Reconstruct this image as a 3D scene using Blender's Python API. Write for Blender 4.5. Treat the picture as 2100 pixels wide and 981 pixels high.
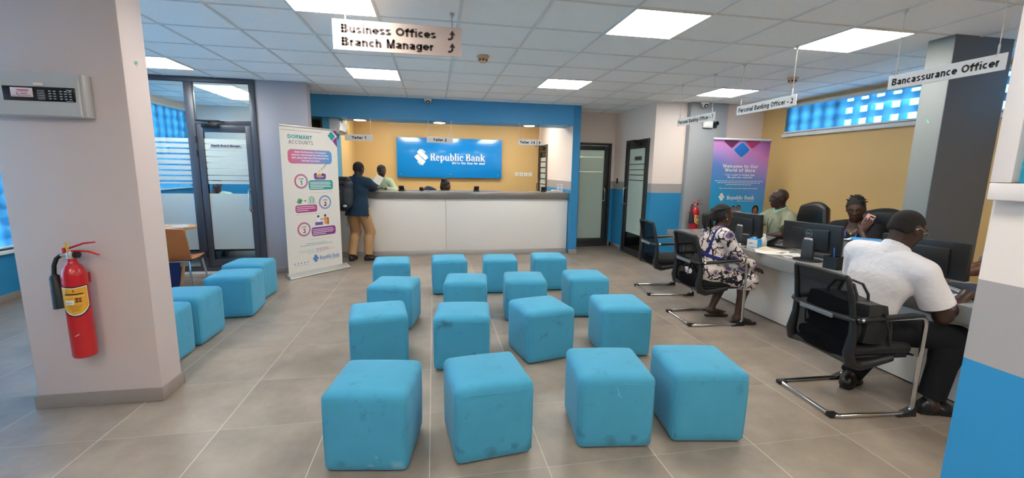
import bpy, bmesh, math, random
import numpy as np
from mathutils import Vector, Matrix, noise as mnoise

for _o in list(bpy.data.objects):
    bpy.data.objects.remove(_o)
random.seed(7)
SC = bpy.context.scene
COL = SC.collection
PI = math.pi


def lin(c):
    c = c / 255.0
    return c / 12.92 if c <= 0.04045 else ((c + 0.055) / 1.055) ** 2.4


def rgb(c):
    return (lin(c[0]), lin(c[1]), lin(c[2]), 1.0)


# ------------------------------------------------------------------ camera
CAM_H, CEIL = 1.509, 2.642
cam_d = bpy.data.cameras.new('camera')
cam = bpy.data.objects.new('camera', cam_d)
COL.objects.link(cam)
cam_d.sensor_fit = 'HORIZONTAL'
cam_d.sensor_width = 36.0
cam_d.lens = 880.31 / 2100.0 * 36.0
cam_d.clip_start = 0.05
cam_d.clip_end = 200
_p, _r, _y = 0.1588, -0.0160, -0.1808
_right = Vector((math.cos(_y), math.sin(_y), 0))
_fw = Vector((-math.sin(_y) * math.cos(_p), math.cos(_y) * math.cos(_p), -math.sin(_p)))
_down = _fw.cross(_right)
_r2 = math.cos(_r) * _right + math.sin(_r) * _down
_d2 = -math.sin(_r) * _right + math.cos(_r) * _down
cam.matrix_world = Matrix(((_r2.x, -_d2.x, -_fw.x, 0), (_r2.y, -_d2.y, -_fw.y, 0),
                           (_r2.z, -_d2.z, -_fw.z, CAM_H), (0, 0, 0, 1)))
SC.camera = cam

# ------------------------------------------------------------------ light
SC.view_settings.view_transform = 'Standard'
SC.view_settings.look = 'None'
SC.view_settings.exposure = 1.22
SC.view_settings.gamma = 1.0
SC.view_settings.use_curve_mapping = False
PANEL_W = 10.0       # radiance of the ceiling panels
DOWN_W = 22.0        # radiance of the three soffit downlights
SKY = 22.0
world = bpy.data.worlds.new('sky')
SC.world = world
world.use_nodes = True
_bg = world.node_tree.nodes['Background']
_bg.inputs[0].default_value = (0.52, 0.78, 1.0, 1)
_bg.inputs[1].default_value = SKY
_sun = bpy.data.lights.new('sun', 'SUN')
_sun.energy = 40.0
_sun.angle = math.radians(0.5)
_sun.color = (1.0, 0.95, 0.88)
sun = bpy.data.objects.new('sun', _sun)
COL.objects.link(sun)
sun.rotation_euler = Vector((0.50, 0.10, -0.85)).to_track_quat('-Z', 'Y').to_euler()
sun.location = (-12, 2, 14)


try:
    SC.cycles.max_bounces = 14
    SC.cycles.diffuse_bounces = 8
    SC.cycles.transparent_max_bounces = 16
except Exception:
    pass


# ------------------------------------------------------------------ materials
MATS = {}


def nt_new(name):
    m = bpy.data.materials.new(name)
    m.use_nodes = True
    nt = m.node_tree
    b = nt.nodes['Principled BSDF']
    return m, nt, b


def mat(name, col, rough=0.5, metal=0.0, spec=0.5, var=None, bump=None, coat=0.0, sheen=0.0):
    """var=(scale, amount) soft colour variation, bump=(scale, strength)"""
    if name in MATS:
        return MATS[name]
    m, nt, b = nt_new(name)
    c = rgb(col)
    b.inputs['Base Color'].default_value = c
    b.inputs['Roughness'].default_value = rough
    b.inputs['Metallic'].default_value = metal
    b.inputs['Specular IOR Level'].default_value = spec
    b.inputs['Coat Weight'].default_value = coat
    b.inputs['Sheen Weight'].default_value = sheen
    N, L = nt.nodes, nt.links
    if var or bump:
        tc = N.new('ShaderNodeTexCoord')
    if var:
        nz = N.new('ShaderNodeTexNoise')
        nz.inputs['Scale'].default_value = var[0]
        nz.inputs['Detail'].default_value = 5
        L.new(tc.outputs['Object'], nz.inputs['Vector'])
        mx = N.new('ShaderNodeMix')
        mx.data_type = 'RGBA'
        a = var[1]
        mx.inputs[6].default_value = tuple(max(0, x * (1 - a)) for x in c[:3]) + (1,)
        mx.inputs[7].default_value = tuple(min(1, x * (1 + a)) for x in c[:3]) + (1,)
        L.new(nz.outputs['Fac'], mx.inputs[0])
        L.new(mx.outputs[2], b.inputs['Base Color'])
    if bump:
        n2 = N.new('ShaderNodeTexNoise')
        n2.inputs['Scale'].default_value = bump[0]
        n2.inputs['Detail'].default_value = 3
        L.new(tc.outputs['Object'], n2.inputs['Vector'])
        bp = N.new('ShaderNodeBump')
        bp.inputs['Strength'].default_value = bump[1]
        bp.inputs['Distance'].default_value = 0.01
        L.new(n2.outputs['Fac'], bp.inputs['Height'])
        L.new(bp.outputs[0], b.inputs['Normal'])
    MATS[name] = m
    return m


def emat(name, col, strength):
    if name in MATS:
        return MATS[name]
    m, nt, b = nt_new(name)
    b.inputs['Base Color'].default_value = rgb(col)
    b.inputs['Emission Color'].default_value = rgb(col)
    b.inputs['Emission Strength'].default_value = strength
    MATS[name] = m
    return m


def glass_mat(name, tint=(235, 242, 240), rough=0.0, refl=1.0):
    """thin pane: clear transmission with Fresnel reflection"""
    if name in MATS:
        return MATS[name]
    m, nt, b = nt_new(name)
    N, L = nt.nodes, nt.links
    N.remove(b)
    out = N['Material Output']
    tr = N.new('ShaderNodeBsdfTransparent')
    tr.inputs[0].default_value = rgb(tint)
    gl = N.new('ShaderNodeBsdfGlossy')
    gl.inputs['Roughness'].default_value = rough
    fr = N.new('ShaderNodeFresnel')
    fr.inputs[0].default_value = 1.45
    mu = N.new('ShaderNodeMath')
    mu.operation = 'MULTIPLY'
    mu.inputs[1].default_value = refl
    L.new(fr.outputs[0], mu.inputs[0])
    mx = N.new('ShaderNodeMixShader')
    L.new(mu.outputs[0], mx.inputs[0])
    L.new(tr.outputs[0], mx.inputs[1])
    L.new(gl.outputs[0], mx.inputs[2])
    L.new(mx.outputs[0], out.inputs[0])
    MATS[name] = m
    return m


def film_mat(name, col, clear=0.12, trans=0.5, rough=0.4, tint=None):
    """frosted film / sheer fabric: diffuse + translucent with some see-through"""
    if name in MATS:
        return MATS[name]
    m, nt, b = nt_new(name)
    N, L = nt.nodes, nt.links
    N.remove(b)
    out = N['Material Output']
    d = N.new('ShaderNodeBsdfDiffuse')
    t = N.new('ShaderNodeBsdfTranslucent')
    c = rgb(col)
    d.inputs[0].default_value = c
    t.inputs[0].default_value = c
    tr = N.new('ShaderNodeBsdfTransparent')
    tr.inputs[0].default_value = rgb(tint) if tint else c
    m1 = N.new('ShaderNodeMixShader')
    m1.inputs[0].default_value = trans
    L.new(d.outputs[0], m1.inputs[1])
    L.new(t.outputs[0], m1.inputs[2])
    m2 = N.new('ShaderNodeMixShader')
    m2.inputs[0].default_value = clear
    L.new(m1.outputs[0], m2.inputs[1])
    L.new(tr.outputs[0], m2.inputs[2])
    L.new(m2.outputs[0], out.inputs[0])
    MATS[name] = m
    return m


# ------------------------------------------------------------------ mesh builder
class MB:
    """collects shapes; build() links them as ONE mesh object"""

    def __init__(self):
        self.v, self.f, self.m, self.s = [], [], [], []

    def raw(self, verts, faces, mi=0, smooth=False):
        o = len(self.v)
        self.v += [tuple(p) for p in verts]
        self.f += [tuple(i + o for i in fc) for fc in faces]
        self.m += [mi] * len(faces)
        self.s += [smooth] * len(faces)
        return self

    def box(self, x0, x1, y0, y1, z0, z1, bev=0.0, seg=2, mi=0, M=None):
        if x1 < x0: x0, x1 = x1, x0
        if y1 < y0: y0, y1 = y1, y0
        if z1 < z0: z0, z1 = z1, z0
        if bev <= 0:
            vs = [(x, y, z) for x in (x0, x1) for y in (y0, y1) for z in (z0, z1)]
            fs = [(0, 1, 3, 2), (4, 6, 7, 5), (0, 4, 5, 1), (2, 3, 7, 6), (0, 2, 6, 4), (1, 5, 7, 3)]
            if M is not None:
                vs = [M @ Vector(p) for p in vs]
            return self.raw(vs, fs, mi)
        bm = bmesh.new()
        bmesh.ops.create_cube(bm, size=1)
        for v in bm.verts:
            v.co = Vector(((x0 + x1) / 2 + v.co.x * (x1 - x0), (y0 + y1) / 2 + v.co.y * (y1 - y0),
                           (z0 + z1) / 2 + v.co.z * (z1 - z0)))
        bev = min(bev, 0.49 * min(x1 - x0, y1 - y0, z1 - z0))
        bmesh.ops.bevel(bm, geom=bm.edges[:], offset=bev, segments=seg, profile=0.5, affect='EDGES')
        return self.bm(bm, mi, M, True)

    def bm(self, bm, mi=0, M=None, smooth=False):
        bm.verts.index_update()
        vs = [(M @ v.co) if M is not None else v.co.copy() for v in bm.verts]
        fs = [[v.index for v in f.verts] for f in bm.faces]
        bm.free()
        return self.raw(vs, fs, mi, smooth)

    def tube(self, pts, r, n=10, mi=0, caps=True, flat=1.0, closed=False):
        """tube along points; r number or list"""
        P = [Vector(p) for p in pts]
        k = len(P)
        R = r if isinstance(r, (list, tuple)) else [r] * k
        T = []
        for i in range(k):
            if closed:
                t = P[(i + 1) % k] - P[i - 1]
            else:
                t = P[min(i + 1, k - 1)] - P[max(i - 1, 0)]
            T.append(t.normalized())
        ref = Vector((0, 0, 1)) if abs(T[0].z) < 0.9 else Vector((1, 0, 0))
        nrm = (ref - T[0] * ref.dot(T[0])).normalized()
        vs = []
        for i in range(k):
            nrm = (nrm - T[i] * nrm.dot(T[i])).normalized()
            b = T[i].cross(nrm)
            for j in range(n):
                a = 2 * PI * j / n
                vs.append(P[i] + (nrm * math.cos(a) * flat + b * math.sin(a)) * R[i])
        fs = []
        for i in range(k if closed else k - 1):
            i2 = (i + 1) % k
            for j in range(n):
                fs.append((i * n + j, i * n + (j + 1) % n, i2 * n + (j + 1) % n, i2 * n + j))
        self.raw(vs, fs, mi, True)
        if caps and not closed:
            o = len(self.v) - len(vs)
            self.f += [tuple(o + j for j in reversed(range(n))), tuple(o + (k - 1) * n + j for j in range(n))]
            self.m += [mi] * 2
            self.s += [False] * 2
        return self

    def lathe(self, prof, c=(0, 0, 0), n=28, mi=0, M=None, smooth=True):
        """profile of (r, z) about z"""
        vs, fs = [], []
        k = len(prof)
        for (r, z) in prof:
            for j in range(n):
                a = 2 * PI * j / n
                p = Vector((c[0] + r * math.cos(a), c[1] + r * math.sin(a), c[2] + z))
                vs.append(M @ p if M is not None else p)
        for i in range(k - 1):
            for j in range(n):
                fs.append((i * n + j, i * n + (j + 1) % n, (i + 1) * n + (j + 1) % n, (i + 1) * n + j))
        if prof[0][0] > 1e-6:
            fs.append(tuple(reversed(range(n))))
        if prof[-1][0] > 1e-6:
            fs.append(tuple((k - 1) * n + j for j in range(n)))
        return self.raw(vs, fs, mi, smooth)

    def prism(self, poly, o, ux, uy, depth, mi=0):
        """polygon (a,b) at o + a*ux + b*uy, extruded by vector depth"""
        o, ux, uy, d = Vector(o), Vector(ux), Vector(uy), Vector(depth)
        n = len(poly)
        A = [o + ux * a + uy * b for a, b in poly]
        vs = A + [p + d for p in A]
        fs = [tuple(reversed(range(n))), tuple(range(n, 2 * n))]
        fs += [(i, (i + 1) % n, n + (i + 1) % n, n + i) for i in range(n)]
        return self.raw(vs, fs, mi)

    def ell(self, c, r, n=16, mi=0, M=None):
        vs, fs = [], []
        h = n // 2
        for i in range(h + 1):
            t = PI * i / h
            for j in range(n):
                a = 2 * PI * j / n
                p = Vector((c[0] + r[0] * math.sin(t) * math.cos(a), c[1] + r[1] * math.sin(t) * math.sin(a), c[2] + r[2] * math.cos(t)))
                vs.append(M @ p if M is not None else p)
        for i in range(h):
            for j in range(n):
                fs.append((i * n + j, (i + 1) * n + j, (i + 1) * n + (j + 1) % n, i * n + (j + 1) % n))
        return self.raw(vs, fs, mi, True)

    def build(self, name, mats, parent=None, loc=None, rotz=0.0):
        me = bpy.data.meshes.new(name)
        me.from_pydata(self.v, [], self.f)
        me.validate()
        if len(me.polygons) == len(self.f):
            me.polygons.foreach_set('material_index', self.m)
            me.polygons.foreach_set('use_smooth', self.s)
        bm = bmesh.new()
        bm.from_mesh(me)
        bmesh.ops.remove_doubles(bm, verts=bm.verts[:], dist=1e-6)
        bmesh.ops.recalc_face_normals(bm, faces=bm.faces[:])
        bm.to_mesh(me)
        bm.free()
        if not isinstance(mats, (list, tuple)):
            mats = [mats]
        for m in mats:
            me.materials.append(m)
        if any(self.s):
            me.set_sharp_from_angle(angle=math.radians(42))
        o = bpy.data.objects.new(name, me)
        COL.objects.link(o)
        if parent is not None:
            o.parent = parent
        if loc is not None:
            o.location = loc
        o.rotation_euler.z = rotz
        return o


def tag(o, label=None, cat=None, group=None, kind=None):
    if label: o['label'] = label
    if cat: o['category'] = cat
    if group: o['group'] = group
    if kind: o['kind'] = kind
    return o


def thing(name, label, cat, loc=(0, 0, 0), rotz=0.0, group=None):
    o = bpy.data.objects.new(name, None)
    o.empty_display_size = 0.1
    COL.objects.link(o)
    o.location = loc
    o.rotation_euler.z = rotz
    return tag(o, label, cat, group)


def struct(mb, name, m):
    return tag(mb.build(name, m), kind='structure')


def sroot(name, loc=(0, 0, 0), rotz=0.0):
    o = bpy.data.objects.new(name, None)
    COL.objects.link(o)
    o.location = loc
    o.rotation_euler.z = rotz
    return tag(o, kind='structure')


def dup(root, loc, rotz=0.0, label=None, group=None):
    r = root.copy()
    COL.objects.link(r)
    r.location = loc
    r.rotation_euler.z = rotz
    if label: r['label'] = label
    if group: r['group'] = group
    for ch in list(root.children):
        c = ch.copy()
        COL.objects.link(c)
        c.parent = r
        for g in list(ch.children):
            d = g.copy()
            COL.objects.link(d)
            d.parent = c
    return r


# ------------------------------------------------------------------ lettering and flat print
def arc(cx, cy, rx, ry, a0, a1, n=12):
    return [(cx + rx * math.cos(math.radians(a0 + (a1 - a0) * i / n)), cy + ry * math.sin(math.radians(a0 + (a1 - a0) * i / n))) for i in range(n + 1)]


def _ringseg(cx, cy, rx, ry, tx, ty, a0, a1, n=14):
    """band between outer ellipse and inner ellipse, as quads"""
    A = arc(cx, cy, rx, ry, a0, a1, n)
    B = arc(cx, cy, rx - tx, ry - ty, a0, a1, n)
    return [[A[i], A[i + 1], B[i + 1], B[i]] for i in range(n)]


def _mono(ch):
    """plain sans letters as strokes: l = line, a = elliptical arc (centre line); caps 1.0 high, x height .73; returns strokes, advance"""
    X, D = 0.73, -0.27
    l = lambda *p: ('l',) + p
    a = lambda *p: ('a',) + p
    G = {
        'A': ([l(.05, 0, .38, 1), l(.38, 1, .71, 0), l(.17, .33, .59, .33)], .76),
        'B': ([l(.1, 0, .1, 1), l(.1, 1, .40, 1), l(.1, .53, .42, .53), l(.1, 0, .42, 0), a(.40, .765, .22, .235, -90, 90), a(.42, .265, .25, .265, -90, 90)], .75),
        'C': ([a(.44, .5, .36, .5, 48, 312)], .80),
        'D': ([l(.1, 0, .1, 1), l(.1, 1, .36, 1), l(.1, 0, .36, 0), a(.36, .5, .36, .5, -90, 90)], .80),
        'E': ([l(.1, 0, .1, 1), l(.1, 1, .60, 1), l(.1, .53, .56, .53), l(.1, 0, .62, 0)], .70),
        'F': ([l(.1, 0, .1, 1), l(.1, 1, .58, 1), l(.1, .52, .52, .52)], .64),
        'G': ([a(.45, .5, .37, .5, 48, 330), l(.79, .08, .79, .46), l(.79, .46, .50, .46)], .88),
        'L': ([l(.1, 0, .1, 1), l(.1, 0, .56, 0)], .60),
        'M': ([l(.1, 0, .1, 1), l(.1, 1, .44, .08), l(.44, .08, .78, 1), l(.78, 1, .78, 0)], .88),
        'N': ([l(.1, 0, .1, 1), l(.1, 1, .66, 0), l(.66, 0, .66, 1)], .77),
        'O': ([a(.46, .5, .38, .5, 0, 360)], .92),
        'P': ([l(.1, 0, .1, 1), l(.1, 1, .42, 1), l(.1, .46, .42, .46), a(.42, .73, .24, .27, -90, 90)], .72),
        'R': ([l(.1, 0, .1, 1), l(.1, 1, .44, 1), l(.1, .49, .44, .49), a(.44, .745, .24, .255, -90, 90), l(.42, .49, .68, 0)], .76),
        'S': ([a(.37, .76, .27, .24, 25, 270), a(.37, .26, .29, .26, -155, 90)], .74),
        'T': ([l(.34, 0, .34, 1), l(.02, 1, .66, 1)], .68),
        'U': ([l(.1, 1, .1, .32), l(.66, 1, .66, .32), a(.38, .32, .28, .32, 180, 360)], .76),
        'W': ([l(.03, 1, .26, 0), l(.26, 0, .50, .95), l(.50, .95, .74, 0), l(.74, 0, .97, 1)], 1.0),
        'Z': ([l(.06, 1, .60, 1), l(.60, 1, .06, 0), l(.06, 0, .62, 0)], .66),
        'a': ([a(.28, .50, .22, .23, 0, 160), l(.50, .52, .50, 0), a(.27, .20, .20, .20, 45, 330), l(.30, .41, .50, .43)], .60),
        'b': ([l(.09, 0, .09, 1), a(.33, X / 2, .24, X / 2, 0, 360)], .64),
        'c': ([a(.31, X / 2, .24, X / 2, 50, 310)], .56),
        'd': ([l(.55, 0, .55, 1), a(.31, X / 2, .24, X / 2, 0, 360)], .64),
        'e': ([a(.31, X / 2, .25, X / 2, 0, 318), l(.08, X / 2, .56, X / 2)], .61),
        'f': ([l(.17, 0, .17, .80), a(.36, .78, .19, .22, 70, 180), l(.02, .66, .36, .66)], .40),
        'g': ([l(.55, X, .55, -.05), a(.31, X / 2, .24, X / 2, 0, 360), a(.31, -.05, .24, .22, -160, 0)], .64),
        'h': ([l(.09, 0, .09, 1), l(.51, 0, .51, .46), a(.30, .46, .21, .27, 0, 180)], .60),
        'i': ([l(.1, 0, .1, X), l(.1, .91, .1, 1.03)], .20),
        'k': ([l(.09, 0, .09, 1), l(.09, .28, .48, X), l(.22, .42, .51, 0)], .54),
        'l': ([l(.1, 0, .1, 1)], .20),
        'm': ([l(.09, 0, .09, X), l(.45, 0, .45, .48), l(.81, 0, .81, .48), a(.27, .48, .18, .25, 0, 180), a(.63, .48, .18, .25, 0, 180)], .90),
        'n': ([l(.09, 0, .09, X), l(.51, 0, .51, .46), a(.30, .46, .21, .27, 0, 180)], .60),
        'o': ([a(.32, X / 2, .25, X / 2, 0, 360)], .64),
        'p': ([l(.09, D, .09, X), a(.33, X / 2, .24, X / 2, 0, 360)], .64),
        'r': ([l(.09, 0, .09, X), a(.32, .43, .23, .30, 85, 180)], .37),
        's': ([a(.27, .545, .19, .185, 25, 270), a(.27, .185, .21, .185, -155, 90)], .54),
        't': ([l(.17, .92, .17, .16), a(.30, .16, .13, .16, 180, 275), l(.02, .69, .33, .69)], .36),
        'u': ([l(.09, X, .09, .27), l(.51, X, .51, 0), a(.30, .27, .21, .27, 180, 360)], .60),
        'v': ([l(.03, X, .27, 0), l(.27, 0, .51, X)], .54),
        'w': ([l(.03, X, .22, 0), l(.22, 0, .40, .68), l(.40, .68, .58, 0), l(.58, 0, .77, X)], .80),
        'y': ([l(.03, X, .28, .02), l(.53, X, .25, -.12), a(.12, -.12, .13, .13, -90, 0)], .56),
        'z': ([l(.05, X, .46, X), l(.46, X, .05, 0), l(.05, 0, .48, 0)], .52),
        '0': ([a(.32, .5, .24, .5, 0, 360)], .64),
        '1': ([l(.32, 0, .32, 1), l(.32, 1, .12, .80)], .50),
        '2': ([a(.31, .74, .23, .26, 0, 165), a(.30, .74, .24, .40, -40, 0), l(.485, .485, .07, 0), l(.07, 0, .57, 0)], .64),
        '3': ([a(.29, .755, .21, .245, -70, 160), a(.29, .27, .24, .27, -160, 80)], .62),
        '-': ([l(.06, .37, .32, .37)], .38), ',': ([l(.1, .03, .05, -.16)], .22), '.': ([l(.1, 0, .1, .06)], .2),
        "'": ([l(.08, .80, .09, 1.02)], .17), '!': ([l(.1, .28, .1, 1), l(.1, 0, .1, .05)], .22),
    }
    return G.get(ch, ([], .30))


def text_geo(body, wt=0.13, shear=0.0, ar=1.0):
    """wt = stroke width in cap heights; ar = how much the x axis will be scaled against y (keeps strokes even)"""
    V, F, x = [], [], 0.0
    tx = wt / ar

    def quad(p):
        o = len(V)
        V.extend((px + shear * py, py) for px, py in p)
        F.append(tuple(range(o, o + len(p))))
    for ch in body:
        st, adv = _mono(ch)
        for s in st:
            if s[0] == 'l':
                x0, y0, x1, y1 = s[1:]
                dx, dy = (x1 - x0) * ar, y1 - y0
                L = math.hypot(dx, dy) or 1
                nx, ny = -dy / L * wt / 2, dx / L * wt / 2
                ex, ey = (dx / L * wt * 0.35, dy / L * wt * 0.35) if abs(dx) > 1e-6 and abs(dy) > 1e-6 else ((dx / L * wt * 0.5, 0) if abs(dy) < 1e-6 else (0, 0))
                if abs(dx) < 1e-6 and dy > 0: ey = 0
                # keep the letter inside its height
                A = [(x0 - ex / ar, y0 - ey), (x1 + ex / ar, y1 + ey)]
                cl = lambda y_: min(max(y_, wt / 2), 1 - wt / 2) if abs(dy) < 1e-6 and y_ in (0, 1, 0.73) else y_
                if abs(dy) < 1e-6 and y0 == 0.73: A = [(A[0][0], 0.73 - wt / 2), (A[1][0], 0.73 - wt / 2)]
                elif abs(dy) < 1e-6: A = [(A[0][0], cl(y0)), (A[1][0], cl(y1))]
                quad([(x + A[0][0] + nx / ar, A[0][1] + ny), (x + A[1][0] + nx / ar, A[1][1] + ny), (x + A[1][0] - nx / ar, A[1][1] - ny), (x + A[0][0] - nx / ar, A[0][1] - ny)])
            else:
                cx, cy, rx, ry, a0, a1 = s[1:]
                rx2, ry2 = rx + tx / 2, ry
                for q in _ringseg(x + cx, cy, rx2, ry2, tx, wt, a0, a1, 16 if abs(a1 - a0) > 200 else 10): quad(q)
        x += adv + 0.07 + tx * 0.45
    xs = [p[0] for p in V] or [0, 1]
    x0, x1 = min(xs), max(xs)
    return [(px - x0, py) for px, py in V], F, x1 - x0


def serif_glyph(ch):
    """bold slab-serif letters, x height .68, cap 1.0; returns (polygons, advance)"""
    S, V, sf = 0.21, 0.08, 0.085    # stem, thin stroke, serif height
    R = lambda a, b, c, d: [(a, b), (c, b), (c, d), (a, d)]
    X = 0.68
    if ch == 'R':
        return [R(.07, 0, .07 + S, 1), R(0, 0, .38, sf), R(0, 1 - sf, .4, 1)] + _ringseg(.36, .745, .33, .255, .2, .09, -90, 90) + \
            [R(.2, .49, .38, .58), R(.2, .91, .38, 1), [(.36, .5), (.56, .52), (.70, .09), (.52, .0)], R(.52, 0, .80, sf)], .80
    if ch == 'B':
        return [R(.07, 0, .07 + S, 1), R(0, 0, .38, sf), R(0, 1 - sf, .38, 1)] + _ringseg(.37, .765, .29, .235, .19, .085, -90, 90) + \
            _ringseg(.39, .275, .34, .275, .2, .09, -90, 90) + [R(.2, .49, .4, .56), R(.2, 0, .4, .09), R(.2, .915, .38, 1)], .79
    if ch == 'e':
        return _ringseg(.29, X / 2, .29, X / 2 + .01, .18, .09, 0, 320, 20) + [R(.1, .32, .52, .40)], .62
    if ch == 'c':
        return _ringseg(.29, X / 2, .29, X / 2 + .01, .18, .09, 50, 320, 20) + [arc(.47, .5, .085, .085, 0, 360, 10)], .60
    if ch == 'p':
        return [R(.06, -.3, .06 + S * .9, X), R(0, -.3, .34, -.3 + sf), R(0, X - sf, .2, X)] + _ringseg(.33, X / 2, .3, X / 2, .18, .09, -120, 120, 16), .68
    if ch == 'b':
        return [R(.06, 0, .06 + S * .9, 1.02), R(0, 1.02 - sf, .2, 1.02)] + _ringseg(.33, X / 2, .3, X / 2, .18, .09, -120, 120, 16), .68
    if ch == 'u':
        return [R(.06, .2, .06 + S * .9, X), R(0, X - sf, .2, X), R(.44, 0, .44 + S * .9, X), R(.37, X - sf, .6, X), R(.55, 0, .71, sf)] + \
            _ringseg(.30, .22, .24, .23, .18, .10, 180, 330, 10), .74
    if ch == 'l':
        return [R(.06, 0, .06 + S * .95, 1.02), R(0, 0, .33, sf), R(0, 1.02 - sf, .2, 1.02)], .37
    if ch == 'i':
        return [R(.06, 0, .06 + S * .95, X), R(0, 0, .33, sf), R(0, X - sf, .2, X), arc(.16, .88, .12, .11, 0, 360, 12)], .37
    if ch == 'n':
        return [R(.06, 0, .06 + S * .9, X), R(0, 0, .31, sf), R(0, X - sf, .2, X), R(.44, 0, .44 + S * .9, .48), R(.38, 0, .70, sf)] + \
            _ringseg(.38, .45, .25, .24, .18, .10, 0, 150, 12), .74
    if ch == 'a':
        return [R(.36, 0, .36 + S * .9, .5), R(.45, 0, .63, sf)] + _ringseg(.28, .47, .27, .22, .18, .09, 0, 165, 12) + \
            _ringseg(.25, .19, .24, .20, .17, .08, 60, 360, 16) + [arc(.12, .50, .085, .085, 0, 360, 10)], .66
    if ch == 'k':
        return [R(.06, 0, .06 + S * .9, 1.02), R(0, 0, .31, sf), R(0, 1.02 - sf, .2, 1.02), [(.2, .27), (.3, .27), (.56, .62), (.44, .62)],
                [(.26, .38), (.42, .44), (.68, .06), (.48, .04)], R(.45, 0, .75, sf), R(.38, X - sf, .66, X)], .76
    return [], .30


class Art:
    """flat print laid on a surface: polygons in (a, b) metres on a plane"""

    def __init__(self, o, right, up):
        self.o, self.r, self.u = Vector(o), Vector(right).normalized(), Vector(up).normalized()
        self.n = self.r.cross(self.u).normalized()
        self.mb, self.mats, self.k = MB(), [], 0

    def _mi(self, m):
        if m not in self.mats:
            self.mats.append(m)
        return self.mats.index(m)

    def pt(self, a, b, lift):
        return self.o + self.r * a + self.u * b + self.n * lift

    def poly(self, pts, m, lift=0.0006):
        self.mb.raw([self.pt(a, b, lift) for a, b in pts], [tuple(range(len(pts)))], self._mi(m))

    def rect(self, a0, b0, a1, b1, m, lift=0.0006):
        self.poly([(a0, b0), (a1, b0), (a1, b1), (a0, b1)], m, lift)

    def rrect(self, a0, b0, a1, b1, r, m, lift=0.0006):
        p = arc(a1 - r, b1 - r, r, r, 0, 90, 6) + arc(a0 + r, b1 - r, r, r, 90, 180, 6) + arc(a0 + r, b0 + r, r, r, 180, 270, 6) + arc(a1 - r, b0 + r, r, r, 270, 360, 6)
        self.poly(p, m, lift)

    def disc(self, a, b, r, m, lift=0.0006, ry=None, n=24):
        self.poly(arc(a, b, r, ry or r, 0, 360, n)[:-1], m, lift)

    def ring(self, a, b, r, t, m, lift=0.0006, a0=0, a1=360, n=28):
        for q in _ringseg(a, b, r, r, t, t, a0, a1, n):
            self.poly(q, m, lift)

    def text(self, s, a, b, m, w=None, h=None, align='l', bold=0.0, shear=0.0, lift=0.0012):
        """h = cap height; w = total width (either or both)"""
        wt = 0.19 + bold * 2.4
        tw = text_geo(s, wt)[2]
        sy = h if h else w / tw
        sx = (w / tw) if w else sy
        V, F, tw = text_geo(s, wt, shear, sx / sy)
        sx = (w / tw) if w else sy
        tw *= sx
        a0 = a if align == 'l' else (a - tw / 2 if align == 'c' else a - tw)
        self.mb.raw([self.pt(a0 + x * sx, b + y * sy, lift) for x, y in V], F, self._mi(m))

    def serif(self, s, a, b, m, w, h, lift=0.0012):
        gl, x = [], 0.0
        for ch in s:
            g, adv = serif_glyph(ch)
            gl.append((g, x))
            x += adv + 0.015
        sx = w / x
        for g, gx in gl:
            for p in g:
                self.poly([(a + (gx + q[0]) * sx, b + q[1] * h) for q in p], m, lift)

    def logo(self, a, b, s, m, lift=0.0012):
        """two interlocked slanted bars in a diamond, s = height; (a, b) lower left"""
        k = s / 240.0
        T = lambda L: [(a + (x - 624) * k, b + (282 - y) * k) for x, y in L]
        self.poly(T([(711, 42), (665, 88), (720, 148), (734, 158), (783, 206), (828, 163), (762, 96)]), m, lift)
        self.poly(T([(677, 112), (625, 158), (740, 281), (788, 223), (727, 168), (714, 152)]), m, lift)
        self.poly(T([(737, 43), (728, 53), (768, 93), (786, 98), (784, 84)]), m, lift)
        self.poly(T([(676, 219), (666, 229), (712, 276), (722, 272)]), m, lift)

    def build(self, name, parent=None):
        o = self.mb.build(name, self.mats, parent)
        self.mb, self.mats = MB(), []
        return o


def local_art(parent_loc, o, right, up):
    a = Art(Vector(o) - Vector(parent_loc), right, up)
    return a


# ================================================================== paints
WHITE_P, GREY_P, BLUE_P, GOLD_P = (234, 218, 206), (168, 159, 154), (44, 138, 186), (208, 172, 112)


def band_paint():
    """off-white wall with grey stripe over blue dado (bands at fixed heights)"""
    m, nt, b = nt_new('wall_band_paint')
    N, L = nt.nodes, nt.links
    b.inputs['Roughness'].default_value = 0.55
    g = N.new('ShaderNodeNewGeometry')
    sp = N.new('ShaderNodeSeparateXYZ')
    L.new(g.outputs['Position'], sp.inputs[0])
    last = None
    c = N.new('ShaderNodeMath'); c.operation = 'GREATER_THAN'; c.inputs[1].default_value = 1.174
    d = N.new('ShaderNodeMath'); d.operation = 'GREATER_THAN'; d.inputs[1].default_value = 1.326
    L.new(sp.outputs[2], c.inputs[0]); L.new(sp.outputs[2], d.inputs[0])
    m1 = N.new('ShaderNodeMix'); m1.data_type = 'RGBA'
    m1.inputs[6].default_value = rgb(BLUE_P); m1.inputs[7].default_value = rgb(GREY_P)
    L.new(c.outputs[0], m1.inputs[0])
    m2 = N.new('ShaderNodeMix'); m2.data_type = 'RGBA'
    m2.inputs[7].default_value = rgb(WHITE_P)
    L.new(m1.outputs[2], m2.inputs[6]); L.new(d.outputs[0], m2.inputs[0])
    L.new(m2.outputs[2], b.inputs['Base Color'])
    return m


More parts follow.
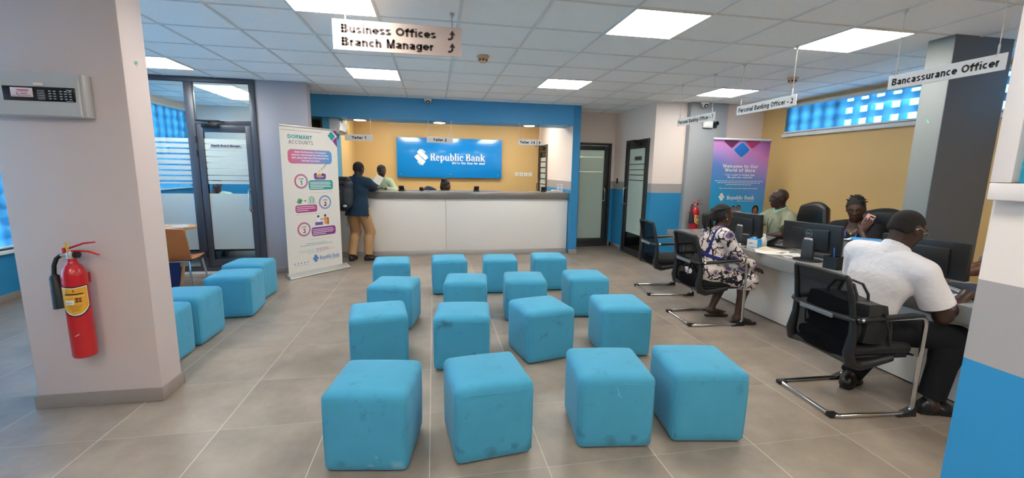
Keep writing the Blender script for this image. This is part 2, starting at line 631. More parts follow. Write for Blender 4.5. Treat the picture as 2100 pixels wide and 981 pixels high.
P_BAND = band_paint()
P_GOLD = mat('gold_paint', GOLD_P, 0.5, var=(1.2, 0.03))
P_BLUE = mat('brightened_blue_paint', (70, 154, 204), 0.5)  # beam only: the jamb's paint, lightened in place of light it lacks
P_PILLAR = mat('pinkish_grey_paint', (212, 195, 190), 0.6, var=(1.0, 0.03), bump=(60, 0.02))
P_LILAC = mat('lilac_grey_paint', (172, 167, 172), 0.6)
P_COL = mat('grey_column_paint', (158, 160, 160), 0.6)
P_DARKCOL = mat('column_shade_colour', (92, 98, 107), 0.6)  # column grey darkened to stand for its unlit face
P_WHITE = mat('white_paint', (226, 222, 216), 0.55)
ALU = mat('charcoal_aluminium', (80, 84, 94), 0.38, 0.3)
ALU_G = mat('graphite_aluminium', (58, 60, 60), 0.4, 0.3)
CHROME = mat('chrome', (200, 200, 200), 0.12, 1.0)
STEEL = mat('brushed_steel', (196, 192, 188), 0.42, 0.55, var=(3, 0.1))
BLACK = mat('black_plastic', (22, 23, 25), 0.45)
DKGREY = mat('dark_grey_plastic', (52, 54, 58), 0.5)
WHITE_PL = mat('white_plastic', (222, 220, 215), 0.4)
GLASS = glass_mat('clear_glass')
FILM = film_mat('frosted_film', (228, 236, 232), 0.08, 0.38)
FILM_G = film_mat('green_frosted_film', (202, 218, 208), 0.05, 0.25)
SKIRT = mat('skirting_tile', (150, 138, 130), 0.45, var=(8, 0.1))
INK = mat('black_print', (40, 38, 38), 0.6)


def floor_mat():
    m, nt, b = nt_new('floor_tile')
    N, L = nt.nodes, nt.links
    g = N.new('ShaderNodeNewGeometry')
    sp = N.new('ShaderNodeSeparateXYZ')
    L.new(g.outputs['Position'], sp.inputs[0])

    def mth(op, a, bv=None, c=None):
        n = N.new('ShaderNodeMath'); n.operation = op
        for i, x in enumerate((a, bv, c)):
            if x is None: continue
            if isinstance(x, (int, float)): n.inputs[i].default_value = x
            else: L.new(x, n.inputs[i])
        return n.outputs[0]
    masks, cells = [], []
    for ax, off in ((0, -1.840), (1, 1.932)):
        t = mth('DIVIDE', mth('SUBTRACT', sp.outputs[ax], off), 0.6)
        cells.append(mth('FLOOR', t))
        fr = mth('ABSOLUTE', mth('SUBTRACT', mth('FRACT', t), 0.5))
        masks.append(mth('MULTIPLY', mth('GREATER_THAN', fr, 0.5 - (0.0036 if ax == 0 else 0.0030)), 1.0 if ax == 0 else 0.45))
    joint = mth('MAXIMUM', masks[0], masks[1])
    cv = N.new('ShaderNodeCombineXYZ')
    L.new(cells[0], cv.inputs[0]); L.new(cells[1], cv.inputs[1])
    wn = N.new('ShaderNodeTexWhiteNoise'); wn.noise_dimensions = '3D'
    L.new(cv.outputs[0], wn.inputs['Vector'])
    nz = N.new('ShaderNodeTexNoise')
    nz.inputs['Scale'].default_value = 2.6; nz.inputs['Detail'].default_value = 8; nz.inputs['Roughness'].default_value = 0.62
    off = N.new('ShaderNodeVectorMath'); off.operation = 'MULTIPLY_ADD'
    L.new(wn.outputs['Color'], off.inputs[0]); off.inputs[1].default_value = (9, 9, 9); L.new(g.outputs['Position'], off.inputs[2])
    L.new(off.outputs[0], nz.inputs['Vector'])
    rp = N.new('ShaderNodeValToRGB')
    rp.color_ramp.elements[0].position = 0.3; rp.color_ramp.elements[0].color = rgb((132, 119, 107))
    rp.color_ramp.elements[1].position = 0.72; rp.color_ramp.elements[1].color = rgb((168, 153, 138))
    L.new(nz.outputs['Fac'], rp.inputs[0])
    mx = N.new('ShaderNodeMix'); mx.data_type = 'RGBA'
    L.new(rp.outputs[0], mx.inputs[6]); mx.inputs[7].default_value = rgb((206, 196, 184))
    L.new(joint, mx.inputs[0])
    L.new(mx.outputs[2], b.inputs['Base Color'])
    rr = mth('ADD', mth('MULTIPLY', nz.outputs['Fac'], 0.08), mth('ADD', mth('MULTIPLY', joint, 0.2), 0.31))
    L.new(rr, b.inputs['Roughness'])
    b.inputs['Specular IOR Level'].default_value = 0.5
    bp = N.new('ShaderNodeBump'); bp.inputs['Strength'].default_value = 0.25; bp.inputs['Distance'].default_value = 0.002
    bp.invert = True
    L.new(joint, bp.inputs['Height']); L.new(bp.outputs[0], b.inputs['Normal'])
    return m


X0, X1, Y0, Y1 = -4.75, 5.70, -3.2, 10.10
struct(MB().box(X0, X1, Y0, Y1, -0.06, 0), 'floor', floor_mat())
TILE = mat('ceiling_tile', (250, 250, 249), 0.9, var=(40, 0.05), bump=(120, 0.12))
struct(MB().box(X0, X1, Y0, Y1, CEIL + 0.006, CEIL + 0.1), 'ceiling', TILE)
g = MB()
k = -9
for i in range(-8, 10):
    x = 0.204 + 0.6 * i
    if X0 < x < X1: g.box(x - 0.012, x + 0.012, Y0, Y1, CEIL, CEIL + 0.012)
for i in range(-11, 13):
    y = 3.003 + 0.6 * i
    if Y0 < y < Y1: g.box(X0, X1, y - 0.010, y + 0.010, CEIL + 0.001, CEIL + 0.012)
struct(g, 'ceiling_grid', mat('ceiling_tee', (222, 222, 222), 0.5))


def wall_with_hole(name, m, axis, c0, c1, a0, a1, holes):
    """wall slab between c0..c1 on the given axis; along the other axis a0..a1; holes = (a0, a1, z0, z1)"""
    w = MB()

    def bx(p, q, z0, z1):
        if q - p < 1e-4 or z1 - z0 < 1e-4: return
        if axis == 'x': w.box(c0, c1, p, q, z0, z1)
        else: w.box(p, q, c0, c1, z0, z1)
    a = a0
    for (h0, h1, z0, z1) in sorted(holes):
        bx(a, h0, 0, CEIL + 0.006)
        bx(h0, h1, 0, z0)
        bx(h0, h1, z1, CEIL + 0.006)
        a = h1
    bx(a, a1, 0, CEIL + 0.006)
    return struct(w, name, m)


# ------------------------------------------------------------------ walls
wall_with_hole('wall_left', P_BAND, 'x', -4.75, -4.60, Y0, Y1, [(1.6, 6.2, 0.56, 2.36), (6.75, 9.32, 1.06, 2.54)])
wall_with_hole('wall_right', P_GOLD, 'x', 5.55, 5.70, Y0, Y1, [(2.2, 6.17, 2.15, 2.585)])
struct(MB().box(-4.6, 5.55, Y0, Y0 + 0.12, 0, CEIL + 0.006), 'wall_rear', P_BAND)
struct(MB().box(-1.76, 2.56, 9.98, 10.10, 0, CEIL + 0.006), 'wall_teller_back', P_GOLD)
wall_with_hole('wall_teller_right', P_BAND, 'x', 2.43, 2.56, 7.475, 9.98, [(9.16, 9.95, 0.0, 2.08)])
struct(MB().box(2.43, 2.565, 7.455, 7.475, 0, CEIL + 0.006), 'trim_1', mat('jamb_blue_paint', (44, 132, 182), 0.5))
struct(MB().box(-1.76, -1.66, 8.46, 9.98, 0, CEIL + 0.006), 'wall_teller_left', P_GOLD)
struct(MB().box(-1.76, -1.66, 7.56, 8.46, 0, CEIL + 0.006), 'trim_2', mat('pale_blue_paint', (70, 140, 172), 0.5))
struct(MB().box(-2.36, 2.565, 7.46, 7.99, 2.305, CEIL + 0.006), 'trim_3', P_BLUE)          # blue beam over the tellers
wall_with_hole('wall_corridor_back', P_BAND, 'y', 8.25, 8.37, 2.56, 3.57, [(2.70, 3.50, 0.0, 2.07)])
wall_with_hole('wall_corridor_right', P_BAND, 'x', 3.57, 3.69, 6.68, 8.37, [(6.82, 7.70, 0.0, 2.08)])
struct(MB().box(3.69, 5.55, 6.68, 6.80, 0, CEIL + 0.006), 'wall_back', P_BAND)
struct(MB().box(4.12, 4.79, 6.575, 6.68, 0, CEIL + 0.006, 0.004), 'pillar_grey', P_COL)
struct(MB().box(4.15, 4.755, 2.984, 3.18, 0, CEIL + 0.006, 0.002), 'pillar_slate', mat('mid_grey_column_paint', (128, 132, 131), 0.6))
struct(MB().box(4.1505, 4.7545, 2.979, 2.985, 0, CEIL + 0.006), 'pillar_shade_front', P_DARKCOL)          # unlit front of the column, its shade put in as slate colour
struct(MB().box(-2.425, -1.745, 2.945, 3.165, 0, CEIL + 0.006, 0.006), 'pillar_front', P_PILLAR)
struct(MB().box(-2.34, -1.69, 6.49, 6.66, 0, CEIL + 0.006, 0.004), 'pillar_lilac', P_LILAC)
struct(MB().box(0.98, 1.18, Y0 + 0.12, 0.605, 0, CEIL + 0.006, 0.008), 'wall_near_right', P_BAND)
struct(MB().box(-4.6, -2.36, 9.40, 9.52, 0, CEIL + 0.006), 'wall_office_back', P_BAND)
struct(MB().box(-2.46, -2.36, 6.66, 9.40, 0, CEIL + 0.006), 'wall_office_right', P_BAND)
struct(MB().box(2.56, 5.70, 10.0, 10.10, 0, CEIL + 0.006), 'wall_rear_rooms', P_WHITE)
struct(MB().box(-2.12, -1.76, 8.95, 9.07, 0, CEIL + 0.006), 'wall_alley', P_WHITE)
struct(MB().box(-2.36, -2.12, 8.93, 9.0, 0, CEIL + 0.006), 'door_5', mat('brown_panel', (120, 98, 70), 0.5))
struct(MB().box(-4.6, -2.34, 6.33, 6.57, 0, 0.055, 0.004), 'trim_4', mat('pale_kerb', (186, 184, 182), 0.6))

# skirting tiles
SK = 0.088


def skirt(name, *bxs):
    w = MB()
    for b in bxs: w.box(*b[:4], 0, SK, 0.003)
    struct(w, name, SKIRT)


skirt('baseboard_front_pillar', (-2.437, -1.733, 2.932, 2.946), (-2.437, -1.733, 3.164, 3.178), (-2.437, -2.424, 2.946, 3.164), (-1.746, -1.733, 2.946, 3.164))
skirt('baseboard_left', (-4.60, -4.586, -3.0, 6.33))
skirt('baseboard_lilac_pillar', (-2.34, -1.678, 6.478, 6.491), (-1.691, -1.678, 6.49, 6.66))
skirt('baseboard_teller_side', (2.42, 2.577, 7.443, 7.456), (2.564, 2.577, 7.456, 8.25))
skirt('baseboard_corridor', (3.50, 3.57, 8.237, 8.25), (3.557, 3.57, 7.74, 8.237), (3.557, 3.57, 6.667, 6.79), (3.557, 4.12, 6.667, 6.68))
skirt('baseboard_grey_pillar', (4.108, 4.802, 6.562, 6.576), (4.108, 4.121, 6.575, 6.667))
skirt('baseboard_back', (4.79, 5.55, 6.667, 6.68))
skirt('baseboard_right', (5.537, 5.55, 3.4, 6.667))


# ------------------------------------------------------------------ aluminium glazed doors
def film_strips(bands, x0, x1, y, name, parent, m):
    w = MB()
    for z0, z1 in bands: w.raw([(x0, y, z0), (x1, y, z0), (x1, y, z1), (x0, y, z1)], [(0, 1, 2, 3)])
    return tag(w.build(name, m, parent), kind='structure')


def rect_frame(w, x0, x1, z0, z1, t, y0, y1, tb=None, tt=None):
    tb = tb or t
    tt = tt or t
    w.box(x0, x0 + t, y0, y1, z0, z1, 0.004)
    w.box(x1 - t, x1, y0, y1, z0, z1, 0.004)
    w.box(x0 + t, x1 - t, y0, y1, z0, z0 + tb, 0.004)
    w.box(x0 + t, x1 - t, y0, y1, z1 - tt, z1, 0.004)


def d_handle(x, y, z0, z1, parent, out=-0.055, r=0.011):
    w = MB()
    P = [(x, y, z0), (x, y + out * 0.6, z0), (x, y + out * 0.93, z0 + 0.012), (x, y + out, z0 + 0.04), (x, y + out, z1 - 0.04), (x, y + out * 0.93, z1 - 0.012), (x, y + out * 0.6, z1), (x, y, z1)]
    w.tube(P, r, 10)
    w.lathe([(0.02, 0), (0.02, 0.006)], n=16, M=Matrix.Translation((x, y, z0)) @ Matrix.Rotation(PI / 2, 4, 'X'))
    w.lathe([(0.02, 0), (0.02, 0.006)], n=16, M=Matrix.Translation((x, y, z1)) @ Matrix.Rotation(PI / 2, 4, 'X'))
    return w.build('door_handle', CHROME, parent)


def closer(x0, y, z, parent, flip=1):
    w = MB()
    w.box(x0, x0 + flip * 0.20, y - 0.055, y, z - 0.03, z + 0.025, 0.008)
    w.tube([(x0 + flip * 0.1, y - 0.03, z + 0.02), (x0 + flip * 0.1, y - 0.03, z + 0.05)], 0.012, 8)
    w.box(x0 - flip * 0.01, x0 + flip * 0.27, y - 0.16, y - 0.13, z + 0.052, z + 0.06)
    w.tube([(x0 + flip * 0.1, y - 0.03, z + 0.052), (x0 - flip * 0.01, y - 0.145, z + 0.056)], 0.009, 8)
    w.tube([(x0 - flip * 0.01, y - 0.145, z + 0.056), (x0 + flip * 0.27, y - 0.02, z + 0.056)], 0.009, 8)
    return w.build('door_closer', BLACK, parent)


# office partition: sidelight, transom and door (local x = world X + 4.6)
d1 = sroot('door_1', (-4.6, 6.5, 0))
w = MB()
w.box(0.0, 2.26, -0.03, 0.03, 2.585, CEIL + 0.006, 0.004)
w.box(0.0, 2.26, -0.03, 0.03, 0.055, 0.115, 0.004)
w.box(0.0, 0.06, -0.03, 0.03, 0.115, 2.585, 0.004)
w.box(1.415, 1.515, -0.03, 0.03, 0.115, 2.585, 0.004)
w.box(2.19, 2.26, -0.03, 0.03, 0.115, 2.585, 0.004)
w.box(1.515, 2.19, -0.03, 0.03, 2.045, 2.105, 0.004)
w.build('door_frame', ALU, d1)
w = MB(); rect_frame(w, 1.52, 2.185, 0.12, 2.04, 0.075, -0.022, 0.022, 0.10, 0.09)
w.build('door_leaf', ALU, d1)
w = MB().box(1.585, 2.12, -0.003, 0.003, 0.21, 1.96)
w.build('glass_panel', GLASS, d1)
w = MB().box(0.05, 1.42, -0.003, 0.003, 0.11, 2.59)
w.build('glass_panel', GLASS, d1)
w = MB().box(1.51, 2.195, -0.003, 0.003, 2.10, 2.59)
w.build('glass_panel', GLASS, d1)
bands, z = [], 1.862
for i in range(8):
    bands.append((z - 0.050, z)); z -= 0.072
bands.append((1.262, z))
side_b = bands[:-1] + [(1.262, 1.286), (0.36, 1.131)]
film_strips(side_b, 0.06, 1.41, -0.006, 'frosted_film', d1, FILM)
dz = [(1.80, 1.862), (1.715, 1.79), (1.635, 1.705), (1.555, 1.622), (1.475, 1.542), (1.385, 1.462), (1.315, 1.372), (1.262, 1.302), (0.36, 1.131)]
film_strips(dz, 1.595, 2.11, -0.006, 'frosted_film', d1, FILM)
d_handle(2.115, -0.022, 0.90, 1.185, d1)
closer(1.60, -0.022, 2.03, d1)
w = MB()
for z in (1.62, 1.80): w.tube([(1.512, -0.036, z), (1.512, -0.036, z + 0.09)], 0.011, 8)
w.tube([(1.512, -0.036, 0.25), (1.512, -0.036, 0.35)], 0.011, 8)
w.build('hinge', BLACK, d1)
w = MB().box(1.66, 2.045, -0.014, -0.007, 1.742, 1.80, 0.001)
npl = w.build('nameplate', mat('silver_plate', (196, 200, 202), 0.4, 0.3), d1)
a = Art((1.66, -0.0145, 1.742), (1, 0, 0), (0, 0, 1))
a.text('Deputy Branch Manager', 0.1925, 0.02, INK, w=0.35, h=0.026, align='c', bold=0.02)
a.build('nameplate_lettering', npl)

# corridor door (faces the hall)
d2 = sroot('door_2', (2.70, 8.25, 0))
w = MB(); rect_frame(w, 0.0, 0.80, 0.0, 2.065, 0.045, -0.02, 0.06)
w.build('door_frame', ALU_G, d2)
w = MB(); rect_frame(w, 0.05, 0.75, 0.006, 2.015, 0.095, -0.005, 0.04, 0.16, 0.085)
w.build('door_leaf', ALU_G, d2)
MB().box(0.14, 0.66, 0.012, 0.018, 0.16, 1.935).build('glass_panel', GLASS, d2)
film_strips([(0.168, 1.497), (1.512, 1.787), (1.80, 1.93)], 0.145, 0.655, 0.008, 'frosted_film', d2, FILM_G)
d_handle(0.675, -0.005, 0.93, 1.17, d2, r=0.010)

# side office door in the corridor's right wall (faces the tellers)
d3 = sroot('door_3', (3.57, 7.70, 0), -PI / 2)
w = MB(); rect_frame(w, 0.0, 0.88, 0.0, 2.078, 0.05, -0.02, 0.06)
w.build('door_frame', ALU_G, d3)
w = MB(); rect_frame(w, 0.055, 0.825, 0.008, 2.025, 0.085, -0.012, 0.03, 0.10, 0.10)
w.build('door_leaf', ALU_G, d3)
MB().box(0.135, 0.745, 0.004, 0.010, 0.10, 1.93).build('glass_panel', GLASS, d3)
film_strips([(0.40, 1.36), (1.372, 1.455), (1.467, 1.55), (1.562, 1.645), (1.657, 1.925)], 0.14, 0.74, 0.0, 'frosted_film', d3, FILM_G)
d_handle(0.10, -0.012, 0.92, 1.22, d3, r=0.011)
closer(0.60, -0.012, 2.0, d3, -1)
np3 = MB().box(0.36, 0.62, -0.008, -0.002, 1.72, 1.79, 0.001).build('nameplate', mat('dark_plate', (92, 96, 98), 0.5, 0.3), d3)
a = Art((0.36, -0.0085, 1.72), (1, 0, 0), (0, 0, 1))
for q in range(2): a.rect(0.04 + q * 0.10, 0.024, 0.12 + q * 0.10, 0.046, INK)
a.build('nameplate_lettering', np3)

# staff door behind the tellers
d4 = sroot('door_4', (2.43, 9.95, 0), -PI / 2)
w = MB(); rect_frame(w, 0.0, 0.79, 0.0, 2.075, 0.06, -0.02, 0.08)
w.build('door_frame', mat('brown_aluminium', (84, 76, 68), 0.4, 0.3), d4)
w = MB(); rect_frame(w, 0.065, 0.725, 0.008, 2.01, 0.08, -0.008, 0.04, 0.12, 0.09)
w.build('door_leaf', mat('brown_aluminium', (84, 76, 68), 0.4, 0.3), d4)
MB().box(0.14, 0.65, 0.010, 0.016, 0.12, 1.93).build('glass_panel', GLASS, d4)
film_strips([(0.12, 1.20), (1.22, 1.32), (1.345, 1.445), (1.47, 1.57), (1.595, 1.695), (1.72, 1.80)], 0.145, 0.645, 0.006, 'frosted_film', d4, FILM)
d_handle(0.09, -0.008, 0.95, 1.25, d4)
closer(0.55, -0.008, 2.0, d4, -1)

# ------------------------------------------------------------------ windows: screen blocks outside, aluminium frame, glass
BLOCK = mat('concrete_screen', (120, 150, 175), 0.8)


def window(name, xw, sgn, y0, y1, z0, z1, py=0.205, pz=0.16):
    """opening in an X wall whose room face is at xw; sgn = direction to outside"""
    r = sroot(name, (xw, y0, z0))
    W, H = y1 - y0, z1 - z0
    w = MB()
    xo0, xo1 = sorted((sgn * 0.056, sgn * 0.072))
    ny, nz = int(W / py) + 1, int(H / pz) + 1
    for i in range(ny + 1):
        a0, a1 = max(0, i * py - 0.05), min(W, i * py + 0.05)
        if a1 > a0: w.box(xo0, xo1, a0, a1, 0, H)
    for j in range(nz + 1):
        a0, a1 = max(0, j * pz - 0.042), min(H, j * pz + 0.042)
        if a1 > a0: w.box(xo0 + 0.002, xo1 - 0.002, 0, W, a0, a1)
    w.build('screen_blocks', BLOCK, r)
    w = MB()
    f0, f1 = sorted((sgn * 0.012, sgn * 0.05))
    w.box(f0, f1, 0, W, 0, 0.04); w.box(f0, f1, 0, W, H - 0.04, H)
    n = max(2, int(round(W / 1.2)))
    for i in range(n + 1):
        c = min(max(i * W / n, 0.02), W - 0.02)
        w.box(f0, f1, c - 0.02, c + 0.02, 0.04, H - 0.04)
    w.build('window_frame', ALU, r)
    MB().box(sgn * 0.029, sgn * 0.033, 0.02, W - 0.02, 0.02, H - 0.02).build('window_glass', GLASS, r)
    return r


window('window_1', -4.60, -1, 1.6, 6.2, 0.56, 2.36)
window('window_2', -4.60, -1, 6.75, 9.32, 1.06, 2.54)
window('window_3', 5.55, 1, 2.2, 6.17, 2.15, 2.585)
w = MB().box(5.50, 5.56, 2.2, 6.19, 2.10, 2.15, 0.004)
struct(w, 'trim_5', mat('white_sill', (214, 214, 212), 0.5))
struct(MB().box(-4.62, -4.55, 1.6, 6.2, 0.525, 0.56, 0.004), 'trim_6', mat('white_sill', (214, 214, 212), 0.5))
SHEER = film_mat('sheer_blue_fabric', (100, 172, 220), 0.50, 0.6, tint=(190, 225, 245))
BANDF = film_mat('blue_blind_fabric', (78, 152, 206), 0.34, 0.55, tint=(150, 205, 240))


def blind(x, y0, y1, z0, z1, label, pitch=0.16, gap=0.08, sgn=1):
    r = thing('roller_blind', label, 'blind', (x, (y0 + y1) / 2, z0))
    h = (y1 - y0) / 2
    H = z1 - z0
    MB().tube([(0, -h, H - 0.03), (0, h, H - 0.03)], 0.028, 14).build('roller', WHITE_PL, r)
    MB().tube([(0, -h, 0.0), (0, h, 0.0)], 0.012, 10).build('bottom_rail', WHITE_PL, r)
    b, s, z = MB(), MB(), H - 0.03
    while z > 0.002:
        a = max(0, z - (pitch - gap)); b.raw([(0, -h, a), (0, h, a), (0, h, z), (0, -h, z)], [(0, 1, 2, 3)])
        z = a
        a = max(0, z - gap); s.raw([(0.001, -h, a), (0.001, h, a), (0.001, h, z), (0.001, -h, z)], [(0, 1, 2, 3)])
        z = a
    b.build('blue_fabric', BANDF, r)
    s.build('sheer_fabric', SHEER, r)
    return r


blind(-4.56, 1.66, 6.16, 0.60, 2.40, 'long blue banded roller blind on the window behind the front pillar')
blind(-4.56, 6.70, 9.36, 1.09, 2.56, 'blue banded roller blind seen through the office glass partition')
blind(5.515, 2.2, 6.15, 2.17, 2.60, 'narrow blue roller blind high on the gold wall behind the banking desk')

# ------------------------------------------------------------------ ceiling light panels
PANEL = emat('light_diffuser', (255, 252, 244), PANEL_W)


def panel_light(x, y, label, proto=[None]):
    if proto[0] is None:
        r = thing('ceiling_light', label, 'ceiling light', (x, y, CEIL), group='square ceiling light panels')
        w = MB(); t = 0.014
        for b in ((0, .6, 0, t), (0, .6, .6 - t, .6), (0, t, t, .6 - t), (.6 - t, .6, t, .6 - t)):
            w.box(*b, -0.006, 0.004)
        w.build('frame', WHITE_PL, r)
        MB().box(t, .6 - t, t, .6 - t, -0.002, 0.004).build('diffuser', PANEL, r)
        proto[0] = r
        return r
    return dup(proto[0], (x, y, CEIL), label=label)


GX = lambda i: 0.204 + 0.6 * i
GY = lambda j: 3.003 + 0.6 * j
panel_light(GX(2), GY(0), 'large lit ceiling panel over the middle of the hall, nearest the front')
panel_light(GX(-2), GY(0), 'lit ceiling panel cut by the top edge above the Business Offices sign')
panel_light(GX(5), GY(0), 'lit ceiling panel beside the wire of the Personal Banking Officer - 2 sign')
panel_light(GX(-2), GY(4), 'lit ceiling panel just below the Business Offices sign')
panel_light(GX(2), GY(4), 'lit ceiling panel in front of the blue beam above Teller 3')
panel_light(GX(6), GY(4), 'lit ceiling panel above the purple and blue roll-up banner')
panel_light(GX(-6), GY(4), 'lit ceiling panel beside the front pillar, outside the office partition')
panel_light(GX(-6) + 0.0, 7.20, 'nearer lit ceiling panel inside the glazed office')
panel_light(GX(-6) + 0.0, 7.82, 'farther lit ceiling panel inside the glazed office')
for i in (-4, -1, 3, 7):  # unseen panels added behind the viewer to light the foreground
    for j in (-5, -8):
        panel_light(GX(i), GY(j), 'added unseen ceiling panel lighting the hall from behind the viewer')
panel_light(4.4, 7.7, 'added unseen light panel in the room behind the side office door')  # unseen panels added to light the rooms behind the two glazed doors
panel_light(3.0, 9.0, 'added unseen light panel in the room behind the corridor door')
for (x, y) in ((-1.2, 8.5), (0.1, 8.5), (1.4, 8.5)):  # unseen panels added to brighten the teller bay
    panel_light(x, y, 'added unseen light panel behind the blue beam')


# ================================================================== cube ottomans
def fabric_mat(name, col, stain=None):
    m, nt, b = nt_new(name)
    N, L = nt.nodes, nt.links
    b.inputs['Roughness'].default_value = 0.85
    b.inputs['Specular IOR Level'].default_value = 0.25
    b.inputs['Sheen Weight'].default_value = 0.12
    tc = N.new('ShaderNodeTexCoord')
    oi = N.new('ShaderNodeObjectInfo')
    off = N.new('ShaderNodeVectorMath'); off.operation = 'ADD'
    sc = N.new('ShaderNodeVectorMath'); sc.operation = 'SCALE'; sc.inputs['Scale'].default_value = 7.0
    cb = N.new('ShaderNodeCombineXYZ')
    for i in range(3): L.new(oi.outputs['Random'], cb.inputs[i])
    L.new(cb.outputs[0], sc.inputs[0])
    L.new(tc.outputs['Object'], off.inputs[0]); L.new(sc.outputs[0], off.inputs[1])
    n1 = N.new('ShaderNodeTexNoise'); n1.inputs['Scale'].default_value = 5; n1.inputs['Detail'].default_value = 6
    L.new(off.outputs[0], n1.inputs['Vector'])
    n2 = N.new('ShaderNodeTexNoise'); n2.inputs['Scale'].default_value = 420; n2.inputs['Detail'].default_value = 1
    L.new(tc.outputs['Object'], n2.inputs['Vector'])
    mx = N.new('ShaderNodeMix'); mx.data_type = 'RGBA'
    c = rgb(col)
    mx.inputs[6].default_value = tuple(x * 0.90 for x in c[:3]) + (1,)
    mx.inputs[7].default_value = tuple(min(1, x * 1.10) for x in c[:3]) + (1,)
    L.new(n1.outputs['Fac'], mx.inputs[0])
    # scattered grime specks
    n3 = N.new('ShaderNodeTexNoise'); n3.inputs['Scale'].default_value = 9; n3.inputs['Detail'].default_value = 7; n3.inputs['Roughness'].default_value = 0.7
    L.new(off.outputs[0], n3.inputs['Vector'])
    mr = N.new('ShaderNodeMapRange'); mr.inputs[1].default_value = 0.58; mr.inputs[2].default_value = 0.76; mr.inputs[4].default_value = 0.45
    L.new(n3.outputs['Fac'], mr.inputs[0])
    m2 = N.new('ShaderNodeMix'); m2.data_type = 'RGBA'
    m2.inputs[7].default_value = rgb((58, 84, 92))
    L.new(mr.outputs[0], m2.inputs[0]); L.new(mx.outputs[2], m2.inputs[6])
    last = m2.outputs[2]
    if stain:
        for (p, r, sc_) in stain:
            ds = N.new('ShaderNodeVectorMath'); ds.operation = 'DISTANCE'
            ds.inputs[1].default_value = p
            L.new(tc.outputs['Object'], ds.inputs[0])
            ad = N.new('ShaderNodeMath'); ad.operation = 'MULTIPLY_ADD'
            n4 = N.new('ShaderNodeTexNoise'); n4.inputs['Scale'].default_value = 26; n4.inputs['Detail'].default_value = 4
            L.new(tc.outputs['Object'], n4.inputs['Vector'])
            L.new(n4.outputs['Fac'], ad.inputs[0]); ad.inputs[1].default_value = r * 3.0; L.new(ds.outputs['Value'], ad.inputs[2])
            m5 = N.new('ShaderNodeMapRange'); m5.inputs[1].default_value = r * 2.7; m5.inputs[2].default_value = r * 1.7; m5.inputs[3].default_value = 0; m5.inputs[4].default_value = 0.5
            L.new(ad.outputs[0], m5.inputs[0])
            m3 = N.new('ShaderNodeMix'); m3.data_type = 'RGBA'; m3.inputs[7].default_value = rgb(sc_)
            L.new(m5.outputs[0], m3.inputs[0]); L.new(last, m3.inputs[6])
            last = m3.outputs[2]
    L.new(last, b.inputs['Base Color'])
    bp = N.new('ShaderNodeBump'); bp.inputs['Strength'].default_value = 0.25; bp.inputs['Distance'].default_value = 0.002
    L.new(n2.outputs['Fac'], bp.inputs['Height']); L.new(bp.outputs[0], b.inputs['Normal'])
    return m


OTT = (72, 158, 190)
FAB = fabric_mat('teal_upholstery', OTT)
FAB_ST = fabric_mat('stained_teal_upholstery', OTT, [((-0.14, -0.205, 0.38), 0.035, (44, 66, 76)), ((-0.085, -0.205, 0.37), 0.03, (44, 66, 76)), ((0.11, -0.205, 0.12), 0.03, (44, 66, 76))])
PALE = (150, 196, 210)
FAB_SC = fabric_mat('scuffed_teal_upholstery', OTT, [((0.03, -0.21, 0.045), 0.016, PALE), ((0.06, -0.21, 0.09), 0.013, PALE), ((-0.12, -0.21, 0.06), 0.03, (66, 128, 150)), ((0.16, -0.2, 0.05), 0.03, PALE)])
FAB_GR = fabric_mat('grimy_teal_upholstery', OTT, [((-0.19, -0.17, 0.10), 0.035, (52, 84, 96)), ((0.10, -0.21, 0.07), 0.022, (48, 84, 98)), ((-0.03, -0.21, 0.05), 0.03, (58, 104, 120)), ((0.19, -0.19, 0.05), 0.035, (56, 100, 116))])


def ottoman_mesh(m, name='cube_ottoman', seed=0):
    """upholstered cube with pillowed faces, soft corners and loose-cover creases"""
    rnd = random.Random(seed)
    n = 14
    bm = bmesh.new()
    bmesh.ops.create_cube(bm, size=1)
    bmesh.ops.subdivide_edges(bm, edges=bm.edges[:], cuts=n, use_grid_fill=True)
    hw, hd, h, r = 0.212, 0.210, 0.412, 0.036
    creases = [(rnd.uniform(-0.7, 0.7), rnd.choice((0, 1, 2, 3)), rnd.uniform(0.35, 0.9)) for _ in range(5)]
    for v in bm.verts:
        q = v.co * 2.0
        x, y, z = q.x * hw, q.y * hd, q.z * h / 2
        ix = max(-hw + r, min(hw - r, x)); iy = max(-hd + r, min(hd - r, y)); rz = r * (0.9 if z > 0 else 0.35)
        iz = max(-h / 2 + rz, min(h / 2 - rz, z))
        d = Vector((x - ix, y - iy, (z - iz) * r / rz))
        if d.length > 1e-6:
            d = d.normalized() * r
            x, y, z = ix + d.x, iy + d.y, iz + d.z * rz / r
        bul = lambda a: max(0.0, 1 - a * a)
        if abs(q.z) > 0.98 and q.z > 0: z += 0.016 * bul(q.x) * bul(q.y)
        t = 0.5 + 0.5 * q.z
        taper = 1.0 - 0.012 * (1 - t) ** 2
        x *= taper; y *= taper
        side = bul(q.z) * 0.006
        if abs(q.x) > 0.98: x += math.copysign(side * bul(q.y), q.x)
        if abs(q.y) > 0.98: y += math.copysign(side * bul(q.x), q.y)
        for (c, f, ln) in creases:
            a = (q.x, q.x, q.y, q.y)[f]
            on = (q.y < -.98, q.y > .98, q.x < -.98, q.x > .98)[f]
            if on:
                dd = math.exp(-((a - c) / 0.07) ** 2) * 0.006 * max(0, min(1, (ln - (1 - t)) * 3))
                if f < 2: y += dd if q.y < 0 else -dd
                else: x += dd if q.x < 0 else -dd
        v.co = Vector((x, y, z + h / 2 + 0.010))
    mb = MB().bm(bm, 0, None, True)
    o = mb.build(name, m)
    return o


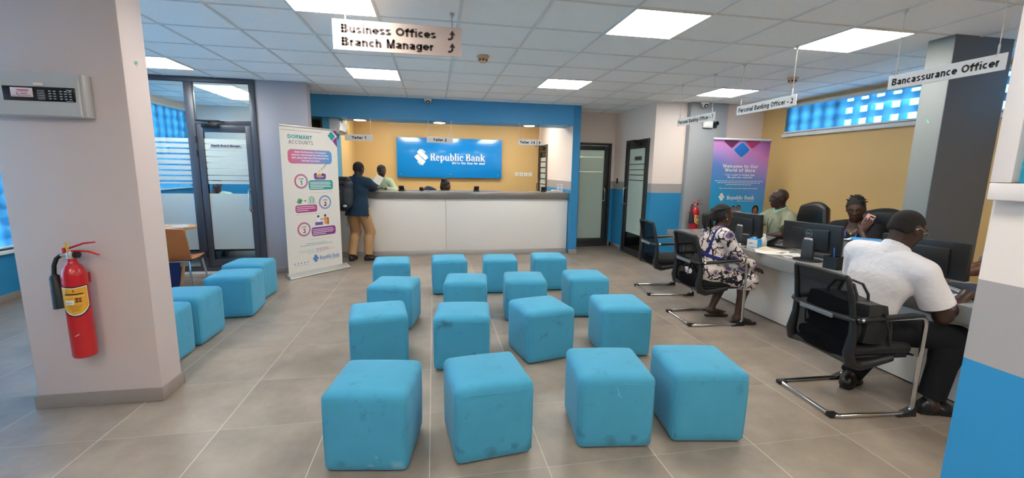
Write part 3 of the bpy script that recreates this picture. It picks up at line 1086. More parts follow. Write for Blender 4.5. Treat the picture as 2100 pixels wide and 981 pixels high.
SEAMS = MB()
_p = []
for (cx, cy, a0) in ((1, 1, 0), (-1, 1, 90), (-1, -1, 180), (1, -1, 270)):
    for q in arc(cx * 0.164, cy * 0.162, 0.047, 0.047, a0, a0 + 90, 5): _p.append((q[0], q[1], 0.383))
SEAMS.tube(_p, 0.0035, 6, closed=True)
for sx in (-1, 1):
    for sy in (-1, 1): SEAMS.tube([(sx * 0.2005, sy * 0.1985, 0.37), (sx * 0.2015, sy * 0.1995, 0.2), (sx * 0.199, sy * 0.197, 0.03)], 0.0035, 6)


def make_ottoman(m, seed):
    o = ottoman_mesh(m, 'cube_ottoman', seed)
    SEAMS.build('piping', m, o)
    w = MB()
    for sx in (-1, 1):
        for sy in (-1, 1): w.lathe([(0.02, 0.0), (0.022, 0.017), (0.02, 0.022)], (sx * 0.14, sy * 0.14, 0), 12)
    w.box(-0.17, 0.17, -0.17, 0.17, 0.012, 0.03, 0.004)
    w.build('base_glides', BLACK, o)
    return o


OTTS = [
    (-0.32, 2.23, -9, 'teal cube ottoman with pale scuffs low on its front, front row left end'),
    (0.275, 2.225, 7, 'teal cube ottoman with dark grime along its bottom edge, front row second from the left'),
    (0.985, 2.215, -7, 'teal cube ottoman with a loose pale thread on its front, front row'),
    (1.535, 2.18, -9, 'teal cube ottoman at the right end of the front row'),
    (-0.44, 3.36, 8, 'teal cube ottoman with vertical creases, left end of the second row'),
    (0.21, 3.27, -6, 'teal cube ottoman with a dark stain on its top front corner'),
    (0.86, 3.33, 13, 'teal cube ottoman turned corner-on, second row third from the left'),
    (1.55, 3.32, -5, 'teal cube ottoman at the right end of the second row'),
    (-0.39, 4.21, -11, 'teal cube ottoman at the left end of the third row'),
    (0.31, 4.26, -7, 'teal cube ottoman right behind the stained one, third row'),
    (0.92, 4.27, -6, 'teal cube ottoman in the third row, third from the left'),
    (1.59, 4.29, -5, 'teal cube ottoman at the right end of the third row'),
    (-0.51, 5.25, 3, 'teal cube ottoman of the back row nearest the standing customer'),
    (0.175, 5.32, 2, 'teal cube ottoman in the back row, second from the left, before the counter seam'),
    (0.81, 5.28, -5, 'teal cube ottoman in the back row, third from the left'),
    (1.46, 5.33, -5, 'teal cube ottoman at the right end of the back row, near the blue jamb'),
    (-2.11, 5.32, -4, 'teal cube ottoman of the left file closest to the tall white banner'),
    (-2.03, 4.74, 3, 'teal cube ottoman of the left file, second from the white banner'),
    (-2.14, 4.04, -2, 'teal cube ottoman of the left file, third from the white banner'),
    (-2.15, 3.56, 2, 'teal cube ottoman mostly hidden behind the front pillar, nearest of the left file'),
]
protos = [make_ottoman(FAB, 3), make_ottoman(FAB, 11)]
used = [False, False]
for i, (x, y, rz, lab) in enumerate(OTTS):
    if i == 5:
        o = make_ottoman(FAB_ST, 5)
    elif i == 0:
        o = make_ottoman(FAB_SC, 21)
    elif i == 1:
        o = make_ottoman(FAB_GR, 23)
    elif i == 2:
        o = make_ottoman(FAB_GR, 8)
        MB().tube([(-0.01, -0.219, 0.375), (0.0, -0.2205, 0.345), (-0.004, -0.2215, 0.32)], 0.0012, 5).tube([(0.0, -0.2205, 0.345), (0.012, -0.2215, 0.318), (0.02, -0.2215, 0.322)], 0.0012, 5).build('loose_thread', mat('pale_thread', (150, 200, 215), 0.8), o)
    else:
        k = i % 2
        if used[k]: o = dup(protos[k], (0, 0, 0))
        else: o, used[k] = protos[k], True
    o.location = (x, y, 0); o.rotation_euler.z = math.radians(rz)
    tag(o, lab, 'ottoman', 'cube ottomans for waiting customers')

# ================================================================== teller counter
t = thing('teller_counter', 'long white teller counter with a grey metal top and steel kick plate', 'counter', (0.4, 7.6, 0))
CTOP = mat('grey_metal_laminate', (138, 133, 128), 0.24, 0.35, var=(2, 0.12))
PANELW = mat('white_laminate', (234, 228, 221), 0.35)
SEAM = mat('seam_grey', (120, 118, 116), 0.6)
MB().box(-2.03, -0.202, 0.0, 0.04, 0.085, 1.0, 0.002).build('front_panel', PANELW, t)
MB().box(-0.198, 2.02, 0.0, 0.04, 0.085, 1.0, 0.002).build('front_panel', PANELW, t)
MB().box(-2.03, 2.02, 0.008, 0.035, 0.09, 0.99).box(-2.03, 2.02, 0.045, 0.50, 0.02, 0.99).build('carcass', SEAM, t)
MB().box(-2.035, 2.025, 0.005, 0.04, 0.0, 0.083, 0.002).build('kick_plate', STEEL, t)
MB().box(-2.045, 2.028, -0.05, 0.52, 1.003, 1.122, 0.006).build('counter_top', CTOP, t)
MB().box(-2.045, 2.028, 0.52, 1.05, 0.70, 0.74, 0.004).build('staff_worktop', CTOP, t)

# tellers' card terminals on the counter
def card_terminal(x, y, rz, label, big, proto={}):
    if big not in proto:
        r = thing('card_terminal', label, 'card terminal', (x, y, 1.122), rz, 'card terminals on the teller counter')
        s = 1.0 if big else 0.72
        w = MB(); w.box(-0.05 * s, 0.05 * s, -0.04 * s, 0.05 * s, 0, 0.022 * s, 0.008 * s)
        T = Matrix.Translation((0, 0.01 * s, 0.05 * s)) @ Matrix.Rotation(math.radians(62), 4, 'X')
        w.box(-0.046 * s, 0.046 * s, -0.045 * s, 0.045 * s, -0.014 * s, 0.014 * s, 0.008 * s, M=T)
        w.build('body', BLACK, r)
        MB().box(-0.034 * s, 0.034 * s, -0.002 * s, 0.036 * s, 0.0145 * s, 0.0165 * s, M=T).build('screen', mat('dim_screen', (70, 84, 96), 0.2), r)
        proto[big] = r
        return r
    return dup(proto[big], (x, y, 1.122), rz, label)


card_terminal(-0.56, 7.85, 2.9, 'black card terminal on the counter next to the green-shirted teller', True)
card_terminal(-0.22, 7.85, 3.1, 'small black card terminal on the counter left of the seated teller', False)
card_terminal(0.76, 7.85, 3.3, 'black card terminal on the counter right of the seated teller', True)
card_terminal(2.02, 7.86, 3.0, 'black card terminal on the counter below Teller 3', True)
r = thing('card_reader', 'white card reader with a cord at the right end of the teller counter', 'card reader', (2.24, 7.86, 1.122))
MB().box(-0.06, 0.05, -0.04, 0.04, 0, 0.035, 0.012).build('body', WHITE_PL, r)
MB().tube([(-0.06, 0, 0.01), (-0.11, 0.01, 0.006), (-0.17, -0.02, 0.006), (-0.20, -0.03, 0.02)], 0.006, 8).build('cord', WHITE_PL, r)
r = thing('leaflet_stand', 'white leaflet stand with a blue motif on the right end of the teller counter', 'leaflet stand', (2.345, 7.88, 1.122))
w = MB()
w.prism([(-0.055, 0), (0.055, 0), (0.05, 0.005), (-0.05, 0.005)], (0, -0.03, 0), (1, 0, 0), (0, 0, 1), (0, 0.07, 0))
w.raw([(-0.05, -0.02, 0.004), (0.05, -0.02, 0.004), (0.05, 0.008, 0.145), (-0.05, 0.008, 0.145), (-0.05, -0.016, 0.004), (0.05, -0.016, 0.004), (0.05, 0.012, 0.145), (-0.05, 0.012, 0.145)],
      [(0, 1, 2, 3), (7, 6, 5, 4), (0, 4, 5, 1), (1, 5, 6, 2), (2, 6, 7, 3), (3, 7, 4, 0)])
w.raw([(-0.05, 0.05, 0.004), (0.05, 0.05, 0.004), (0.05, 0.012, 0.14), (-0.05, 0.012, 0.14)], [(0, 1, 2, 3)])
w.build('leaflet_card', mat('leaflet_white', (224, 224, 228), 0.5), r)
a = Art((-0.05, -0.0205, 0.004), (1, 0, 0), (0, 0.028, 0.141))
LB = mat('print_blue', (40, 96, 190), 0.5)
a.ring(0.05, 0.045, 0.024, 0.009, LB); a.rect(0.02, 0.10, 0.08, 0.106, INK); a.rect(0.02, 0.115, 0.07, 0.121, INK)
a.build('printed_artwork', r)

# ================================================================== bank sign board on the gold wall
r = thing('sign_board', 'wide blue acrylic bank sign with white lettering on the gold wall', 'sign', (0.373, 9.98, 1.755))
BOARD = mat('sign_blue_acrylic', (12, 136, 214), 0.2, coat=0.3)
MB().box(-1.168, 1.168, -0.075, -0.045, -0.435, 0.435, 0.004).build('board', BOARD, r)
brd = r.children[0]
w = MB()
for x in (-1.09, 0, 1.09):
    for z in (-0.365, 0.365): w.lathe([(0.02, 0), (0.02, 0.05), (0.016, 0.056)], n=14, M=Matrix.Translation((x, -0.026, z)) @ Matrix.Rotation(PI / 2, 4, 'X'))
w.build('standoff_bolt', CHROME, r)
a = Art((-1.168, -0.0755, -0.435), (1, 0, 0), (0, 0, 1))
SW = mat('sign_white', (240, 240, 238), 0.5)
a.logo(0.373, 0.262, 0.365, SW)
a.build('bank_logo', brd)
a.serif('Republic Bank', 0.725, 0.375, SW, 1.235, 0.165)
a.build('bank_name', brd)
a.text("We're the One for you!", 1.205, 0.305, SW, w=0.75, h=0.048, bold=0.025, shear=0.25)
a.build('slogan', brd)

# ================================================================== hanging signs
PLATE = mat('sign_plate', (242, 238, 234), 0.75, 0.0, 0.2)
PLATE_P = mat('warm_sign_plate', (226, 204, 193), 0.8, 0.0, 0.15)


def hang_sign(label, cx, cy, cz, w_, h_, rz, wires, top, plate, draw):
    """plate centred at (cx, cy, cz), face towards local -y, wires at local x up to height top"""
    r = thing('hanging_sign', label, 'hanging sign', (cx, cy, cz), rz)
    pl = MB().box(-w_ / 2, w_ / 2, -0.004, 0.004, -h_ / 2, h_ / 2, 0.0015, 1).build('plate', plate, r)
    for wx in wires:
        w = MB()
        w.tube([(wx, 0, h_ / 2 - 0.012), (wx, 0, top - cz)], 0.0022, 6)
        w.tube([(wx, 0, h_ / 2 + 0.004), (wx, 0, h_ / 2 + 0.012), (wx, 0, h_ / 2 + 0.05), (wx, 0, h_ / 2 + 0.056)], [0.003, 0.0055, 0.0055, 0.003], 8)
        w.tube([(wx - 0.004, -0.006, h_ / 2 - 0.012), (wx - 0.004, -0.006, h_ / 2 + 0.004), (wx + 0.004, 0.006, h_ / 2 + 0.004), (wx + 0.004, 0.006, h_ / 2 - 0.012)], 0.002, 6)
        w.lathe([(0.004, -0.022), (0.007, -0.012), (0.019, 0.004), (0.019, 0.012)], (wx, 0, top - cz - 0.012), 12)
        w.build('suspension_wire', STEEL, r)
    a = Art((-w_ / 2, -0.0042, -h_ / 2), (1, 0, 0), (0, 0, 1))
    draw(a, pl)
    if a.mats: a.build('sign_lettering', pl)
    return r


def _turn_arrow(a, x, y, s, m):
    """arrow curving from the left and pointing up"""
    O = arc(x - 0.05 * s, y + 0.42 * s, 0.42 * s, 0.40 * s, -90, 0, 8)
    I = arc(x - 0.05 * s, y + 0.44 * s, 0.22 * s, 0.20 * s, -90, 0, 8)
    for i in range(8): a.poly([O[i], O[i + 1], I[i + 1], I[i]], m, 0.0012)
    a.poly([(x - 0.20 * s, y + 0.02 * s), O[0], I[0], (x - 0.20 * s, y + 0.22 * s)], m, 0.0012)
    a.poly([(x + 0.17 * s, y + 0.42 * s), (x + 0.37 * s, y + 0.42 * s), (x + 0.37 * s, y + 0.6 * s), (x + 0.17 * s, y + 0.6 * s)], m, 0.0012)
    a.poly([(x - 0.04 * s, y + 0.58 * s), (x + 0.58 * s, y + 0.58 * s), (x + 0.27 * s, y + 1.05 * s)], m, 0.0012)


BRN = mat('brown_black_print', (62, 50, 48), 0.6)


def _d(a, r):
    for z, s_, w_ in ((0.118, 'Business Offices', 0.665), (0.030, 'Branch Manager', 0.642)):
        a.text(s_, 0.060, z, BRN, w=w_, h=0.057, bold=0.03)
        a.build('sign_lettering', r)
        _turn_arrow(a, 0.825, z - 0.007, 0.068, BRN)
        a.build('arrow', r)


hang_sign('large pinkish hanging sign reading Business Offices and Branch Manager with arrows', -0.2385, 3.42, 2.446, 0.912, 0.206, 0.0, (-0.365, 0.385), CEIL, PLATE_P, _d)
for n, lab, x, wd in ((1, 'small hanging sign reading Teller 1 under the blue beam', -1.192, 0.435), (2, 'small hanging sign reading Teller 2 in front of the blue bank sign', 0.109, 0.432), (3, 'small hanging sign reading Teller 3 with restroom and wheelchair symbols', 1.657, 0.41)):
    def _d(a, r, n=n, wd=wd):
        a.text('Teller %d' % n, 0.105 if n < 3 else 0.03, 0.027, INK, w=0.225, h=0.042, bold=0.03)
        a.build('sign_lettering', r)
        if n == 3:
            for q, x in ((0, 0.285), (1, 0.335), (2, 0.385)):
                a.disc(x, 0.072, 0.008, INK, 0.0012)
                if q == 1:
                    a.ring(x + 0.004, 0.034, 0.018, 0.005, INK, 0.0012, -200, 60); a.rect(x - 0.004, 0.035, x + 0.003, 0.064, INK, 0.0012); a.rect(x, 0.042, x + 0.018, 0.048, INK, 0.0012)
                else:
                    a.poly([(x - 0.010, 0.062), (x + 0.010, 0.062), (x + 0.015, 0.038), (x - 0.015, 0.038)], INK, 0.0012)
                    a.rect(x - 0.008, 0.015, x - 0.002, 0.040, INK, 0.0012); a.rect(x + 0.002, 0.015, x + 0.008, 0.040, INK, 0.0012)
                a.build('pictogram', r)
    hang_sign(lab, x, 7.50, 1.995, wd, 0.096, 0.0, (-0.19, 0.19), 2.309, PLATE, _d)
for (txt, y0, y1, zc, lab, b) in (('Bancassurance Officer', 2.675, 2.023, 2.165, 'large hanging sign reading Bancassurance Officer in front of the slate column', 0.012),
                                  ('Personal Banking Officer - 2', 4.25, 3.475, 2.172, 'hanging sign reading Personal Banking Officer - 2 below a light panel', 0.004),
                                  ('Personal Banking Officer - 1', 5.40, 4.62, 2.166, 'hanging sign reading Personal Banking Officer - 1 in front of the grey column', 0.004)):
    wd = abs(y1 - y0)

    def _d(a, r, txt=txt, wd=wd, b=b):
        a.text(txt, 0.03, 0.024, INK, w=wd - 0.06, h=0.046, bold=b)
    hang_sign(lab, 3.2, (y0 + y1) / 2, zc, wd, 0.095, -PI / 2, (-wd * 0.43, wd * 0.43), CEIL, PLATE, _d)

# soffit downlights
DOWN = emat('downlight_lens', (255, 246, 230), DOWN_W)
for x, lab in ((-1.186, 'round lit downlight above Teller 1'), (0.106, 'round lit downlight above Teller 2'), (1.67, 'round lit downlight above Teller 3')):
    r = thing('downlight', lab, 'ceiling light', (x, 7.62, 2.305), group='round downlights under the blue beam')
    MB().lathe([(0.105, 0.0), (0.112, -0.012), (0.10, -0.022), (0.094, -0.022), (0.094, -0.001)], n=32).build('rim', WHITE_PL, r)
    MB().lathe([(0.094, -0.020), (0.06, -0.023), (0.0, -0.024)], n=32).build('lens', DOWN, r)

# ================================================================== ceiling and wall fittings
def dome_camera(x, y, z, label, rx):
    r = thing('dome_camera', label, 'security camera', (x, y, z))
    MB().lathe([(0.062, 0), (0.062, -0.028), (0.055, -0.036), (0.03, -0.038)], n=28).build('mount', WHITE_PL, r)
    T = Matrix.Translation((0, 0, -0.045)) @ Matrix.Rotation(rx, 4, 'X')
    MB().ell((0, 0, 0), (0.047, 0.047, 0.047), 20, M=T).build('eyeball', WHITE_PL, r)
    MB().lathe([(0.034, 0.033), (0.031, 0.042), (0.0, 0.046)], n=20, M=T).build('lens', BLACK, r)


dome_camera(-0.08, 7.40, CEIL, 'white dome security camera at the top of the blue beam', 2.1)
dome_camera(4.30, 6.48, CEIL, 'white dome security camera above the grey column', 2.2)
CREAM = mat('aged_cream_plastic', (222, 178, 140), 0.5)
for x, y, lab in ((0.505, 4.565, 'cream smoke detector on the ceiling right of the Business Offices sign'), (4.2, 4.65, 'cream smoke detector on the ceiling above the narrow window')):
    r = thing('smoke_detector', lab, 'smoke detector', (x, y, CEIL))
    MB().lathe([(0.062, 0), (0.062, -0.012), (0.05, -0.018), (0.047, -0.045), (0.042, -0.05), (0.03, -0.06), (0, -0.061)], n=28).build('housing', CREAM, r)
    w = MB()
    for k in range(8):
        T = Matrix.Rotation(k * PI / 4, 4, 'Z')
        w.box(0.040, 0.0485, -0.010, 0.010, -0.046, -0.028, M=T)
    w.build('vent_slot', BLACK, r)
for i in range(4):
    x = (1.91, 2.02, 2.127, 2.234)[i]
    r = thing('wall_socket', ('leftmost', 'second from the left', 'third from the left', 'rightmost')[i] + ' of four white wall sockets on the gold wall', 'socket', (x, 9.98, 1.415), group='white sockets on the gold wall')
    MB().box(-0.043, 0.043, -0.012, 0, -0.043, 0.043, 0.004).build('faceplate', WHITE_PL, r)
    MB().box(-0.012, 0.012, -0.016, -0.010, -0.01, 0.014, 0.002).build('rocker', mat('off_white_plastic', (190, 188, 184), 0.4), r)
r = thing('emergency_light', 'small white emergency light box on the grey column', 'emergency light', (4.42, 6.575, 2.30))
MB().box(-0.085, 0.085, -0.05, 0, -0.055, 0.055, 0.01).build('housing', WHITE_PL, r)
MB().box(-0.06, 0.06, -0.054, -0.048, -0.03, 0.03, 0.002).build('lens', mat('frosted_white', (232, 232, 228), 0.3), r)
r = thing('siren', 'small black sounder beside the white emergency light box', 'alarm sounder', (4.56, 6.575, 2.30))
MB().box(-0.03, 0.03, -0.03, 0, -0.05, 0.05, 0.008).build('bracket', BLACK, r)
MB().lathe([(0.0, 0), (0.026, 0.0), (0.034, 0.05), (0.03, 0.052), (0.02, 0.02)], n=18, M=Matrix.Translation((0, -0.02, 0.02)) @ Matrix.Rotation(PI / 2, 4, 'X')).build('horn', BLACK, r)
r = thing('wall_switch', 'small black switch on the corridor wall above the grey stripe edge', 'switch', (3.57, 8.05, 1.335))
MB().box(-0.014, 0, -0.03, 0.03, -0.05, 0.05, 0.004).build('plate', BLACK, r)
MB().box(-0.02, -0.012, -0.012, 0.012, -0.02, 0.02, 0.002).build('rocker', DKGREY, r)

# air conditioner hung in the teller bay
r = thing('air_conditioner', 'white split air conditioner above the top corner of the tall white banner', 'air conditioner', (-1.66, 7.62, 2.08))
w = MB()
prof = [(0, 0.02), (0.03, 0.0), (0.11, 0.0), (0.15, 0.04), (0.16, 0.10), (0.155, 0.19), (0.13, 0.22), (0, 0.22)]
w.prism(prof, (0, 0, 0), (1, 0, 0), (0, 0, 1), (0, 0.72, 0))
w.build('casing', mat('ac_white', (206, 204, 204), 0.4), r)
w = MB()
for k in range(3): w.box(0.118 + 0.012 * k, 0.128 + 0.012 * k, 0.05, 0.67, 0.012 + 0.012 * k, 0.016 + 0.012 * k)
w.build('louvre', DKGREY, r)
MB().box(0.158, 0.164, 0.60, 0.72, 0.03, 0.2, 0.002).build('side_label', mat('yellow_label', (206, 178, 70), 0.5), r)

# fire alarm control panel on the front pillar
r = thing('alarm_panel', 'silver grey fire alarm control panel on the front pillar', 'alarm panel', (-2.145, 2.945, 1.88))
w = MB()
front = [(-0.205, -0.092), (0.205, -0.092), (0.205, 0.03), (0.205, 0.118), (-0.205, 0.118)]
GP = mat('silver_plastic', (190, 188, 186), 0.45)
w.prism([(0, -0.118), (-0.072, -0.118), (-0.082, -0.112), (-0.086, -0.05), (-0.080, 0.06), (-0.068, 0.118), (0, 0.118)], (-0.225, 0, 0), (0, 1, 0), (0, 0, 1), (0.44, 0, 0))
w.box(0.212, 0.232, -0.066, 0, -0.116, 0.116, 0.004)
w.build('casing', GP, r)
MB().box(-0.135, 0.20, -0.0885, -0.080, -0.038, 0.038, 0.002).build('keypad_window', mat('smoked_acrylic', (26, 30, 38), 0.15), r)
MB().box(-0.098, 0.004, -0.0895, -0.0875, -0.018, 0.03, 0.0005).build('display_sticker', mat('pale_label', (232, 214, 214), 0.5), r)
stk = [c for c in r.children if c.name.startswith('display_sticker')][0]; kpw = [c for c in r.children if c.name.startswith('keypad_window')][0]
a = Art((-0.098, -0.0898, -0.018), (1, 0, 0), (0, 0, 1))
PB = mat('print_pink', (200, 90, 110), 0.5)
a.rect(0.03, 0.032, 0.085, 0.038, PB); a.rect(0.04, 0.026, 0.08, 0.029, PB); a.rect(0.006, 0.004, 0.094, 0.007, PB)
a.ring(0.036, 0.018, 0.008, 0.003, INK, 0.0006, 120, 300); a.rect(0.046, 0.015, 0.078, 0.018, INK)
a.build('sticker_print', stk)
a = Art((-0.148, -0.089, -0.038), (1, 0, 0), (0, 0, 1))
KY = mat('pale_keys', (168, 176, 186), 0.5)
for c in range(5):
    for q in range(4): a.rect(0.225 + 0.022 * c + (0.008 if c > 1 else 0), 0.012 + 0.0135 * q, 0.238 + 0.022 * c + (0.008 if c > 1 else 0), 0.017 + 0.0135 * q, KY)
for q in range(6): a.rect(0.172, 0.010 + 0.009 * q, 0.208, 0.0135 + 0.009 * q, KY)
a.rect(0.31, 0.060, 0.338, 0.065, KY); a.rect(0.31, 0.050, 0.327, 0.054, mat('green_led', (120, 150, 70), 0.5)); a.rect(0.305, 0.003, 0.338, 0.006, KY)
a.build('keypad_print', kpw)
a = Art((-0.05, -0.0835, 0.045), (1, 0, 0), (0, -0.01, 1))
a.rect(0.06, 0.0, 0.105, 0.014, mat('cream_label', (244, 226, 205), 0.5), 0.003)
a.build('cream_sticker', r)
# small green sticker on the pillars
for (o, rt, lab) in (((-1.7445, 3.06, 2.10), (0, 1, 0), 'tiny torn green sticker on the side of the front pillar'), ((4.149, 3.09, 1.98), (0, -1, 0), 'tiny torn green sticker on the slate column')):
    a = Art((0, 0, 0), rt, (0, 0, 1))
    a.poly([(-0.016, 0.0), (0.012, -0.004), (0.018, 0.012), (0.004, 0.02), (-0.012, 0.014)], mat('green_print', (90, 170, 140), 0.5), 0.001)
    a.poly([(0.0, 0.002), (0.012, -0.018), (0.016, -0.014), (0.006, 0.004)], mat('pale_label', (232, 214, 214), 0.5), 0.0012)
    ob = a.build('sticker'); ob.location = o
    tag(ob, lab, 'sticker')


# ================================================================== fire extinguishers
RED = mat('extinguisher_red', (196, 22, 30), 0.28, coat=0.4)


def extinguisher(loc, rz, label, H=0.60, R=0.0575, tilt=0.0):
    r = thing('fire_extinguisher', label, 'fire extinguisher', loc, rz)
    r.rotation_euler.y = tilt
    cyl = MB().lathe([(0, 0.006), (R - 0.012, 0.0), (R - 0.003, 0.006), (R, 0.02), (R, H - 0.10), (R - 0.004, H - 0.075), (R * 0.72, H - 0.045), (0.026, H - 0.028), (0.022, H - 0.012), (0.022, H)], n=36).build('cylinder', RED, r)
    w = MB().lathe([(0.02, H), (0.02, H + 0.03), (0.014, H + 0.045)], n=18)
    w.box(-0.022, 0.022, -0.014, 0.014, H + 0.012, H + 0.036, 0.004)
    w.tube([(-0.02, 0, H + 0.024), (-0.05, 0, H + 0.02)], 0.011, 10)
    w.build('valve', STEEL, r)
    MB().lathe([(0.0, 0), (0.02, 0), (0.02, 0.02), (0.012, 0.024), (0, 0.024)], n=16, M=Matrix.Translation((0.022, -0.004, H + 0.022)) @ Matrix.Rotation(PI / 2, 4, 'Y')).build('gauge', BLACK, r)
    w = MB()
    w.tube([(-0.03, 0, H + 0.055), (0.0, 0, H + 0.062), (0.07, 0, H + 0.088), (0.128, 0, H + 0.094)], [0.012, 0.012, 0.010, 0.008], 8, flat=0.55)
    w.box(-0.034, -0.022, -0.012, 0.012, H + 0.03, H + 0.064, 0.003)
    lev = w.build('squeeze_lever', mat('lever_red', (204, 40, 44), 0.4), r)
    MB().tube([(-0.025, 0, H + 0.038), (0.03, 0, H + 0.044), (0.09, 0, H + 0.040), (0.142, 0, H + 0.018)], [0.012, 0.011, 0.010, 0.008], 8, flat=0.55).build('carry_handle', mat('lever_red', (204, 40, 44), 0.4), r)
    MB().tube([(-0.004, -0.016, H + 0.036), (-0.006, -0.018, H + 0.07), (-0.012, -0.012, H + 0.092), (0.006, -0.014, H + 0.096), (0.004, -0.02, H + 0.06)], 0.0035, 6).build('safety_tag', mat('yellow_tag', (224, 184, 60), 0.5), lev)
    MB().tube([(-0.05, 0, H + 0.02), (-0.075, 0, H + 0.0), (-0.088, -0.006, H - 0.04), (-0.09, -0.012, H - 0.095)], 0.011, 12).build('hose', BLACK, r)
    T = Matrix.Translation((-0.09, -0.012, H - 0.09))
    MB().lathe([(0.012, 0.0), (0.020, -0.01), (0.024, -0.02), (0.041, -0.19), (0.042, -0.20), (0.038, -0.20), (0.02, -0.02)], n=24, M=T @ Matrix.Rotation(math.radians(-6), 4, 'Y')).build('discharge_horn', mat('horn_black', (34, 36, 36), 0.5), r)
    # wrapped shield label facing the room (local -y)
    lm = MB()
    YL = mat('label_gold', (226, 164, 44), 0.5); WHI = mat('label_white', (236, 232, 224), 0.5)

    def shield(a, grow):
        """half-height of shield bottom/top at angle fraction a in -1..1"""
        top = 0.435 + grow * 0.9 - 0.006 * (1 - abs(a))
        bot = 0.275 - grow * 1.2 + 0.05 * abs(a) ** 2.2
        return bot, top
    for (rr, grow, mi, span) in ((R + 0.0006, 0.012, 0, 1.16), (R + 0.0012, 0.005, 1, 1.07), (R + 0.0018, 0.0, 2, 1.0)):
        n = 18; vs, fs = [], []
        for i in range(n + 1):
            f = -1 + 2 * i / n
            an = -PI / 2 + 0.40 + f * span * 1.05
            b, tt = shield(f, grow)
            sc = H / 0.60
            for z in (b, tt): vs.append((rr * math.cos(an), rr * math.sin(an), z * sc))
        for i in range(n): fs.append((2 * i, 2 * i + 2, 2 * i + 3, 2 * i + 1))
        lm.raw(vs, fs, mi, True)

    def patch(a0, a1, z0, z1, mi):
        n = 6; vs, fs = [], []; sc = H / 0.60
        for i in range(n + 1):
            an = -PI / 2 + 0.40 + a0 + (a1 - a0) * i / n
            for z in (z0, z1): vs.append(((R + 0.0024) * math.cos(an), (R + 0.0024) * math.sin(an), z * sc))
        for i in range(n): fs.append((2 * i, 2 * i + 2, 2 * i + 3, 2 * i + 1))
        lm.raw(vs, fs, mi, True)
    patch(-0.75, -0.05, 0.336, 0.362, 1)
    patch(-0.70, -0.15, 0.347, 0.350, 0); patch(-0.70, -0.15, 0.341, 0.343, 0)
    patch(0.06, 0.28, 0.362, 0.374, 3); patch(0.06, 0.28, 0.347, 0.359, 3); patch(0.31, 0.50, 0.362, 0.374, 4); patch(0.31, 0.50, 0.347, 0.359, 3)
    patch(-0.7, 0.7, 0.393, 0.400, 0); patch(-0.06, 0.06, 0.410, 0.422, 4)
    for q in range(4): patch(-0.5 + 0.08 * q, 0.5 - 0.06 * q, 0.327 - 0.01 * q, 0.329 - 0.01 * q, 3)
    patch(-0.8, 0.8, 0.380, 0.386, 5)
    lm.build('label', [BLACK, WHI, YL, mat('label_brown', (96, 52, 30), 0.5), mat('label_redbrown', (150, 50, 36), 0.5), mat('label_amber', (240, 190, 90), 0.5)], cyl)
    if tilt or True:
        w = MB().raw([(-0.012, 0, 0), (0.012, 0, 0.012), (0.014, 0, 0.02), (-0.006, 0, 0.008)], [(0, 1, 2, 3)])
        o = w.build('paint_chip', mat('chip_grey', (206, 190, 184), 0.5), cyl)
        o.location = (0.012, -R - 0.0015, 0.14 * H / 0.6)
    MB().box(-0.03, 0.03, R - 0.004, R + 0.022, H - 0.16, H - 0.10, 0.003).build('wall_bracket', RED, r)
    return r


extinguisher((-2.082, 2.865, 0.362), 0.0, 'red carbon dioxide fire extinguisher with black horn hung on the front pillar')
extinguisher((4.26, 6.46, 0.42), 0.2, 'red fire extinguisher hung on the grey column beside the purple banner', 0.56, 0.07)


# ================================================================== roll-up banners
def grad_mat(name, stops, axis=2, lo=0.0, hi=2.0, side=None):
    m, nt, b = nt_new(name)
    N, L = nt.nodes, nt.links
    b.inputs['Roughness'].default_value = 0.38
    tc = N.new('ShaderNodeTexCoord')
    sp = N.new('ShaderNodeSeparateXYZ'); L.new(tc.outputs['Object'], sp.inputs[0])
    src = sp.outputs[axis]
    if side:
        ma = N.new('ShaderNodeMath'); ma.operation = 'MULTIPLY_ADD'
        L.new(sp.outputs[0], ma.inputs[0]); ma.inputs[1].default_value = side; L.new(src, ma.inputs[2])
        nz = N.new('ShaderNodeTexNoise'); nz.inputs['Scale'].default_value = 2.2; L.new(tc.outputs['Object'], nz.inputs['Vector'])
        mb_ = N.new('ShaderNodeMath'); mb_.operation = 'MULTIPLY_ADD'
        L.new(nz.outputs['Fac'], mb_.inputs[0]); mb_.inputs[1].default_value = 0.22; L.new(ma.outputs[0], mb_.inputs[2])
        src = mb_.outputs[0]
    mr = N.new('ShaderNodeMapRange'); mr.inputs[1].default_value = lo; mr.inputs[2].default_value = hi
    L.new(src, mr.inputs[0])
    r = N.new('ShaderNodeValToRGB')
    e = r.color_ramp.elements
    e[0].position, e[0].color = stops[0][0], rgb(stops[0][1])
    e[1].position, e[1].color = stops[-1][0], rgb(stops[-1][1])
    for p, c in stops[1:-1]:
        q = e.new(p); q.color = rgb(c)
    L.new(mr.outputs[0], r.inputs[0]); L.new(r.outputs[0], b.inputs['Base Color'])
    return m


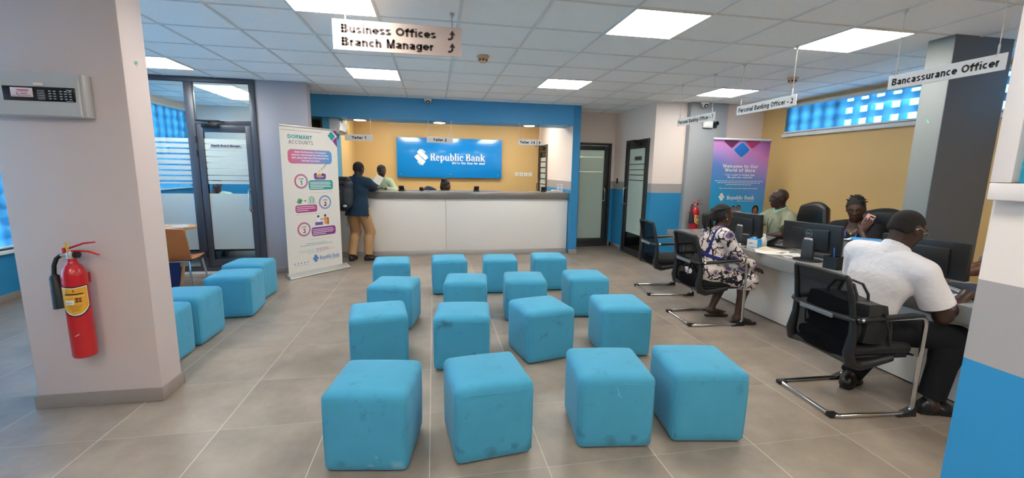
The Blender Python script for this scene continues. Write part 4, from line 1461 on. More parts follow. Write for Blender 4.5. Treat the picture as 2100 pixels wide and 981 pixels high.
r = thing('roll_up_banner', 'tall white roll-up banner about dormant accounts beside the lilac pillar', 'banner', (-1.969, 6.114, 0), math.radians(48.2))
BANW = mat('banner_white', (224, 218, 210), 0.45)
w = MB().box(0.022, 0.872, -0.0015, 0.0015, 0.06, 2.035)
pn = w.build('printed_panel', BANW, r)
MB().box(0.018, 0.876, -0.012, 0.010, 2.03, 2.052, 0.004).build('top_rail', STEEL, r)
w = MB()
w.prism([(-0.085, 0.008), (-0.080, 0.02), (-0.012, 0.062), (0.012, 0.066), (0.03, 0.05), (0.032, 0.008)], (0.0, 0, 0), (0, 1, 0), (0, 0, 1), (0.953, 0, 0))
w.build('base_cassette', mat('silver_cassette', (196, 194, 188), 0.35, 0.6), r)
w = MB()
w.prism([(-0.09, 0.004), (-0.084, 0.022), (-0.012, 0.066), (0.014, 0.07), (0.035, 0.052), (0.036, 0.004)], (-0.012, 0, 0), (0, 1, 0), (0, 0, 1), (0.014, 0, 0))
w.prism([(-0.09, 0.004), (-0.084, 0.022), (-0.012, 0.066), (0.014, 0.07), (0.035, 0.052), (0.036, 0.004)], (0.951, 0, 0), (0, 1, 0), (0, 0, 1), (0.014, 0, 0))
w.build('end_cap', CHROME, r)
MB().box(0.05, 0.25, -0.06, -0.05, 0, 0.008).box(0.70, 0.90, -0.06, -0.05, 0, 0.008).box(0.05, 0.9, 0.01, 0.03, 0, 0.008).build('rubber_feet', BLACK, r)
MB().tube([(0.447, 0.018, 0.05), (0.447, 0.014, 2.03)], 0.008, 8).build('support_pole', STEEL, r)
a = Art((0, -0.0016, 0), (1, 0, 0), (0, 0, 1))
TEAL = mat('print_teal', (38, 150, 150), 0.5); PUR = mat('print_purple', (132, 52, 136), 0.5); MAG = mat('print_magenta', (170, 58, 128), 0.5)
GRY = mat('print_grey', (120, 118, 120), 0.5); PW = mat('print_white', (238, 234, 230), 0.5); MAR = mat('print_maroon', (120, 44, 62), 0.5)
PGRAD = grad_mat('print_pink_blue_fade', [(0, (206, 100, 128)), (0.5, (166, 128, 178)), (1, (86, 152, 206))], 0, 0.12, 0.76)
RGRAD = grad_mat('print_ring_fade', [(0, (186, 104, 128)), (1, (112, 160, 206))], 0, 0.2, 0.75)
a.rect(0.03, 1.985, 0.62, 1.989, MAR)
a.text('DORMANT', 0.130, 1.882, TEAL, w=0.350, h=0.050, bold=0.012)
a.text('ACCOUNTS', 0.134, 1.812, GRY, w=0.358, h=0.048, bold=-0.012)
a.build('heading', pn)
a.poly([(0.80, 2.03), (0.872, 2.03), (0.872, 1.962), (0.84, 1.99)], PUR); a.poly([(0.872, 1.945), (0.84, 1.925), (0.80, 1.885), (0.872, 1.80)], PUR)
a.poly([(0.784, 2.022), (0.848, 1.952), (0.79, 1.885), (0.725, 1.955)], TEAL, 0.001)
a.build('corner_motif', pn)
a.rrect(0.113, 1.553, 0.775, 1.742, 0.055, PGRAD)
for q, (s, wd) in enumerate((('Under the Provisions of Unclaimed', 0.47), ('Balances and Dormant Account Directive', 0.55), ('2021, please take note of the new policy on', 0.56), ('Dormant Accounts', 0.27))):
    a.text(s, 0.444, 1.698 - 0.038 * q, PW, w=wd, h=0.021, align='c', bold=0.025)

a.build('notice_panel', pn)


def step(cx, cz, n, lab_m, num_m):
    a.ring(cx, cz, 0.100, 0.024, RGRAD)
    a.text('STEP', cx, cz + 0.022, lab_m, w=0.075, h=0.018, align='c', bold=0.02)
    a.text(n, cx, cz - 0.052, num_m, h=0.058, align='c', bold=0.03)
    a.build('step_badge', pn)


def lines(x0, x1, z0, n, m, dz=0.024, last=0.6):
    for q in range(n): a.rect(x0, z0 - dz * q, x0 + (x1 - x0) * (last if q == n - 1 else 0.93 + 0.05 * (q % 2)), z0 - dz * q + 0.008, m, 0.0012)


step(0.281, 1.315, '1', MAR, TEAL); step(0.629, 1.012, '2', MAR, MAR); step(0.282, 0.653, '3', MAR, MAR)
a.rrect(0.389, 1.193, 0.772, 1.328, 0.035, TEAL); lines(0.41, 0.75, 1.295, 5, PW, 0.021); a.build('step_text', pn)
a.rrect(0.174, 0.886, 0.498, 0.99, 0.03, MAG); lines(0.19, 0.48, 0.962, 3, PW, 0.026); a.build('step_text', pn)
a.rrect(0.393, 0.538, 0.780, 0.664, 0.035, PUR); lines(0.41, 0.76, 0.63, 4, PW, 0.024); a.build('step_text', pn)
VIO = mat('print_violet', (104, 84, 168), 0.5); ORG = mat('print_orange', (226, 150, 60), 0.5); SKN = mat('print_skin', (150, 92, 62), 0.5); NAV = mat('print_navy', (54, 50, 110), 0.5)
# sleeping on a sofa
a.rrect(0.485, 1.335, 0.655, 1.375, 0.018, VIO); a.rrect(0.475, 1.345, 0.52, 1.425, 0.02, VIO); a.rrect(0.625, 1.345, 0.665, 1.42, 0.02, VIO)
a.disc(0.565, 1.39, 0.042, ORG, 0.001, 0.026); a.disc(0.615, 1.405, 0.02, NAV, 0.0012); a.disc(0.51, 1.415, 0.014, NAV, 0.0012)
for q, s in enumerate((0.022, 0.026, 0.03, 0.034)): a.text('z' if q == 0 else 'Z', 0.555 + 0.032 * q, 1.445 + 0.026 * q, INK, h=s, shear=0.3, bold=-0.01)
a.build('sleeper_drawing', pn)
# banknotes to a bank
GRN = mat('print_green', (128, 176, 96), 0.5); DGRN = mat('print_dark_green', (70, 140, 110), 0.5); MINT = mat('print_mint', (150, 196, 186), 0.5)
a.poly([(0.195, 1.03), (0.225, 1.085), (0.275, 1.075), (0.245, 1.02)], GRN); a.poly([(0.205, 1.018), (0.235, 1.07), (0.285, 1.062), (0.26, 1.008)], DGRN, 0.001)
a.rect(0.30, 1.042, 0.325, 1.048, INK); a.poly([(0.323, 1.034), (0.342, 1.045), (0.323, 1.057)], INK)
a.poly([(0.365, 1.085), (0.475, 1.085), (0.42, 1.112)], MINT); a.rect(0.362, 1.005, 0.478, 1.016, MINT)
for q in range(5): a.rect(0.372 + 0.022 * q, 1.018, 0.384 + 0.022 * q, 1.082, DGRN if q % 2 else MINT, 0.001)
a.build('bank_drawing', pn)
# two people at a desk
a.rect(0.455, 0.69, 0.575, 0.735, VIO); a.disc(0.508, 0.815, 0.018, NAV, 0.001); a.poly([(0.485, 0.735), (0.495, 0.80), (0.525, 0.80), (0.545, 0.765), (0.535, 0.735)], PW, 0.001)
a.poly([(0.60, 0.70), (0.605, 0.80), (0.635, 0.80), (0.655, 0.76), (0.65, 0.70)], ORG, 0.001); a.disc(0.618, 0.822, 0.018, NAV, 0.0012); a.rect(0.64, 0.69, 0.675, 0.79, SKN); a.rect(0.53, 0.768, 0.61, 0.778, SKN, 0.0012)
a.build('desk_drawing', pn)
for (x0, x1, z) in ((0.40, 0.76, 1.155), (0.17, 0.54, 0.858), (0.36, 0.74, 0.495)): a.rect(x0, z, x1, z + 0.002, GRY)
RB = mat('print_bank_blue', (70, 130, 190), 0.5)
for (z, x0, x1, m) in ((0.438, 0.30, 0.62, TEAL), (0.415, 0.21, 0.72, TEAL), (0.350, 0.19, 0.44, MINT), (0.350, 0.45, 0.66, MAG), (0.326, 0.19, 0.44, MINT), (0.326, 0.45, 0.66, MAG), (0.326, 0.67, 0.74, MINT), (0.302, 0.32, 0.58, MINT)):
    x = x0
    while x < x1:
        l = 0.03 + 0.02 * ((x * 37) % 1)
        a.rect(x, z, min(x + l, x1), z + 0.007, m); x += l + 0.008
a.build('small_print', pn)
a.logo(0.385, 0.160, 0.115, RB)
a.serif('Republic Bank', 0.498, 0.190, RB, 0.33, 0.055)
a.rect(0.66, 0.172, 0.828, 0.177, RB)
a.build('bank_logo', pn)
for q in range(5):
    x = 0.116 + 0.048 * q
    a.disc(x, 0.184, 0.008, RB); a.rect(x - 0.002, 0.172, x + 0.003, 0.20, RB)
a.rect(0.112, 0.152, 0.31, 0.155, RB)
a.build('social_icons', pn)

r = thing('roll_up_banner', 'purple and blue roll-up banner reading Welcome to Our World of More behind the desk', 'banner', (4.63, 5.95, 0), 0.0)
BG2 = grad_mat('banner_purple_blue_fade', [(0.0, (20, 130, 186)), (0.36, (28, 165, 212)), (0.54, (44, 150, 208)), (0.68, (100, 138, 208)), (0.79, (180, 140, 204)), (0.88, (206, 128, 188)), (1.0, (150, 74, 142))], 2, 0.2, 2.25, 0.34)
w = MB(); n = 20
for i in range(n + 1):
    t = i / n; z = 0.07 + 1.945 * t
    hw = 0.452 + 0.034 * t
    w.v += [(-hw, 0, z), (hw, 0, z)]
w.f = [(2 * i, 2 * i + 1, 2 * i + 3, 2 * i + 2) for i in range(n)]; w.m = [0] * n; w.s = [False] * n
pn = w.build('printed_panel', BG2, r)
MB().box(-0.492, 0.492, -0.012, 0.012, 2.01, 2.04, 0.004).build('top_rail', mat('pale_rail', (206, 204, 208), 0.4, 0.3), r)
MB().prism([(-0.08, 0.008), (-0.075, 0.02), (-0.012, 0.07), (0.02, 0.07), (0.04, 0.05), (0.04, 0.008)], (-0.47, 0, 0), (0, 1, 0), (0, 0, 1), (0.94, 0, 0)).build('base_cassette', mat('silver_cassette', (196, 194, 188), 0.35, 0.6), r)
MB().box(-0.4, -0.2, -0.06, -0.05, 0, 0.008).box(0.2, 0.4, -0.06, -0.05, 0, 0.008).box(-0.4, 0.4, 0.01, 0.03, 0, 0.008).build('rubber_feet', BLACK, r)
MB().tube([(0, 0.02, 0.05), (0, 0.016, 2.02)], 0.008, 8).build('support_pole', STEEL, r)
a = Art((0, -0.0004, 0), (1, 0, 0), (0, 0, 1))


def rdiam(cx, cz, rx, rz, m, lift):
    P = []
    c = [(cx + rx, cz), (cx, cz + rz), (cx - rx, cz), (cx, cz - rz)]
    for i in range(4):
        p, q, s = Vector(c[i - 1]), Vector(c[i]), Vector(c[(i + 1) % 4])
        for t in (0.16, 0.08): P.append(q.lerp(p, t) if t == 0.16 else q.lerp((p + s) / 2, 0.06))
        P.append(q.lerp(s, 0.16))
    a.poly([(x, z) for x, z in P], m, lift)


a.poly([(-0.31, 2.01), (-0.31, 1.985), (-0.19, 1.90), (-0.165, 1.90), (-0.06, 2.0), (-0.06, 2.01)], mat('print_plum', (104, 40, 84), 0.4), 0.001)
a.poly([(0.05, 2.01), (0.05, 2.0), (0.155, 1.90), (0.18, 1.90), (0.30, 1.985), (0.30, 2.01)], mat('print_crimson', (170, 44, 96), 0.4), 0.001)
rdiam(-0.004, 1.872, 0.150, 0.128, mat('print_pale_blue', (130, 170, 220), 0.4), 0.0012)
rdiam(-0.004, 1.872, 0.138, 0.116, mat('print_royal_blue', (30, 112, 196), 0.4), 0.0018)
a.build('diamond_motif', pn)
a.text('Welcome to Our', 0.0, 1.600, PW, w=0.605, h=0.050, align='c', bold=0.02)
a.text('World of More', 0.0, 1.540, PW, w=0.525, h=0.050, align='c', bold=0.02)
a.text('From Cradle to Golden Age', 0.0, 1.480, PW, w=0.515, h=0.028, align='c', bold=0.012)
a.text('We got you covered', 0.0, 1.443, PW, w=0.42, h=0.028, align='c', bold=0.012)
a.build('heading', pn)
for (z, wd) in ((1.396, 0.83), (1.368, 0.74), (1.340, 0.45)):
    x = -wd / 2
    while x < wd / 2:
        l = 0.035 + 0.03 * ((x * 53 + z * 17) % 1)
        a.rect(x, z, min(x + l, wd / 2), z + 0.009, PW); x += l + 0.010
a.text('Open any of these and save towards your future', 0.0, 1.280, PW, w=0.66, h=0.018, align='c', bold=0.02)
a.build('small_print', pn)
a.logo(-0.330, 1.092, 0.125, PW)
a.serif('Republic Bank', -0.183, 1.118, PW, 0.48, 0.058)
a.text("We're the One for you!", 0.0, 1.087, PW, w=0.295, h=0.014, bold=0.02, shear=0.2)
a.build('bank_logo', pn)
FACE = mat('print_brown_face', (150, 96, 74), 0.5); HAIRP = mat('print_black_hair', (24, 18, 20), 0.5)
for (x, z, s) in ((-0.055, 0.968, 1.0), (0.035, 0.975, 1.05)):
    a.disc(x, z + 0.012 * s, 0.036 * s, HAIRP, 0.0015, 0.042 * s); a.disc(x, z, 0.030 * s, FACE, 0.003, 0.038 * s)
    a.poly([(x - 0.06, z - 0.10), (x - 0.04, z - 0.04), (x + 0.04, z - 0.04), (x + 0.06, z - 0.10)], PW, 0.0012)
a.disc(0.335, 0.955, 0.060, HAIRP, 0.0015, 0.075); a.disc(0.33, 0.945, 0.038, FACE, 0.003, 0.050)
a.poly([(0.24, 0.74), (0.27, 0.87), (0.31, 0.89), (0.36, 0.89), (0.42, 0.86), (0.44, 0.74)], mat('print_red_dress', (168, 76, 66), 0.5), 0.0012)
a.build('printed_people', pn)

# ================================================================== visitor chairs
MESHF = film_mat('black_mesh_fabric', (26, 27, 30), 0.11, 0.15, tint=(240, 240, 240))
SEATF = mat('black_seat_fabric', (24, 25, 27), 0.85, bump=(300, 0.2))


def visitor_chair(loc, rz, label):
    r = thing('visitor_chair', label, 'chair', loc, rz, 'black mesh visitor chairs')
    w = MB()
    half = []
    R0 = 0.014

    def bend(pts, rad, n=5):
        out = [Vector(pts[0])]
        for i in range(1, len(pts) - 1):
            p, q, s = Vector(pts[i - 1]), Vector(pts[i]), Vector(pts[i + 1])
            d1, d2 = (p - q).normalized(), (s - q).normalized()
            a_, b_ = q + d1 * rad, q + d2 * rad
            for k in range(n + 1):
                t = k / n
                out.append(a_ * (1 - t) ** 2 + q * 2 * t * (1 - t) + b_ * t * t)
        out.append(Vector(pts[-1]))
        return out
    path = [(-0.19, 0.262, 0.648), (0.265, 0.262, 0.660), (0.285, 0.250, 0.0145), (-0.255, 0.235, 0.0145), (-0.255, -0.235, 0.0145), (0.285, -0.250, 0.0145), (0.265, -0.262, 0.660), (-0.19, -0.262, 0.648)]
    w.tube(bend(path, 0.055), R0, 12)
    w.tube([(0.24, 0.25, 0.40), (0.24, -0.25, 0.40)], 0.010, 8)
    sled = w.build('sled_frame', CHROME, r)
    for sy in (-1, 1):
        w = MB()
        w.prism([(0.305, 0.0), (0.30, 0.055), (0.285, 0.05), (0.19, 0.012), (0.17, 0.0)], (0, sy * 0.249 - 0.02, 0), (1, 0, 0), (0, 0, 1), (0, 0.04, 0))
        w.build('foot_wedge', BLACK, sled)
        w = MB().box(-0.275, -0.215, sy * 0.215 - 0.022, sy * 0.215 + 0.022, 0.0, 0.03, 0.006)
        w.build('foot_glide', BLACK, sled)
        w = MB()
        w.tube([(-0.20, sy * 0.245, 0.640), (-0.15, sy * 0.262, 0.655), (0.0, sy * 0.264, 0.664), (0.17, sy * 0.264, 0.672), (0.235, sy * 0.263, 0.668)], [0.020, 0.024, 0.026, 0.026, 0.016], 10, flat=0.62)
        w.build('armrest', BLACK, r)
        w = MB()
        w.tube([(0.10, sy * 0.225, 0.385), (-0.04, sy * 0.230, 0.360), (-0.13, sy * 0.232, 0.350), (-0.19, sy * 0.232, 0.370), (-0.208, sy * 0.230, 0.43), (-0.192, sy * 0.226, 0.55), (-0.198, sy * 0.22, 0.65), (-0.222, sy * 0.212, 0.78), (-0.250, sy * 0.203, 0.892), (-0.254, sy * 0.192, 0.905)],
               [0.022, 0.028, 0.034, 0.036, 0.032, 0.023, 0.019, 0.017, 0.015, 0.013], 10)
        w.build('back_upright', BLACK, r)
    w = MB()
    w.tube([(-0.254, -0.195, 0.902), (-0.258, 0, 0.908), (-0.254, 0.195, 0.902)], 0.013, 8)
    w.tube([(-0.188, -0.228, 0.37), (-0.178, 0, 0.368), (-0.188, 0.228, 0.37)], 0.022, 8)
    w.tube([(-0.198, -0.245, 0.643), (-0.228, -0.12, 0.640), (-0.236, 0, 0.638), (-0.228, 0.12, 0.640), (-0.198, 0.245, 0.643)], 0.017, 8)
    w.build('back_crossbars', BLACK, r)
    w = MB().box(-0.258, -0.246, -0.13, 0.13, 0.622, 0.652, 0.005)
    w.build('lumbar_strip', mat('grey_strip', (112, 118, 124), 0.35), r)

    def panel(prof, w0):
        m = MB(); n = 8
        for (x, z, hw) in prof:
            for i in range(n + 1):
                f = -1 + 2 * i / n
                m.v.append((x - 0.016 * (1 - f * f) + 0.0, f * hw, z))
        k = len(prof)
        for j in range(k - 1):
            for i in range(n):
                m.f.append((j * (n + 1) + i, j * (n + 1) + i + 1, (j + 1) * (n + 1) + i + 1, (j + 1) * (n + 1) + i))
        m.m = [0] * len(m.f); m.s = [True] * len(m.f)
        return m
    panel([(-0.198, 0.65, 0.216), (-0.222, 0.78, 0.208), (-0.252, 0.902, 0.195)], 0).build('upper_mesh', MESHF, r)
    panel([(-0.190, 0.37, 0.228), (-0.198, 0.45, 0.228), (-0.190, 0.55, 0.224), (-0.196, 0.64, 0.218)], 0).build('lower_mesh', MESHF, r)
    w = MB().box(-0.175, 0.26, -0.222, 0.222, 0.395, 0.468, 0.03, 4)
    w.build('seat_cushion', SEATF, r)
    MB().box(-0.16, 0.24, -0.21, 0.21, 0.372, 0.40, 0.01).build('seat_pan', BLACK, r)
    return r


c3 = visitor_chair((2.715, 2.305, 0), math.radians(-3), 'black mesh visitor chair holding a black briefcase behind the man in white')
dup(c3, (2.755, 3.915, 0), math.radians(-2), 'black mesh visitor chair under the woman in the patterned dress')
dup(c3, (2.885, 4.965, 0), math.radians(-5), 'empty black mesh visitor chair at the far end of the desk')

# ================================================================== banking desk
t = thing('banking_desk', 'long white fronted banking desk with a grey metal worktop', 'desk', (3.45, 3.4, 0))
DTOP = mat('desk_grey_laminate', (146, 146, 143), 0.24, 0.15, var=(2, 0.1))
MB().box(-0.27, 0.53, -2.2, 2.03, 0.622, 0.735, 0.006).build('worktop', DTOP, t)
MB().box(-0.01, 0.02, -2.18, 1.98, 0.012, 0.622, 0.002).build('front_panel', PANELW, t)
MB().box(-0.03, 0.50, 1.955, 1.99, 0.0, 0.622, 0.002).build('end_panel', PANELW, t)
MB().box(-0.03, 0.50, -2.19, -2.155, 0.0, 0.622, 0.002).build('end_panel', PANELW, t)
MB().box(0.0, 0.015, -2.15, 1.95, 0.0, 0.014).build('plinth', INK, t)
DZ = 0.735


def monitor(loc, rz, label, logo=False, proto=[None]):
    if proto[0] is not None and not logo:
        return dup(proto[0], loc, rz, label)
    r = thing('computer_monitor', label, 'monitor', loc, rz, 'black desktop monitors on the banking desk')
    T = Matrix.Rotation(math.radians(-5), 4, 'Y')
    cas = MB().box(-0.022, 0.018, -0.262, 0.262, 0.085, 0.345, 0.008, M=T).box(-0.042, -0.015, -0.17, 0.17, 0.11, 0.30, 0.018, M=T).build('casing', BLACK, r)
    MB().box(0.0175, 0.019, -0.252, 0.252, 0.098, 0.335, M=T).build('screen', mat('screen_glow', (70, 92, 120), 0.15), cas)
    w = MB().box(-0.068, -0.030, -0.052, 0.052, 0.008, 0.19, 0.006)
    w.build('stand_neck', DKGREY, r)
    MB().lathe([(0.115, 0), (0.118, 0.006), (0.105, 0.012), (0.0, 0.014)], (-0.04, 0, 0), 32).build('stand_base', BLACK, r)
    LG = mat('logo_silver', (128, 130, 132), 0.4, 0.4)
    a = Art(T @ Vector((-0.0425, 0.03, 0.225)), T.to_3x3() @ Vector((0, -1, 0)), T.to_3x3() @ Vector((0, 0, 1)))
    if logo:
        a.ring(0.03, 0.03, 0.032, 0.005, LG)
        a.text('DELL', 0.03, 0.021, LG, w=0.042, h=0.018, align='c', bold=0.03)
        a.build('brand_mark', cas)
    a.rrect(-0.008, -0.045, 0.068, -0.012, 0.003, mat('pale_label', (232, 214, 214), 0.5))
    a.rect(0.0, -0.030, 0.05, -0.026, GRY, 0.001)
    a.build('label', cas)
    if not logo: proto[0] = r
    return r


monitor((3.415, 3.335, DZ), 0.20, 'black monitor with a round logo on its back and keys on its stand', True)
monitor((3.475, 2.46, DZ), 0.12, 'black monitor facing away beside the man in white')
monitor((3.47, 4.30, DZ), 0.10, 'black monitor behind the woman in the patterned dress')


def keyboard(loc, rz, label, proto=[None]):
    if proto[0] is not None: return dup(proto[0], loc, rz, label)
    r = thing('keyboard', label, 'keyboard', loc, rz, 'black keyboards on the banking desk')
    kc = MB().box(-0.075, 0.075, -0.22, 0.22, 0, 0.018, 0.006).build('case', BLACK, r)
    w = MB()
    for i in range(5):
        for j in range(15): w.box(-0.062 + 0.025 * i, -0.041 + 0.025 * i, -0.208 + 0.0278 * j, -0.184 + 0.0278 * j, 0.017, 0.023)
    w.build('keycaps', DKGREY, kc)
    proto[0] = r
    return r


keyboard((3.66, 3.36, DZ), 0.1, 'black keyboard in front of the screen of the monitor with keys')
keyboard((3.70, 4.32, DZ), 0.0, 'black keyboard before the green-shirted officer')

r = thing('desk_telephone', 'black desk telephone between two monitors on the banking desk', 'telephone', (3.70, 3.99, DZ), 0.3)
w = MB().prism([(-0.10, 0), (0.10, 0), (0.10, 0.055), (0.02, 0.075), (-0.10, 0.025)], (0, -0.10, 0), (1, 0, 0), (0, 0, 1), (0, 0.2, 0))
w.build('body', BLACK, r)
MB().tube([(0.085, -0.085, 0.085), (0.06, -0.08, 0.105), (0.0, -0.078, 0.098), (-0.07, -0.08, 0.07), (-0.09, -0.085, 0.05)], [0.022, 0.024, 0.014, 0.024, 0.022], 10).build('handset', BLACK, r)
w = MB(); T = Matrix.Translation((-0.03, 0.02, 0.056)) @ Matrix.Rotation(math.radians(-22), 4, 'Y')
for i in range(4):
    for j in range(3): w.box(-0.04 + 0.022 * i, -0.025 + 0.022 * i, -0.035 + 0.024 * j, -0.018 + 0.024 * j, -0.004, 0.004, M=T)
w.build('keypad', DKGREY, r)
r = thing('receipt_printer', 'low black document printer beside the blue and white box on the desk', 'printer', (3.62, 4.20, DZ), 0.1)
MB().prism([(-0.12, 0), (0.12, 0), (0.12, 0.085), (0.03, 0.10), (-0.12, 0.05)], (0, -0.17, 0), (1, 0, 0), (0, 0, 1), (0, 0.34, 0)).build('body', BLACK, r)
MB().box(-0.11, -0.06, -0.14, 0.14, 0.045, 0.06, 0.004).build('paper_slot', DKGREY, r)
r = thing('tissue_box', 'small box with one white side and one blue side on the desk edge', 'box', (3.315, 3.935, DZ), 0.50)
w = MB().box(-0.052, 0.052, -0.052, 0.052, 0, 0.10, 0.001)
w.build('carton', mat('carton_blue', (40, 150, 212), 0.4), r)
a = Art((-0.0525, 0.052, 0), (0, -1, 0), (0, 0, 1))
a.rect(0.002, 0.002, 0.102, 0.098, mat('carton_white', (222, 224, 226), 0.45)); a.rect(0.02, 0.055, 0.06, 0.064, RB, 0.001); a.rect(0.02, 0.015, 0.09, 0.022, RB, 0.001)
a.build('white_side', r)
MB().raw([(-0.03, -0.01, 0.098), (0.02, -0.015, 0.125), (0.03, 0.02, 0.115), (-0.01, 0.02, 0.13), (-0.02, 0.0, 0.098)], [(0, 1, 2, 4), (4, 2, 3, 0)]).build('tissue', mat('tissue_blue', (110, 176, 220), 0.8), r)

PAPER = mat('paper_white', (226, 222, 214), 0.7)
PAPERC = mat('paper_cream', (218, 196, 168), 0.7)


def sheet(loc, rz, label, m=PAPER, w_=0.21, l_=0.297, lift=0.0, curl=0.008, n=1, name='paper_sheet', cat='paper'):
    mb = MB()
    for k in range(n):
        z = 0.0015 + 0.0025 * k
        T = Matrix.Rotation(0.13 * k, 4, 'Z')
        N_ = 6; vs = []
        for i in range(N_ + 1):
            f = i / N_
            zz = z + curl * (abs(2 * f - 1) ** 3)
            for s in (-1, 1):
                for dz in (0, 0.0008): vs.append(T @ Vector((s * w_ / 2, (f - 0.5) * l_, zz + dz)))
        fs = []
        for i in range(N_):
            b = 4 * i
            fs += [(b, b + 4, b + 6, b + 2), (b + 1, b + 3, b + 7, b + 5), (b, b + 1, b + 5, b + 4), (b + 2, b + 6, b + 7, b + 3)]
        fs += [(0, 2, 3, 1), (4 * N_, 4 * N_ + 1, 4 * N_ + 3, 4 * N_ + 2)]
        mb.raw(vs, fs, 0, False)
    o = mb.build(name, m)
    o.location = loc; o.rotation_euler.z = rz
    return tag(o, label, cat, 'loose papers on the banking desk')


sheet((3.30, 3.665, DZ), 0.9, 'white crumpled papers overhanging the desk edge by the blue and white box', n=2, curl=0.012)
sheet((3.42, 3.78, DZ), 0.3, 'cream open paper lying behind the white crumpled papers', PAPERC, curl=0.016)
sheet((3.40, 3.52, DZ), -0.4, 'white sheet lying flat left of the monitor with keys', curl=0.002)
sheet((3.62, 3.12, DZ + 0.0), 1.2, 'white paper pile between the monitor with keys and the white printer', n=3)
sheet((3.34, 4.16, DZ), 0.2, 'white papers stacked next to the low black printer', n=3)
sheet((3.36, 2.72, DZ), 0.6, 'white sheet beside the black pen box', curl=0.002)
sheet((3.40, 2.16, DZ), 1.1, 'white form under the arm of the man in white', n=1, curl=0.002)
sheet((3.72, 2.02, DZ), 0.5, 'white papers by the near wall at the end of the desk', n=2)
BFOLD = mat('folder_blue', (60, 140, 200), 0.4)
o = sheet((3.50, 2.32, DZ), 1.25, 'blue folder lying on the desk below the monitor by the man in white', BFOLD, 0.24, 0.33, curl=0.004, n=2, name='folder', cat='folder')
r = thing('document_binder', 'dark navy binder lying on the desk beside the blue folder', 'binder', (3.62, 2.18, DZ), 1.05)
MB().box(-0.13, 0.13, -0.16, 0.16, 0, 0.007, 0.002).box(-0.13, 0.13, -0.16, 0.16, 0.036, 0.043, 0.002).box(0.12, 0.13, -0.16, 0.16, 0.0, 0.043, 0.002).build('cover', mat('binder_navy', (34, 40, 58), 0.5), r)
MB().box(-0.125, 0.118, -0.15, 0.15, 0.007, 0.036).build('pages', PAPER, r)
r = thing('office_printer', 'white office printer carrying blue folders on the desk', 'printer', (3.72, 3.10, DZ), 0.0)
MB().box(-0.15, 0.19, -0.19, 0.19, 0, 0.205, 0.014, 3).build('body', mat('printer_white', (214, 212, 206), 0.4), r)
w = MB()
w.box(-0.1512, -0.149, -0.12, 0.13, 0.055, 0.057); w.box(-0.1512, -0.149, -0.12, 0.13, 0.165, 0.167); w.box(-0.1512, -0.149, -0.121, -0.119, 0.055, 0.167); w.box(-0.1512, -0.149, 0.04, 0.042, 0.055, 0.167)
w.build('panel_seams', GRY, r)
MB().box(-0.15, 0.0, -0.17, 0.17, 0.198, 0.208, 0.004).build('lid', mat('printer_white', (214, 212, 206), 0.4), r)
for k in range(3):
    o = sheet((3.70 + 0.015 * k, 3.08 - 0.02 * k, DZ + 0.2085 + 0.0075 * k), 0.2 + 0.2 * k, ('lowest', 'middle', 'topmost')[k] + ' of the blue and white folders on the white printer', BFOLD if k != 1 else PAPER, 0.23, 0.31, curl=0.001, n=2, name='folder', cat='folder')
r = thing('pen_box', 'black pen box near the back of the front visitor chair', 'pen holder', (3.30, 2.99, DZ), 0.15)
w = MB()
for b in ((-.055, .055, -.055, -.050), (-.055, .055, .050, .055), (-.055, -.050, -.05, .05), (.050, .055, -.05, .05)): w.box(*b, 0, 0.105)
w.box(-0.05, 0.05, -0.05, 0.05, 0, 0.07)
w.build('body', BLACK, r)
MB().tube([(0.02, 0.02, 0.06), (0.03, 0.035, 0.17)], 0.004, 6).build('pen', LB, r)
r = thing('card_cup', 'small white charging plug on the desk by the black pen box', 'charger', (3.36, 3.12, DZ), 0.2)
MB().box(-0.014, 0.014, -0.014, 0.014, 0, 0.035, 0.004).build('plug', WHITE_PL, r)
MB().tube([(0, 0, 0.03), (0.005, 0.0, 0.055), (0.04, 0.03, 0.05), (0.08, 0.06, 0.004), (0.12, 0.1, 0.004)], 0.003, 6).build('cable', WHITE_PL, r)
r = thing('key_bunch', 'bunch of brass keys hanging at the stand of a monitor', 'keys', (3.355, 3.36, DZ + 0.125))
BRASS = mat('key_brass', (190, 170, 120), 0.35, 0.8)
w = MB().tube(arc(0, 0, 0.016, 0.016, 0, 360, 12)[:-1] and [(0, q[0], q[1]) for q in arc(0, 0, 0.016, 0.016, 0, 330, 12)], 0.0018, 6)
w.build('ring', STEEL, r)
for k, (an, ln) in enumerate(((-0.25, 0.09), (0.35, 0.075), (0.05, 0.10))):
    T = Matrix.Translation((-0.004 * k, 0, -0.014)) @ Matrix.Rotation(an, 4, 'X')
    w = MB().box(-0.001, 0.001, -0.013, 0.013, -0.03, 0.0, 0.001, M=T).box(-0.001, 0.001, -0.004, 0.004, -ln, -0.028, M=T)
    for q in range(3): w.box(-0.001, 0.001, 0.003, 0.008, -ln + 0.008 + 0.012 * q, -ln + 0.014 + 0.012 * q, M=T)
    w.build('key', BRASS, r)
r = thing('dispenser_bottle', 'small white capped bottle by the black monitor at the woman', 'bottle', (3.50, 4.02, DZ))
MB().lathe([(0.03, 0), (0.032, 0.01), (0.032, 0.08), (0.02, 0.1), (0.012, 0.11)], n=20).build('body', mat('milky_plastic', (200, 204, 204), 0.3), r)
MB().lathe([(0.016, 0.108), (0.016, 0.135), (0.01, 0.14), (0, 0.14)], n=16).build('cap', WHITE_PL, r)
r = thing('card_terminal', 'black card terminal standing on the desk in front of the woman', 'card terminal', (3.335, 4.06, DZ), 1.9)
MB().box(-0.045, 0.045, -0.04, 0.05, 0, 0.03, 0.01).build('base', BLACK, r)
T = Matrix.Translation((0, 0.02, 0.075)) @ Matrix.Rotation(math.radians(68), 4, 'X')
